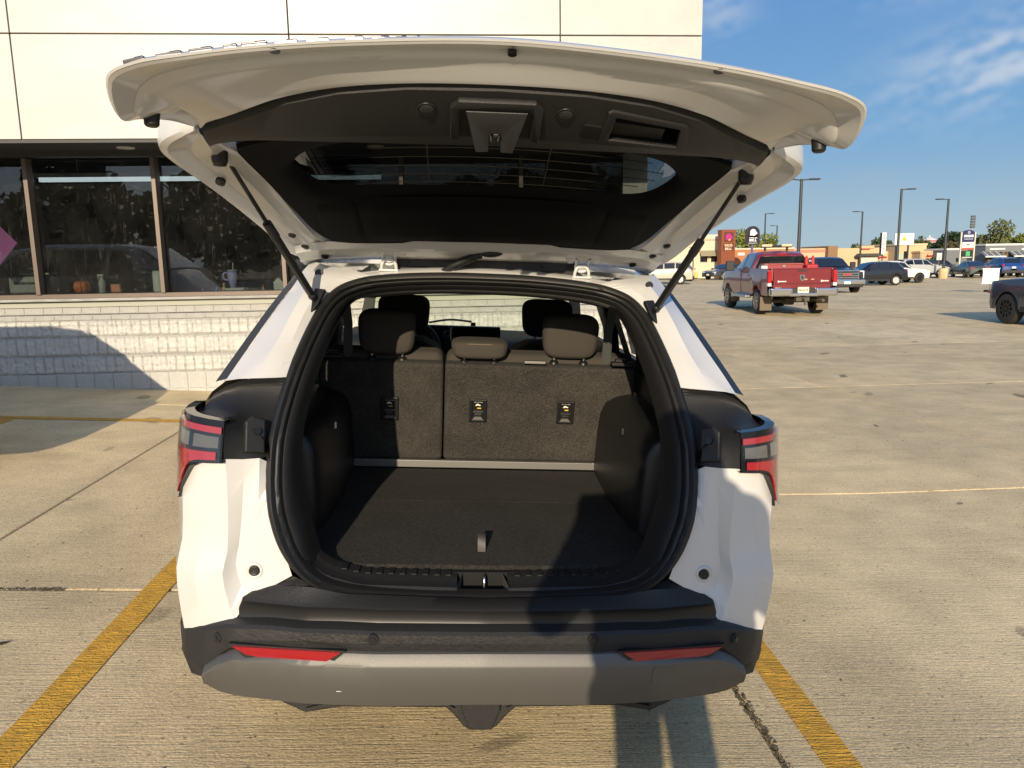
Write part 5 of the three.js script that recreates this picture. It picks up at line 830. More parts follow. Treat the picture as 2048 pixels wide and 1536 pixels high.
// the pickups: cab and bonnet from one shell, an open bed behind it
function pickup(name, label, pos, turn, o) {
  const t = thing(name, label, 'pickup', pos, turn);
  const paint = o.paint, bed = o.bedTop ?? 1.43, W = 1.01, R = 0.415, zr = 0, zf = -3.62;
  const st = [[-4.52, 1.14, 1.16, 0.93, 0.80], [-4.4, 1.24, 1.27, 0.985, 0.84], [-3.7, 1.30, 1.35, 1.0, 0.86], [-3.05, 1.33, 1.39, 1.0, 0.86], [-2.42, 1.35, 1.87, 1.0, 0.72], [-2.1, 1.36, 1.95, 1.0, 0.73], [-1.2, 1.37, 1.96, 1.0, 0.73], [-0.92, 1.37, 1.90, 1.0, 0.72], [-0.84, 1.37, 1.86, 1.0, 0.71]];
  const { at, geo } = shell({ st, wheels: [zf], R, sill: 0.56 });
  mesh('cab', geo, paint, t);
  for (const s of [-1, 1]) {
    mesh('front_side_window', sideGlassOf(at, -2.72, -1.92, -2.28, -1.92, s), o.sideGlass ?? M.darkGlass, t);
    mesh('rear_side_window', sideGlassOf(at, -1.82, -1.0, -1.82, -1.02, s), o.sideGlass ?? M.darkGlass, t);
    const rows = []; for (let i = 0; i <= 26; i++) { const z = lerp(-0.80, 1.12, i / 26); const q = (R * 1.2) ** 2 - (z - zr) ** 2, b = q > 0 ? R + Math.sqrt(q) : 0.62; rows.push([[s * 0.90, bed - 0.04, z], [s * 0.92, bed, z], [s * (W - 0.02), bed, z], [s * W, bed - 0.05, z], [s * (W + (q > 0 ? 0.03 : 0.01)), Math.max(b + 0.02, 1.02), z], [s * (W + (q > 0 ? 0.035 : 0)), Math.max(b + 0.01, 0.8), z], [s * (W - 0.02), b, z], [s * 0.90, b + 0.02, z]]); }
    mesh('bed_side', loft(rows, { crease: 0.5 }), paint, t);
    mesh('tail_lamp', box(0.11, 0.46, 0.18, s * (W - 0.045), 1.14, 1.10, 0.025), VM.red, t); mesh('reversing_lamp', box(0.115, 0.11, 0.185, s * (W - 0.045), 0.96, 1.10, 0.02), VM.lampWhite, t);
    mesh('mud_flap', box(0.36, 0.42, 0.02, s * 0.86, 0.36, 0.52), VM.mud, t); if (o.flaps) mesh('mud_flap', box(0.3, 0.34, 0.02, s * 0.86, 0.42, -3.06), VM.mud, t);
    mesh('running_board', box(0.2, 0.09, 1.75, s * 1.02, 0.52, -1.75, 0.03), M.alloy, t);
    const mr = mesh('mirror', box(0.28, 0.34, 0.14, s * 1.22, 1.50, -2.5, 0.03), VM.blackPlastic, t); mesh('mirror_arm', box(0.12, 0.06, 0.06, s * 1.05, 1.42, -2.48), VM.blackPlastic, mr);
    for (const z of [-1.9, -0.98]) mesh('door_handle', box(0.03, 0.045, 0.2, s * 1.005, 1.20, z, 0.01), o.handle ?? paint, t);
    mesh('door_seam', box(0.012, 0.78, 0.012, s * 1.0, 0.98, -1.87), M.under, t);
  }
  for (const s of [-1, 1]) for (const z of [zr, zf]) wheelOf(t, s * 0.87, R, z, R, 0.29, o.rim ?? M.alloy, 8);
  mesh('bed_floor', box(1.8, 0.06, 1.94, 0, 0.92, 0.16), VM.blackPlastic, t); mesh('bed_front', box(1.84, 0.5, 0.05, 0, 1.18, -0.79), paint, t);
  const tg = mesh('tail_board', new RoundedBoxGeometry(1.70, 0.64, 0.09, 3, 0.03).translate(0, 1.12, 1.12), paint, t);
  mesh('board_spoiler', box(1.72, 0.04, 0.13, 0, bed - 0.005, 1.12, 0.015), paint, tg); mesh('board_crease', box(1.68, 0.012, 0.012, 0, 0.98, 1.166), M.under, tg); mesh('board_handle', box(0.26, 0.05, 0.03, 0, 1.37, 1.165, 0.01), VM.blackPlastic, tg);
  const bp = mesh('rear_bumper', merge([box(0.66, 0.24, 0.24, -0.66, 0.74, 1.28, 0.05), box(0.66, 0.24, 0.24, 0.66, 0.74, 1.28, 0.05), box(0.84, 0.10, 0.24, 0, 0.66, 1.28, 0.03)]), M.chrome, t); mesh('bumper_recess', box(0.74, 0.16, 0.1, 0, 0.77, 1.24), VM.blackPlastic, bp);
  mesh('tow_hitch', merge([box(0.4, 0.12, 0.2, 0, 0.52, 1.2, 0.02), box(0.08, 0.08, 0.3, 0, 0.52, 1.4, 0.01), box(0.06, 0.16, 0.06, 0, 0.44, 1.5, 0.01)]), VM.dirty, t);
  mesh('rear_axle', merge([bar([-0.8, R, 0], [0.8, R, 0], 0.06), box(0.3, 0.26, 0.3, 0, R, 0, 0.06)]), VM.dirty, t); mesh('exhaust', bar([0.5, 0.5, 0.7], [0.62, 0.48, 1.25], 0.05), VM.dirty, t); mesh('chassis', box(0.9, 0.2, 5.2, 0, 0.62, -1.6), M.under, t);
  mesh('windscreen', screenOf(at, -3.05, -2.42), M.darkGlass, t);
  const bw = []; for (const [y, k] of [[1.42, 0.97], [1.6, 0.9], [1.80, 0.86]]) bw.push([-1, -0.5, 0, 0.5, 1].map((f) => [f * lerp(0.95, 0.71, (y - 1.37) / 0.5) * 0.93, y, -0.778])); mesh('rear_window', loft(bw, { crease: 1 }), M.darkGlass, t);
  mesh('brake_lamp', box(0.3, 0.045, 0.04, 0, 1.865, -0.80, 0.01), VM.red, t);
  // front end
  mesh('grille_frame', box(1.34, 0.52, 0.08, 0, 1.0, -4.55, 0.04), M.chrome, t); mesh('grille', box(1.22, 0.42, 0.06, 0, 1.0, -4.575, 0.02), VM.blackPlastic, t);
  for (const y of [0.87, 0.97, 1.09]) mesh('grille_bar', box(1.24, 0.045, 0.05, 0, y, -4.60, 0.015), M.chrome, t);
  for (const s of [-1, 1]) { mesh('headlamp', box(0.24, 0.42, 0.2, s * 0.84, 1.02, -4.44, 0.05), VM.lampWhite, t); mesh('headlamp_mask', box(0.12, 0.3, 0.05, s * 0.80, 1.02, -4.53, 0.02), VM.blackPlastic, t); }
  mesh('front_bumper', box(1.96, 0.26, 0.3, 0, 0.64, -4.55, 0.06), M.chrome, t); mesh('air_dam', box(1.8, 0.18, 0.24, 0, 0.44, -4.5, 0.05), VM.blackPlastic, t);
  return t;
}
const plateTex = (txt, bg, fg, band) => canvasTex(128, 64, (c) => { c.fillStyle = bg; c.fillRect(0, 0, 128, 64); if (band) { c.fillStyle = band; c.fillRect(0, 0, 128, 16); } c.fillStyle = fg; c.font = 'bold 34px sans-serif'; c.textAlign = 'center'; c.fillText(txt, 64, 48, 112); });
const decal = (parent, name, tex, w, h, x, y, z, ry = 0) => { const m = mesh(name, new THREE.PlaneGeometry(w, h), new THREE.MeshStandardMaterial({ map: tex, roughness: 0.5 }), parent); m.position.set(x, y, z); m.rotation.y = ry; return m; };
{
  const red = carPaint(0.17, 0.011, 0.016);
  const redTruck = pickup('red_pickup', 'muddy dark red pickup seen from behind, driving away across the lot', onGround(10.3, -23.1), -0.10, { paint: red, flaps: true, sideGlass: phys(0.10, 0.11, 0.10, 0.05, { clearcoat: 1 }), rim: std(0.30, 0.27, 0.22, 0.5, { metalness: 0.5 }) });
  const tb = redTruck.children.find((c) => c.name === 'tail_board');
  const shield = new THREE.Shape([[-0.07, 0.085], [0.07, 0.085], [0.075, 0.0], [0.05, -0.06], [0, -0.10], [-0.05, -0.06], [-0.075, 0.0]].map(([a, b]) => new THREE.Vector2(a, b)));
  const em = mesh('tailgate_badge', new THREE.ExtrudeGeometry(shield, { depth: 0.012, bevelEnabled: true, bevelSize: 0.004, bevelThickness: 0.004 }), M.chrome, tb); em.position.set(0, 1.15, 1.166);
  mesh('badge_relief', extrude([[-0.045, 0.05], [0.02, 0.055], [0.045, 0.02], [0.02, -0.03], [0.0, -0.07], [-0.02, -0.02], [-0.05, 0.0]], 0.014, { z: 1.172 }).translate(0, 1.15, 0), VM.blackPlastic, tb);
  for (const [x, y, w, h, n] of [[-0.60, 1.05, 0.26, 0.055, 5], [0.66, 1.055, 0.24, 0.06, 4], [-0.70, 0.86, 0.18, 0.022, 6]]) for (let k = 0; k < n; k++) mesh('tailgate_letter', box(w / n * 0.78, h * (k ? 0.6 : 1), 0.008, x - w / 2 + (k + 0.5) * w / n, y, 1.170), VM.plate, tb);
  for (const x of [0.1, 0.3]) mesh('chipped_paint', extrude([[-0.05, -0.012], [0.0, -0.02], [0.05, -0.008], [0.055, 0.012], [-0.02, 0.016]], 0.004, { z: 1.166 }).translate(x, 1.105, 0), std(0.5, 0.33, 0.2, 0.8), tb);
  decal(redTruck, 'number_plate', plateTex('945A78', '#d8d0b8', '#3a3a3c'), 0.33, 0.17, 0.0, 0.80, 1.30);
  const at = (x, y, z) => { const v = V(x, y, z).applyAxisAngle(V(0, 1, 0), -0.10); return [10.3 + v.x, g0(10.3, -23.1) + v.y, -23.1 + v.z]; };
  const tool = thing('tool_chest', 'faded red tool chest across the pickup bed behind the cab', 'tool chest', at(-0.12, 0.952, -0.42), -0.10); mesh('chest_body', box(1.2, 0.58, 0.46, 0, 0.29, 0, 0.03), std(0.30, 0.05, 0.05, 0.6), tool); mesh('chest_lid', box(1.22, 0.05, 0.48, 0, 0.60, 0, 0.02), std(0.34, 0.08, 0.07, 0.6), tool); mesh('chest_latch', box(0.08, 0.06, 0.02, 0, 0.54, 0.24), M.steel, tool);
  const box2 = thing('white_bed_box', 'small white box at the left side of the pickup bed', 'box', at(-0.78, 0.952, -0.15), -0.10); mesh('box_body', box(0.2, 0.56, 0.3, 0, 0.28, 0, 0.02), VM.plate, box2); mesh('box_lid', box(0.21, 0.03, 0.31, 0, 0.575, 0, 0.01), M.rail, box2);
  const pump = thing('red_fuel_tank', 'bright red fuel tank with pump in the pickup bed', 'fuel tank', at(0.71, 0.952, -0.30), -0.10);
  mesh('tank_body', box(0.36, 0.58, 0.6, 0, 0.29, 0, 0.05), std(0.42, 0.025, 0.02, 0.45), pump); mesh('pump_head', merge([bar([-0.1, 0.57, 0], [-0.1, 0.80, 0], 0.055), bar([0.1, 0.57, 0], [0.1, 0.80, 0], 0.055), bar([-0.1, 0.79, 0], [-0.1, 0.86, 0], 0.05, 0.01), bar([0.1, 0.79, 0], [0.1, 0.86, 0], 0.05, 0.01), bar([-0.1, 0.66, 0], [0.1, 0.66, 0], 0.03)]), std(0.5, 0.03, 0.02, 0.45), pump); mesh('pump_valve', box(0.1, 0.07, 0.1, 0, 0.68, 0.05, 0.02), M.steel, pump);
  const lb = thing('amber_light_bar', 'pale amber warning light bar on the pickup roof', 'light bar', at(0.02, 1.972, -1.5), -0.10); for (const q of [-0.36, 0.36]) mesh('bar_foot', box(0.05, 0.12, 0.1, q, 0.06, 0), VM.blackPlastic, lb); mesh('bar_base', box(1.0, 0.03, 0.2, 0, 0.125, 0, 0.01), VM.blackPlastic, lb); for (const s of [-0.32, 0.32]) mesh('beacon', box(0.34, 0.085, 0.2, s, 0.18, 0, 0.025), std(0.62, 0.5, 0.3, 0.3), lb); mesh('bar_centre', box(0.28, 0.05, 0.18, 0, 0.165, 0, 0.02), VM.blackPlastic, lb);
  const darkTruck = pickup('dark_pickup', 'dark pickup with a big chrome grille facing the camera behind the red pickup', onGround(20.72, -43.36), 3.075, { paint: carPaint(0.018, 0.014, 0.020), rim: M.blackWheel });
  mesh('grille_badge', box(0.5, 0.15, 0.03, 0, 1.03, -4.64, 0.01), M.rail, darkTruck); for (let k = 0; k < 3; k++) mesh('badge_letter', box(0.12, 0.10, 0.012, (k - 1) * 0.145, 1.03, -4.66, 0.004), std(0.45, 0.02, 0.03, 0.4), darkTruck);
  decal(darkTruck, 'number_plate', plateTex('', '#dfe6e8', '#333', '#3f8fb0'), 0.33, 0.17, 0.0, 0.62, -4.715, Math.PI);
  mesh('roof_marker', box(0.06, 0.04, 0.06, 0.2, 1.985, -2.3, 0.01), VM.blackPlastic, darkTruck);
}
const offroader = car('dark_grey_suv', 'dark blue grey off-roader with black wheels at the right edge', 'car', onGround(14.70, -16.73), 0, suvSpec(carPaint(0.028, 0.036, 0.052), { rim: M.blackWheel, R: 0.39, tyreW: 0.25, spokes: 10, st: [[-2.16, 0.98, 1.0, 0.86, 0.70], [-2.06, 1.06, 1.09, 0.92, 0.76], [-1.6, 1.11, 1.15, 0.95, 0.80], [-0.95, 1.15, 1.19, 0.96, 0.80], [-0.35, 1.17, 1.66, 0.96, 0.70], [0.1, 1.18, 1.77, 0.96, 0.70], [1.4, 1.2, 1.78, 0.96, 0.70], [1.95, 1.2, 1.70, 0.95, 0.69], [2.18, 1.15, 1.22, 0.93, 0.75], [2.28, 0.98, 1.0, 0.9, 0.74]], extra: suvSpec(M.paint).extra.filter((e) => !['headlamp', 'front_bumper', 'grille', 'mirror'].includes(e[0])).concat([['headlamp', VM.lampWhite, 0.3, 0.12, 0.14, -0.66, 0.90, -2.12, 0.03], ['headlamp', VM.lampWhite, 0.3, 0.12, 0.14, 0.66, 0.90, -2.12, 0.03], ['grille', VM.blackPlastic, 0.9, 0.2, 0.08, 0, 0.88, -2.2, 0.03], ['front_bumper', VM.blackPlastic, 1.5, 0.2, 0.1, 0, 0.52, -2.16, 0.04]]) }));
mesh('wheel_arch', (() => { const g = new THREE.TorusGeometry(0.45, 0.035, 6, 20, Math.PI); g.rotateY(Math.PI / 2); g.translate(-0.935, 0.39, -1.42); return g; })(), VM.blackPlastic, offroader.t);
mesh('side_marker', box(0.03, 0.05, 0.12, -0.90, 0.78, -2.12, 0.01), VM.red, offroader.t);
{ const chromeTrim = car('black_suv', 'black crossover with bright alloy wheels, side on, in front of the white one', 'car', onGround(29.85, -53.35), Math.PI / 2, suvSpec(carPaint(0.008, 0.009, 0.013), { rim: std(0.75, 0.74, 0.72, 0.35, { metalness: 0.4 }), spokes: 10 }));
  for (const s of [-1, 1]) mesh('roof_trim', tube([[s * 0.70, 1.60, -0.2], [s * 0.695, 1.665, 0.3], [s * 0.695, 1.67, 1.0], [s * 0.70, 1.60, 1.6], [s * 0.83, 1.28, 1.95]], 0.014, 20, 6), M.chrome, chromeTrim.t); }
car('white_crossover', 'white crossover with black wheels half hidden behind the black one', 'car', onGround(33.9, -57.0), -Math.PI / 2, suvSpec(carPaint(0.72, 0.71, 0.66), { rim: M.blackWheel }));
car('silver_car', 'silver hatchback parked beyond the white crossover', 'car', onGround(41.2, -65.6), -Math.PI / 2, suvSpec(carPaint(0.40, 0.41, 0.39), {}));
car('blue_suv', 'bright blue crossover seen from behind, beside the dark red one', 'car', onGround(47.7, -64.0), -0.22, suvSpec(carPaint(0.012, 0.05, 0.20), {}));
car('dark_red_suv', 'dark red crossover at the right edge beside the blue one', 'car', onGround(50.3, -64.0), -0.2, suvSpec(carPaint(0.16, 0.012, 0.02), {}));
car('grey_green_car', 'grey green car partly hidden behind the white banner sign', 'car', onGround(45.2, -64.6), -0.25, sedanSpec(carPaint(0.05, 0.065, 0.062), {}));
car('distant_dark_suv', 'dark crossover parked beside the grey building wall', 'car', onGround(62.0, -94.0), -Math.PI / 2 - 0.3, suvSpec(carPaint(0.018, 0.02, 0.026), {}));
car('charcoal_sedan', 'charcoal saloon, front car of the row by the restaurant', 'car', onGround(24.55, -69.0), 2.15, sedanSpec(carPaint(0.04, 0.045, 0.05), {}), 'cars parked by the restaurant');
car('pearl_sedan', 'pale blue white saloon second in the row by the restaurant', 'car', onGround(26.4, -68.6), 2.15, sedanSpec(carPaint(0.42, 0.44, 0.46), {}), 'cars parked by the restaurant');
car('light_silver_sedan', 'light silver saloon nearest the red pickup in the restaurant row', 'car', onGround(28.1, -68.0), 2.15, sedanSpec(carPaint(0.52, 0.53, 0.53), {}), 'cars parked by the restaurant');
car('grey_blue_car', 'grey blue car glimpsed past the right gas strut', 'car', onGround(19.9, -66.5), -0.35, sedanSpec(carPaint(0.15, 0.19, 0.23), {}));
car('pale_suv', 'pale gold crossover close behind the right pillar of the open car', 'car', onGround(15.6, -58.0), 1.35, suvSpec(carPaint(0.50, 0.45, 0.36), {}));
// the big light SUV parked just left of the picture: it throws the shadow on the block wall and shows in the window glass
car('large_white_suv', 'large white off-roader parked out of view, mirrored in the office windows', 'car', [-6.44, g0(-6.44, -5.35), -5.35], Math.PI / 2, suvSpec(carPaint(0.55, 0.55, 0.54), { R: 0.40, wheels: [-1.65, 1.45], track: 0.86,
  st: [[-2.75, 0.95, 0.97, 0.88, 0.7], [-2.6, 1.06, 1.1, 0.97, 0.8], [-1.9, 1.14, 1.18, 1.0, 0.84], [-1.2, 1.18, 1.22, 1.0, 0.84], [-0.45, 1.12, 1.58, 1.0, 0.74], [0.1, 1.12, 1.66, 1.0, 0.74], [1.1, 1.12, 1.65, 1.0, 0.74], [1.45, 1.12, 1.60, 1.0, 0.73], [1.95, 1.08, 1.22, 1.0, 0.8], [2.5, 0.70, 0.72, 0.96, 0.82], [2.70, 0.50, 0.52, 0.9, 0.8]], sideWindows: [['front_side_window', -0.85, 0.1, -0.35, 0.1], ['rear_side_window', 0.2, 1.0, 0.2, 1.0], ['quarter_window', 1.08, 1.5, 1.08, 1.32]], front: [-1.2, -0.45], back: [1.95, 1.45], extra: [] }));
// ---------------------------------------------------------------- road, verge and the far side
const asphalt = std(0.075, 0.072, 0.068, 0.95, { bumpMap: rep(broomTex, 0.4), bumpScale: 0.004 }), grass = std(0.085, 0.125, 0.03, 1, { map: rep(fleckTex, 0.3) });
structure(mesh('road', sheet(31.0, 140, -84, -71.5, 20, 14, 0.0), asphalt));
structure(mesh('verge', sheet(36.0, 140, -71.5, -69, 20, 2, 0.02), grass));
structure(mesh('far_verge', sheet(36.0, 140, -88, -84, 20, 2, 0.03), grass));
structure(mesh('far_lot', sheet(31.0, 160, -135, -88, 20, 24, 0.0), std(0.20, 0.18, 0.15, 0.95, { map: rep(concreteTex, 1 / 11) })));
structure(mesh('near_lot', sheet(2.4, 31, -90, -69, 28, 20, 0.0), concrete[0]));
structure(mesh('restaurant_lawn', sheet(14, 31.5, -74.4, -72.2, 8, 2, 0.03), std(0.14, 0.22, 0.035, 1, { map: rep(fleckTex, 0.3) })));
mesh('road_kerb', box(60, 0.14, 0.15, 66, g0(60, -69) + 0.03, -68.95), std(0.5, 0.46, 0.38, 0.9)); structure(scene.children.at(-1));

// lamp posts
const poleMat = std(0.035, 0.04, 0.042, 0.5);
function lampPost(label, x, z, top, arms, pier) {
  const y = g0(x, z), t = thing('lamp_post', label, 'lamp post', [x, y, z], 0, 'lamp posts of the lot'), h = top - y;
  if (pier) mesh('concrete_pier', lathe([[0, 0], [0.36, 0], [0.36, 0.85], [0.33, 0.9], [0, 0.9]], 24), concrete[2], t);
  mesh('pole', bar([0, pier ? 0.88 : 0, 0], [0, h, 0], 0.115, 0.085, 12), poleMat, t);
  mesh('base_plate', box(0.3, 0.05, 0.3, 0, pier ? 0.92 : 0.03, 0, 0.01), poleMat, t);
  for (const a of arms) { mesh('arm', bar([0, h - 0.08, 0], [a * 0.5, h - 0.02, 0], 0.035), poleMat, t); mesh('lamp_head', box(0.62, 0.09, 0.32, a * 0.8, h - 0.02, 0, 0.03), poleMat, t); }
}
lampPost('tall lamp post with two heads rising behind the red pickup', 20.56, -45, 6.23, [-1, 1]);
lampPost('lamp post with one head to the right, above the car wash sign', 34.57, -58, 6.74, [1]);
lampPost('lamp post on a concrete pier beside the road', 41.78, -63, 6.31, [-1], true);
lampPost('lamp post over the dark pickup, single head to the left', 46.2, -85, 6.65, [-1]);
lampPost('lamp post rising behind the black restaurant pylon sign', 38.9, -95, 7.14, [1]);
lampPost('smallest lamp post right of the restaurant tree', 49.0, -115, 6.46, [-1]);
{ const t = thing('garden_lamp', 'short lamp post in front of the cream restaurant wall', 'lamp post', onGround(22.8, -73)); mesh('post', bar([0, 0, 0], [0, 2.75, 0], 0.07, 0.05), poleMat, t); mesh('lantern', lathe([[0, 3.0], [0.22, 2.98], [0.2, 2.8], [0.08, 2.7], [0, 2.7]], 16), poleMat, t); mesh('bracket', bar([0, 2.95, 0], [-0.4, 3.05, 0], 0.03), poleMat, t); }
{ const t = thing('floodlight_mast', 'tall thin floodlight mast behind the blue pylon sign', 'mast', onGround(104.8, -150)); mesh('mast', bar([0, 0, 0], [0.2, 9.2, 0], 0.16, 0.1), std(0.35, 0.33, 0.3, 0.6), t); for (let k = 0; k < 5; k++) mesh('floodlight', box(0.9, 0.42, 0.4, 0.2, 8.4 + k * 0.52, 0, 0.05), std(0.10, 0.10, 0.09, 0.6), t); }

// restaurant with its brown tower sign
const cream = std(0.60, 0.53, 0.38, 0.8, { bumpMap: rep(blockBump, 0.5), bumpScale: 0.004 });
{
  const gy = g0(24, -78), t = thing('cream_restaurant', 'low cream restaurant with a tan band and awning window', 'building', [0, 0, 0]);
  mesh('wall', box(14, 4.5, 9, 20.4, gy + 2.2, -82.4), cream, t); mesh('parapet', box(14.1, 0.36, 9.1, 20.4, gy + 4.28, -82.4), std(0.66, 0.60, 0.46, 0.7), t); mesh('cornice', box(14.2, 0.1, 9.2, 20.4, gy + 3.95, -82.4), std(0.42, 0.38, 0.28, 0.8), t);
  mesh('awning', extrude([[0, 0], [0.75, -0.5], [0.75, -0.58], [0, -0.1]], 2.4).rotateY(-Math.PI / 2).translate(27.35, gy + 2.85, -77.88), std(0.30, 0.26, 0.16, 0.8), t);
  for (const [x, w] of [[25.45, 0.75], [26.6, 0.75], [21.3, 0.5], [17.2, 0.5]]) { const wn = mesh('window', box(w, 0.62, 0.06, x, gy + 1.95, -77.88), M.darkGlass, t); mesh('window_frame', merge([box(w + 0.1, 0.06, 0.1, x, gy + 2.28, -77.87), box(w + 0.1, 0.06, 0.1, x, gy + 1.62, -77.87)]), std(0.6, 0.58, 0.5, 0.6), wn); }
  for (const x of [20.2, 23.4]) mesh('door_panel', box(0.7, 2.1, 0.06, x, gy + 1.1, -77.88), std(0.5, 0.49, 0.42, 0.7), t);
  mesh('utility_box', box(0.35, 0.6, 0.3, 24.6, gy + 0.35, -77.7, 0.03), std(0.62, 0.45, 0.12, 0.6), t);
  const b = thing('brick_restaurant_wing', 'orange brown low wing beside the tower sign', 'building'); mesh('wall', box(9, 3.2, 8, 32.0, g0(30, -82) + 1.5, -85), std(0.42, 0.17, 0.07, 0.85, { bumpMap: rep(blockBump, 0.5), bumpScale: 0.004 }), b); mesh('parapet', box(9.1, 0.18, 8.1, 32.0, g0(30, -82) + 3.1, -85), cream, b); for (const x of [30.6, 32.6]) mesh('wall_sign', box(0.75, 0.3, 0.05, x, g0(30, -82) + 2.55, -80.97), VM.plate, b);
  const s = thing('tower_sign', 'reddish brown tower with a pink bell emblem and cream letters', 'sign', [26.99, g0(27, -75), -75]);
  const H = 4.85; mesh('tower', box(1.42, H, 1.2, 0, H / 2, -0.6, 0.02), std(0.23, 0.062, 0.022, 0.7), s); for (let k = 0; k < 9; k++) mesh('tower_slat', box(0.10, H - 0.04, 0.03, -0.62 + k * 0.155, H / 2, 0.012), std(0.22, 0.058, 0.02, 0.7), s);
  const bellTex = (bg, cols) => canvasTex(256, 256, (c) => { c.fillStyle = bg; c.fillRect(0, 0, 256, 256); c.save(); c.translate(128, 124); c.rotate(-0.28); c.fillStyle = cols[1]; c.beginPath(); c.moveTo(-108, 62); c.quadraticCurveTo(-86, 20, -78, -20); c.bezierCurveTo(-60, -110, 60, -110, 78, -20); c.quadraticCurveTo(86, 20, 112, 62); c.quadraticCurveTo(0, 108, -108, 62); c.fill(); c.fillStyle = cols[0]; c.beginPath(); c.moveTo(-84, 42); c.quadraticCurveTo(-70, 10, -64, -24); c.bezierCurveTo(-46, -92, 40, -96, 56, -30); c.quadraticCurveTo(64, 10, 84, 42); c.quadraticCurveTo(0, 76, -84, 42); c.fill(); c.fillStyle = cols[2]; c.beginPath(); c.ellipse(0, 84, 36, 22, 0, 0, 7); c.fill(); c.restore(); });
  const e = decal(s, 'bell_emblem', bellTex('#5d2411', ['#d8186e', '#6a2a86', '#f0a020']), 0.95, 0.95, 0.02, H - 0.72, 0.045);
  const word = (bg, fg, l1, l2, fs = 74) => canvasTex(256, 160, (c) => { c.fillStyle = bg; c.fillRect(0, 0, 256, 160); c.fillStyle = fg; c.font = `bold ${fs}px sans-serif`; c.textAlign = 'center'; c.fillText(l1, 128, 70, 240); c.fillText(l2, 128, 146, 240); });
  decal(s, 'tower_lettering', word('#5d2411', '#f2ddb0', 'TACO', 'BELL'), 1.12, 0.72, 0, H - 1.72, 0.045);
  const p = thing('pylon_sign', 'black round-topped pylon sign with a pale bell and white letters', 'sign', [28.26, g0(28, -72), -72]), top = 4.6 - g0(28, -72), bot = 2.92 - g0(28, -72), w = 0.64;
  const out = []; for (let k = 0; k <= 16; k++) { const a = Math.PI * k / 16; out.push([Math.cos(a) * w, top - 0.6 + Math.sin(a) * 0.6]); } out.push([-w, bot], [w, bot]);
  mesh('sign_cabinet', extrude(out, 0.3, { bevel: 0.02, z: -0.15 }), std(0.012, 0.012, 0.02, 0.4), p); mesh('sign_post', bar([0, 0, 0], [0, bot, 0], 0.11), std(0.10, 0.09, 0.22, 0.5), p);
  decal(p, 'bell_emblem', bellTex('#15141c', ['#efe9f4', '#c9bfdc', '#e8e2f0']), 0.92, 0.92, 0, top - 0.58, 0.175); decal(p, 'sign_lettering', word('#15141c', '#ffffff', 'TACO', 'BELL', 80), 1.05, 0.60, 0, bot + 0.50, 0.175);
  decal(p, 'lower_strip', canvasTex(128, 16, (c) => { c.fillStyle = '#15141c'; c.fillRect(0, 0, 128, 16); c.fillStyle = '#d8d8dc'; c.fillRect(8, 5, 112, 7); }), 1.0, 0.1, 0, bot + 0.09, 0.175);
}
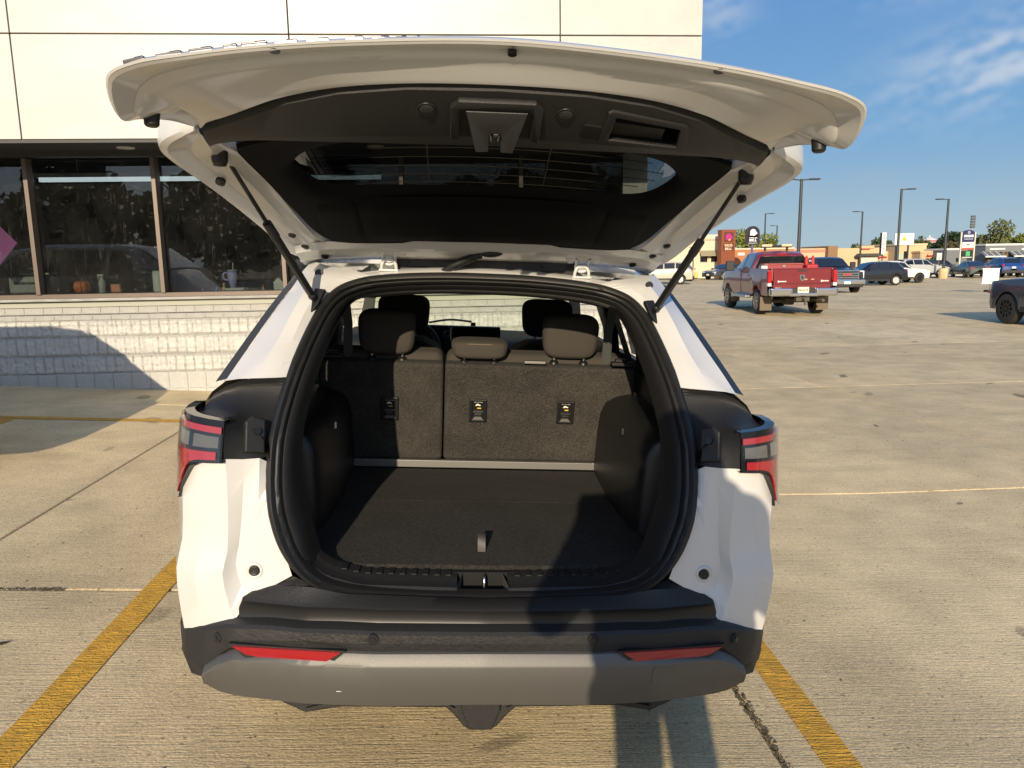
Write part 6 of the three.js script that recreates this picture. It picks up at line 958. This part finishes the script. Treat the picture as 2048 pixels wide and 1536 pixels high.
// shops across the road
const tan1 = std(0.56, 0.41, 0.235, 0.85), tan2 = std(0.48, 0.36, 0.22, 0.85), shopGrey = std(0.17, 0.18, 0.185, 0.8);
function shop(name, label, x0, x1, z, top, mat, depth = 14, trim) { const gy = Math.min(g0(x0, z), -0.8) - 0.2, t = thing(name, label, 'building'); mesh('wall', box(x1 - x0, top - gy, depth, (x0 + x1) / 2, (top + gy) / 2, z - depth / 2), mat, t); if (trim) mesh('parapet', box(x1 - x0 + 0.2, 0.28, depth + 0.2, (x0 + x1) / 2, top, z - depth / 2), trim, t); return t; }
const stoneTex = dataTex(256, (u, v) => { const k = 0.55 + 0.5 * (fbm(u * 14, v * 22, 2, 14, 91) - 0.4); return [k, k * 0.92, k * 0.8]; });
{
  const a = shop('salmon_shop', 'long low shop with a pink red striped band behind the pickups', 50, 59.6, -120, 2.95, tan1); mesh('pink_band', box(9.6, 0.42, 0.1, 54.8, 2.55, -119.94), std(0.55, 0.22, 0.16, 0.8), a); for (let k = 0; k < 5; k++) mesh('shop_window', box(1.1, 1.1, 0.06, 51.4 + k * 1.75, 0.3, -119.95), M.darkGlass, a);
  const b = shop('brown_block_shop', 'small brown block tower of the shop row', 59.3, 60.9, -119, 3.28, std(0.25, 0.15, 0.075, 0.9), 10);
  const c = shop('tan_shop', 'long tan shop with a dark sloped canopy', 61.0, 68.4, -120, 2.9, tan1); mesh('raised_front', box(2.4, 0.4, 0.3, 66.2, 3.05, -119.9), tan1, c); mesh('canopy_roof', extrude([[-2.1, 0], [2.1, 0], [1.6, 0.42], [-1.6, 0.42]], 1.3, { bevel: 0.02 }).translate(66.2, 1.55, -119.8), std(0.06, 0.065, 0.05, 0.8), c); mesh('canopy_front', box(3.0, 1.9, 0.2, 66.2, 0.5, -119.2), std(0.6, 0.55, 0.45, 0.8), c); mesh('red_lettering', box(1.4, 0.18, 0.05, 66.0, 2.75, -119.7), std(0.5, 0.1, 0.06, 0.6), c);
  const d = shop('tan_annex', 'tan annex with a pale roller door right of the canopy shop', 68.5, 71.2, -120, 2.3, tan1); mesh('roller_door', box(1.5, 1.5, 0.06, 70.1, 0.2, -119.95), std(0.42, 0.36, 0.26, 0.8), d); for (let k = 0; k < 5; k++) mesh('door_slat', box(1.46, 0.25, 0.03, 70.1, -0.42 + k * 0.29, -119.90), std(0.44, 0.38, 0.27, 0.8), d);
  const e = shop('tan_tower_shop', 'tan shop with a tall square front behind the car wash sign', 69.9, 75.0, -117.8, 3.3, tan1, 12, std(0.6, 0.47, 0.3, 0.8)); mesh('shop_window', box(0.7, 1.7, 0.06, 71.6, 1.4, -117.75), M.darkGlass, e);
  const f = shop('red_script_shop', 'tan shop front with red script lettering', 72.6, 77.3, -115.5, 2.1, tan2, 10, tan1); for (let k = 0; k < 4; k++) mesh('wall_panel', box(1.08, 1.1, 0.05, 73.25 + k * 1.18, 1.35, -115.46), k % 2 ? tan1 : tan2, f); mesh('red_script', extrude([[-0.9, 0], [-0.75, 0.1], [-0.6, 0.42], [-0.4, 0.16], [-0.2, 0.3], [0, 0.18], [0.2, 0.34], [0.45, 0.18], [0.6, 0.36], [0.9, 0.14], [0.85, 0], [0.3, -0.04], [0, 0.02], [-0.5, -0.04]], 0.08).translate(74.3, 1.30, -115.4), std(0.30, 0.015, 0.02, 0.5), f); mesh('small_lettering', box(0.9, 0.1, 0.04, 74.6, 1.08, -115.42), VM.blackPlastic, f); for (let k = 0; k < 3; k++) mesh('shop_window', box(0.95, 0.95, 0.06, 73.3 + k * 1.3, 0.1, -115.45), M.darkGlass, f); mesh('canopy_edge', box(4.8, 0.12, 0.6, 75.0, 0.66, -115.3), VM.blackPlastic, f);
  const g = shop('grey_shop', 'long grey shop with a white roof edge behind the pylon sign', 74.6, 82, -112, 2.42, shopGrey, 12, std(0.62, 0.62, 0.60, 0.7)); for (const x of [76.4, 79.2]) { const w = mesh('square_window', box(0.5, 0.5, 0.06, x, 0.75, -111.95), M.darkGlass, g); mesh('window_frame', box(0.6, 0.05, 0.08, x, 1.03, -111.95), M.trimSmooth, w); } for (let k = 0; k < 9; k++) mesh('cladding_line', box(7.4, 0.012, 0.02, 78.3, -0.7 + k * 0.32, -111.985), std(0.10, 0.105, 0.11, 0.8), g);
  const h = shop('awning_shop', 'grey shop with white slanted awnings and stone columns', 77.9, 90, -108, 2.95, shopGrey, 4, std(0.64, 0.63, 0.58, 0.7)); mesh('front_window', box(9.0, 1.9, 0.06, 85.4, 0.0, -107.95), M.darkGlass, h); mesh('front_window', box(2.0, 1.9, 0.06, 79.0, 0.0, -107.95), M.darkGlass, h);
  const stone = std(0.36, 0.30, 0.24, 0.95, { map: rep(stoneTex, 0.5), bumpMap: rep(stoneTex, 0.5), bumpScale: 0.06 }); for (const [x, y1, w] of [[78.0, 1.0, 0.6], [80.35, 1.9, 0.95], [83.5, 1.0, 0.55], [85.3, 1.0, 0.55]]) mesh('stone_column', box(w, y1 + 1.5, 0.6, x, (y1 - 1.5) / 2, -107.4, 0.02), stone, h);
  for (const [a0, a1] of [[76.6, 79.8], [81.0, 89.5]]) { mesh('awning_edge', box(a1 - a0, 0.2, 0.14, (a0 + a1) / 2, 1.22, -106.1), std(0.68, 0.66, 0.6, 0.6), h); mesh('awning_roof', loft([[[a0, 1.25, -106.1], [a1, 1.25, -106.1]], [[a0 + 0.4, 1.95, -107.9], [a1, 1.95, -107.9]]]), std(0.13, 0.135, 0.14, 0.7), h); for (let x = a0 + 0.5; x < a1; x += 0.95) mesh('awning_rib', bar([x, 1.29, -106.15], [x + 0.35, 1.98, -107.85], 0.06), std(0.68, 0.66, 0.6, 0.6), h); }
  mesh('white_lettering', box(2.4, 0.22, 0.06, 79.7, 2.32, -107.95), std(0.66, 0.66, 0.64, 0.6), h); mesh('white_lettering', box(3.0, 0.24, 0.06, 85.0, 2.25, -107.95), std(0.66, 0.66, 0.64, 0.6), h); for (const x of [84.3, 84.75]) mesh('ring_mark', new THREE.TorusGeometry(0.2, 0.05, 8, 20).translate(x, 2.28, -107.88), std(0.66, 0.66, 0.64, 0.6), h);
}
// signs
const white = std(0.70, 0.685, 0.63, 0.6);
{
  const y0 = g0(51, -85), t = thing('car_wash_sign', 'white board sign reading car wash with a yellow disc, on two posts', 'sign', [51.34, y0, -85]); mesh('board', box(2.3, 1.33, 0.2, 0, 3.45 - y0, 0, 0.02), white, t); for (const x of [-0.9, 0.55]) mesh('post', box(0.14, 2.85 - y0, 0.14, x, (2.85 - y0) / 2, 0), poleMat, t); mesh('street_plate', box(0.75, 0.24, 0.03, -0.45, 1.55 - y0, 0.09), std(0.25, 0.55, 0.45, 0.6), t);
  decal(t, 'board_print', canvasTex(512, 296, (c) => { c.fillStyle = '#f4f1e6'; c.fillRect(0, 0, 512, 296); c.textAlign = 'center'; c.fillStyle = '#d08a52'; c.font = 'bold 40px sans-serif'; c.fillText('THE', 118, 58, 90); for (const [x, w] of [[176, 120], [312, 134]]) for (let k = 0; k < 5; k++) c.fillRect(x + k * w / 5, 30 + (k % 2) * 4, w / 5 - 7, 24); c.fillStyle = '#e8b422'; c.beginPath(); c.arc(256, 146, 54, 0, 7); c.fill(); c.fillStyle = '#6fa0b8'; c.font = 'bold 50px sans-serif'; c.fillText('CAR WASH', 256, 264, 330); }), 2.2, 1.26, 0, 3.45 - y0, 0.105);
  const y1 = g0(46, -80), u = thing('tall_white_sign', 'narrow tall white sign with vertical lettering', 'sign', [45.98, y1, -80]); mesh('cabinet', box(0.5, 2.34, 0.34, 0, 2.92 - y1, 0, 0.02), white, u); mesh('post', bar([0, 0, 0], [0, 1.8 - y1, 0], 0.06), poleMat, u); for (let k = 0; k < 10; k++) mesh('letter_stroke', box(0.10 + 0.05 * (k % 3), 0.07, 0.02, 0.0, 3.85 - y1 - k * 0.205, 0.18), std(0.10, 0.10, 0.12, 0.6), u); mesh('painted_side_shade', box(0.02, 2.3, 0.36, -0.26, 2.92 - y1, 0), poleMat, u); mesh('red_plate', extrude([[-0.5, 0], [0.5, 0.02], [0.45, 0.2], [0, 0.26], [-0.45, 0.18]], 0.05).translate(0, 1.30 - y1, 0.05), std(0.26, 0.03, 0.03, 0.6), u);  // dark sheet on the cabinet puts its shaded left side into colour
  const y2 = g0(61, -88), v = thing('blue_pylon_sign', 'pylon sign with navy arched head, white panel and green screen between cream posts', 'sign', [61.15, y2, -88]), yy = (y) => y - y2; for (const x of [-0.86, 0.86]) mesh('post', box(0.14, yy(4.25), 0.14, x, yy(4.25) / 2, 0), std(0.66, 0.62, 0.5, 0.6), v);
  const arch = []; for (let k = 0; k <= 12; k++) { const a = Math.PI * k / 12; arch.push([Math.cos(a) * 0.74, yy(4.12) + Math.sin(a) * 0.36]); } arch.push([-0.74, yy(3.08)], [0.74, yy(3.08)]);
  mesh('navy_head', extrude(arch, 0.2, { bevel: 0.01, z: -0.1 }), std(0.025, 0.03, 0.10, 0.5), v); mesh('white_panel', box(1.48, 0.68, 0.2, 0, yy(2.72), 0), white, v); mesh('red_strip', box(1.42, 0.2, 0.2, 0, yy(2.25), 0), std(0.50, 0.08, 0.05, 0.6), v); mesh('screen_frame', box(1.36, 0.72, 0.2, 0, yy(1.66), 0, 0.02), VM.blackPlastic, v); mesh('green_panel', box(0.5, 0.56, 0.03, 0.05, yy(1.68), 0.11), std(0.07, 0.42, 0.14, 0.6), v); mesh('lower_strip', box(1.2, 0.08, 0.18, 0, yy(1.26), 0), white, v);
  mesh('white_word', box(1.2, 0.28, 0.03, 0, yy(3.78), 0.115), std(0.66, 0.62, 0.64, 0.6), v); mesh('thin_word', box(1.1, 0.1, 0.03, 0, yy(3.42), 0.115), std(0.4, 0.4, 0.55, 0.6), v); mesh('round_mark', new THREE.TorusGeometry(0.12, 0.04, 8, 18).translate(0, yy(4.2), 0.12), std(0.66, 0.6, 0.62, 0.6), v); mesh('dark_word', box(0.36, 0.12, 0.02, 0, yy(2.76), 0.11), std(0.14, 0.08, 0.05, 0.6), v);
  const y3 = g0(45.9, -70), w = thing('roadside_sign_back', 'small pale sign on a thin post beside the concrete pier', 'sign', [45.9, y3, -70]); mesh('plate', box(0.5, 0.68, 0.03, 0, 1.45 - y3, 0), std(0.6, 0.59, 0.56, 0.5), w); mesh('post', bar([0, 0, 0], [0, 1.4 - y3, 0], 0.03), M.rail, w);
  const y4 = g0(28.2, -38.6), b = thing('banner_sign', 'blank white two-panel banner on a thin pole with a black base', 'sign', [28.25, y4, -38.6]);
  mesh('base', box(0.42, 0.12, 0.36, 0, 0.06, 0, 0.02), VM.blackPlastic, b); mesh('pole', bar([0, 0.1, 0], [0, 1.28, 0], 0.014), std(0.16, 0.09, 0.06, 0.6), b);
  const cloth = std(0.70, 0.69, 0.66, 0.9); for (const s of [-1, 1]) mesh('panel', loft([0.46, 0.6, 0.9, 1.15, 1.24].map((y, j) => [0.008, 0.12, 0.24, 0.36, 0.46].map((x, i) => [s * x, y, 0.02 + 0.012 * Math.sin(x * 12 + j)])), { crease: 1 }), cloth, b); for (const y of [0.45, 1.25]) mesh('rail', box(1.02, 0.035, 0.03, 0, y, 0.015, 0.008), cloth, b);
}
for (const [x, z, h, l] of [[58.2, -76.5, 1.05, 'tall orange and white traffic cone by the pylon sign'], [49.8, -79.5, 0.7, 'small orange traffic cone by the bush']]) { const t = thing('traffic_cone', l, 'traffic cone', onGround(x, z), 0, 'traffic cones by the road'); mesh('base', box(h * 0.36, 0.05, h * 0.36, 0, 0.025, 0, 0.01), VM.blackPlastic, t); const c1 = std(0.62, 0.12, 0.03, 0.7), prof = (a, b) => lathe([[0.15 - 0.11 * a, h * a + 0.04], [0.15 - 0.11 * b, h * b + 0.04]].map(([r, y]) => [r * h, y]), 16); mesh('cone_body', prof(0, 0.45), c1, t); mesh('white_band', prof(0.45, 0.62), white, t); mesh('cone_body', prof(0.62, 0.74), c1, t); mesh('white_band', prof(0.74, 0.84), white, t); mesh('cone_tip', prof(0.84, 1), c1, t); }
// water tower far behind
{ const t = thing('water_tower', 'far white water tower with a red band above the trees', 'water tower', [384, -1.3, -600]); mesh('tank', lathe([[0, 17.6], [1.2, 17.3], [3.5, 16.2], [6.4, 14.7], [6.6, 13.2], [5.4, 11.4], [2, 10.2], [1.4, 9.8]], 32), std(0.62, 0.57, 0.55, 0.6), t); mesh('red_band', lathe([[6.52, 14.6], [6.72, 14.2], [6.72, 13.7], [6.6, 13.4]], 32), std(0.36, 0.10, 0.07, 0.6), t); mesh('stem', bar([0, 0, 0], [0, 10, 0], 1.4), std(0.55, 0.5, 0.48, 0.6), t); mesh('vent', bar([0, 17.3, 0], [0, 18.6, 0], 0.5), white, t); }

// trees: limbs and many small leaf faces through the crown
function leafMat() { return new THREE.MeshStandardMaterial({ vertexColors: true, roughness: 1, side: THREE.DoubleSide }); }
const leafM = leafMat();
function crownGeo(cx, cy, cz, rx, ry, rz, n, size, col, blobs = 7) {
  const pos = [], colr = [], cl = [];
  for (let b = 0; b < blobs; b++) { const a = rnd() * 6.28, q = Math.sqrt(rnd()) * 0.7; cl.push([Math.cos(a) * q, rr(-0.65, 0.75), Math.sin(a) * q, rr(0.28, 0.5)]); }
  for (let i = 0; i < n; i++) {
    const c = cl[Math.floor(rnd() * blobs)], a = rnd() * 6.283, u = rr(-1, 1), s = Math.sqrt(1 - u * u), r = c[3] * Math.pow(rnd(), 0.4);
    const x = cx + (c[0] + r * s * Math.cos(a)) * rx, y = cy + (c[1] + r * u) * ry, z = cz + (c[2] + r * s * Math.sin(a)) * rz;
    const d = V(rr(-1, 1), rr(-0.3, 1), rr(-1, 1)).normalize(), e = V(rr(-1, 1), rr(-1, 1), rr(-1, 1)).cross(d).normalize(), f = d.clone().cross(e), w = size * rr(0.6, 1.3), k = rr(0.75, 1.25);
    const p = [e.clone().multiplyScalar(w), f.clone().multiplyScalar(w * 0.7), e.clone().multiplyScalar(-w), f.clone().multiplyScalar(-w * 0.7)];
    for (const t of [0, 1, 2, 0, 2, 3]) { pos.push(x + p[t].x, y + p[t].y, z + p[t].z); colr.push(col[0] * k, col[1] * k, col[2] * k); }
  }
  const g = new THREE.BufferGeometry(); g.setAttribute('position', new THREE.Float32BufferAttribute(pos, 3)); g.setAttribute('color', new THREE.Float32BufferAttribute(colr, 3)); g.computeVertexNormals(); return g;
}
const bark = std(0.09, 0.07, 0.05, 1);
function tree(label, x, z, top, r, col, n = 2600, size = 0.22, low = 0.25, group) {
  const y = g0(x, z) - 0.2, h = top - y, t = thing('tree', label, 'tree', [x, y, z], 0, group);
  const lim = [bar([0, 0, 0], [0.05, h * 0.5, 0], h * 0.035, h * 0.022, 8)]; for (let k = 0; k < 7; k++) { const a = k * 0.9 + rnd(); lim.push(bar([0.03, h * rr(0.3, 0.5), 0], [Math.cos(a) * r * 0.7, h * rr(0.6, 0.92), Math.sin(a) * r * 0.7], h * 0.014, h * 0.004, 6)); }
  mesh('trunk', merge(lim), bark, t); mesh('crown', crownGeo(0, h * (1 + low) / 2, 0, r, h * (1 - low) / 2, r, n, size, col, 11), leafM, t);
}
tree('light green tree behind the black restaurant pylon sign', 43.7, -110, 5.3, 3.6, [0.16, 0.19, 0.035], 3000, 0.24, 0.15);
tree('small treetop above the cream restaurant roof', 33.6, -115, 5.0, 1.3, [0.11, 0.14, 0.04], 800, 0.2, 0.3);
tree('loose grey green tree, the tallest, behind the grey shop', 98.6, -135, 7.3, 4.6, [0.12, 0.135, 0.05], 5200, 0.26, 0.1);
tree('dark evergreen tree left of the blue pylon sign', 92.6, -138, 5.5, 3.6, [0.022, 0.042, 0.016], 3600, 0.25, 0.1);
tree('dark tree right behind the blue pylon sign', 96.0, -142, 5.9, 2.8, [0.035, 0.055, 0.02], 2600, 0.25, 0.1);
tree('yellow green tree at the right edge', 107.6, -140, 5.2, 3.4, [0.15, 0.17, 0.03], 3000, 0.24, 0.1);
tree('reddish brown tree below the water tower', 88.8, -130, 4.2, 3.4, [0.10, 0.085, 0.035], 3000, 0.23, 0.05);
tree('dark green tree between the car wash sign and the water tower', 84.0, -134, 4.7, 2.6, [0.05, 0.075, 0.025], 2400, 0.24, 0.05);
tree('dark tree left of the car wash sign', 77.5, -136, 4.5, 2.2, [0.045, 0.07, 0.022], 2200, 0.24, 0.05);
{ // far belt of trees: one mass
  const q = []; for (let k = 0; k < 46; k++) { const x = 60 + k * 4.6 + rr(-1.5, 1.5), z = -190 + rr(-12, 12), h = rr(2.4, 3.3) + (k > 8 ? 0.6 : 0); q.push(crownGeo(x, -1.3 + h * 0.75 + 0.3, z, 3.6, h * 0.85, 3.4, 700, 0.32, [rr(0.04, 0.07), rr(0.065, 0.09), rr(0.02, 0.03)], 8)); }
  const m = mesh('far_tree_belt', mergeGeometries(q), leafM); m.userData.kind = 'stuff'; tag(m, 'far belt of green trees along the horizon', 'trees');
  const q2 = []; for (let k = 0; k < 120; k++) { const a = lerp(-2.6, 2.9, k / 119), d = 420, x = Math.sin(a) * d, z = -Math.cos(a) * d; if (z < -150 && x > 40 && x < 330) continue; q2.push(crownGeo(x, 1.2, z, 13, 4.5, 10, 260, 1.1, [0.05, 0.07, 0.028], 8)); }
  const m2 = mesh('horizon_woods', mergeGeometries(q2), leafM); m2.userData.kind = 'stuff'; tag(m2, 'low dark woods on the horizon', 'trees');
}
{ const t = thing('round_bush', 'round green bush beside the grey shop', 'bush', onGround(61.6, -95)); mesh('stems', merge([0, 1, 2, 3, 4].map((k) => bar([0, 0, 0], [Math.cos(k * 1.3) * 0.6, 1.2, Math.sin(k * 1.3) * 0.6], 0.04, 0.02, 5))), bark, t); mesh('foliage', crownGeo(0, 1.15, 0, 1.25, 1.2, 1.2, 2600, 0.12, [0.085, 0.125, 0.03], 9), leafM, t);
  for (const [x, l] of [[64.0, 'yellow flowering clump left of the far pylon post'], [66.3, 'yellow flowering clump right of the far pylon post']]) { const b = thing('flower_clump', l, 'flowers', onGround(x, -94), 0, 'flower clumps by the grey shop'); mesh('leaves', crownGeo(0, 0.4, 0, 0.7, 0.5, 0.6, 500, 0.09, [0.09, 0.12, 0.02], 6), leafM, b); mesh('blossom', crownGeo(0, 0.75, 0, 0.65, 0.4, 0.5, 300, 0.08, [0.45, 0.29, 0.02], 6), leafM, b); } }

for (const [x, z, h, r] of [[-22, 52, 10.5, 6.5], [-12, 58, 12, 7], [-3, 54, 10.5, 6.5], [9, 60, 12, 7], [19, 55, 10.5, 6.5], [-34, 50, 10.5, 6.5]]) tree('leafy tree behind the viewpoint, seen mirrored in the office windows', x, z, h, r, [0.06, 0.085, 0.025], 4200, 0.55, 0.08, 'trees behind the viewpoint');
// ---------------------------------------------------------------- the photographer, just behind the lens: out of the picture, but the shadow falls on the car
{
  const gx = 0.18, gz = 0.2, gy = g0(gx, gz);
  const who = thing('person', 'person in dark jacket and cap holding up a phone, seen only by shadow', 'person', [gx, gy, gz]);
  const B = [];   // tapered capsules: joint a, joint b, radii
  const limb = (a, b, ra, rb) => B.push([a, b, ra, rb]);
  for (const [s, fx] of [[-1, -0.09], [1, 0.095]]) { limb([fx, 0.98, 0.02], [fx * 1.02, 0.53, 0], 0.092, 0.064); limb([fx * 1.02, 0.53, 0], [fx * 1.05, 0.10, 0.03], 0.062, 0.042); limb([fx * 1.05, 0.06, 0.05], [fx * 1.2, 0.045, -0.17], 0.05, 0.036); }
  limb([-0.10, 1.03, 0.02], [0.10, 1.03, 0.02], 0.135, 0.135); limb([-0.12, 1.12, 0.02], [0.12, 1.12, 0.02], 0.14, 0.14); limb([-0.11, 1.28, 0.03], [0.11, 1.28, 0.03], 0.145, 0.145); limb([-0.13, 1.45, 0.03], [0.13, 1.45, 0.03], 0.145, 0.145); limb([-0.2, 1.62, 0.03], [0.2, 1.62, 0.03], 0.095, 0.095); limb([-0.1, 1.68, 0.04], [0.12, 1.69, 0.04], 0.08, 0.08);
  limb([0, 1.55, 0.03], [0.02, 1.72, 0.02], 0.06, 0.056); limb([0.02, 1.76, 0.0], [0.025, 1.84, 0.01], 0.082, 0.1); limb([0.022, 1.725, -0.05], [0.022, 1.76, -0.06], 0.05, 0.06); limb([0.022, 1.785, -0.095], [0.022, 1.765, -0.118], 0.014, 0.018);
  const phone = [-gx, 1.63 - gy, 0.03 - gz];
  limb([-0.22, 1.57, 0.03], [-0.36, 1.37, -0.04], 0.078, 0.066); limb([-0.36, 1.37, -0.04], [phone[0] - 0.075, phone[1] - 0.05, phone[2] + 0.05], 0.054, 0.034);
  limb([0.22, 1.57, 0.03], [0.33, 1.36, -0.02], 0.078, 0.066); limb([0.33, 1.36, -0.02], [phone[0] + 0.085, phone[1] - 0.05, phone[2] + 0.05], 0.054, 0.034);
  for (const s of [-1, 1]) limb([phone[0] + s * 0.078, phone[1] - 0.05, phone[2] + 0.05], [phone[0] + s * 0.086, phone[1] + 0.01, phone[2] + 0.035], 0.03, 0.028);
  for (const s of [-1, 1]) limb([0.022 + s * 0.1, 1.76, 0.01], [0.022 + s * 0.105, 1.8, 0.015], 0.016, 0.02);
  const N = 88, mc = new MarchingCubes(N, new THREE.MeshStandardMaterial(), false, false, 60000), lo = [-0.55, -0.03, -0.42], hi = [0.55, 2.05, 0.32];
  mc.isolation = 0;
  for (let k = 0; k < N; k++) for (let j = 0; j < N; j++) for (let i = 0; i < N; i++) {
    const x = lerp(lo[0], hi[0], i / N), y = lerp(lo[1], hi[1], j / N), z = lerp(lo[2], hi[2], k / N); let d = 9;
    for (const [a, b, ra, rb] of B) {
      const vx = b[0] - a[0], vy = b[1] - a[1], vz = b[2] - a[2], t = clamp(((x - a[0]) * vx + (y - a[1]) * vy + (z - a[2]) * vz) / (vx * vx + vy * vy + vz * vz), 0, 1);
      const e = Math.hypot(x - a[0] - vx * t, y - a[1] - vy * t, z - a[2] - vz * t) - lerp(ra, rb, t), h = clamp(0.5 + 0.5 * (d - e) / 0.025, 0, 1);
      d = lerp(d, e, h) - 0.025 * h * (1 - h);
    }
    mc.field[i + j * N + k * N * N] = -d;
  }
  mc.update();
  const n = mc.count, src = mc.positionArray, nor = mc.normalArray, pos = new Float32Array(n * 3), col = new Float32Array(n * 3);
  for (let i = 0; i < n; i++) { for (let c = 0; c < 3; c++) pos[i * 3 + c] = lerp(lo[c], hi[c], (src[i * 3 + c] + 1) / 2); const y = pos[i * 3 + 1], z = pos[i * 3 + 2]; const q = y > 1.62 && z > -0.13 ? [0.45, 0.28, 0.2] : y > 1.56 && z < -0.1 ? [0.45, 0.28, 0.2] : y > 0.97 ? [0.03, 0.035, 0.05] : y > 0.09 ? [0.04, 0.045, 0.07] : [0.02, 0.02, 0.02]; col.set(q, i * 3); }
  let g = new THREE.BufferGeometry(); g.setAttribute('position', new THREE.BufferAttribute(pos, 3)); g.setAttribute('color', new THREE.BufferAttribute(col, 3)); g = mergeVertices(g, 1e-4); g.computeVertexNormals(); g = g.toNonIndexed();
  const fingers = []; for (const s of [-1, 1]) for (let f = 0; f < 5; f++) {
    const px = phone[0] + s * 0.086, py = phone[1], pz = phone[2], y = f < 4 ? py + 0.022 - f * 0.019 : py - 0.03, l = [0.9, 1, 0.95, 0.8, 0.85][f];
    fingers.push(f < 4 ? tube([[px + s * 0.004, y, pz + 0.03], [px + s * 0.006, y + 0.002, pz + 0.004], [px - s * 0.008, y + 0.002, pz - 0.013], [px - s * 0.03 * l, y, pz - 0.0155]], 0.0078, 12, 8) : tube([[px, y, pz + 0.035], [px - s * 0.02, y + 0.012, pz + 0.022], [px - s * 0.04, y + 0.03, pz + 0.013]], 0.0092, 10, 8));
  }
  const fg = merge(fingers); fg.deleteAttribute('uv'); fg.setAttribute('color', new THREE.Float32BufferAttribute(new Array(fg.attributes.position.count).fill([0.45, 0.28, 0.2]).flat(), 3));
  mesh('body', mergeGeometries([g, fg]), new THREE.MeshStandardMaterial({ vertexColors: true, roughness: 0.9 }), who);
  const cap = lathe([[0, 0.075], [0.05, 0.07], [0.09, 0.04], [0.106, 0], [0.108, -0.03]], 28); cap.scale(1, 1.25, 1.12); cap.translate(0.024, 1.885, 0.005); mesh('cap', cap, std(0.03, 0.03, 0.04, 0.9), who);
  const brim = extrude([[-0.09, 0], [-0.085, -0.05], [-0.05, -0.085], [0, -0.095], [0.05, -0.085], [0.085, -0.05], [0.09, 0]], 0.006); brim.rotateX(Math.PI / 2); brim.rotateX(0); brim.scale(1, 1, 1); brim.translate(0.024, 1.85, -0.09); mesh('cap_brim', brim, std(0.03, 0.03, 0.04, 0.9), who);
  const ph = thing('smartphone', 'black smartphone held level in two hands at the lens position', 'phone', [0, 1.63, 0.036]); mesh('phone_body', box(0.158, 0.076, 0.009, 0, 0, 0, 0.004), M.lampBlack, ph); mesh('screen', box(0.15, 0.069, 0.001, 0, 0, 0.0052), M.darkGlass, ph); mesh('camera_bump', box(0.03, 0.03, 0.004, -0.055, 0.018, -0.006, 0.0015), M.lampBlack, ph);
}
renderer.render(scene, camera);
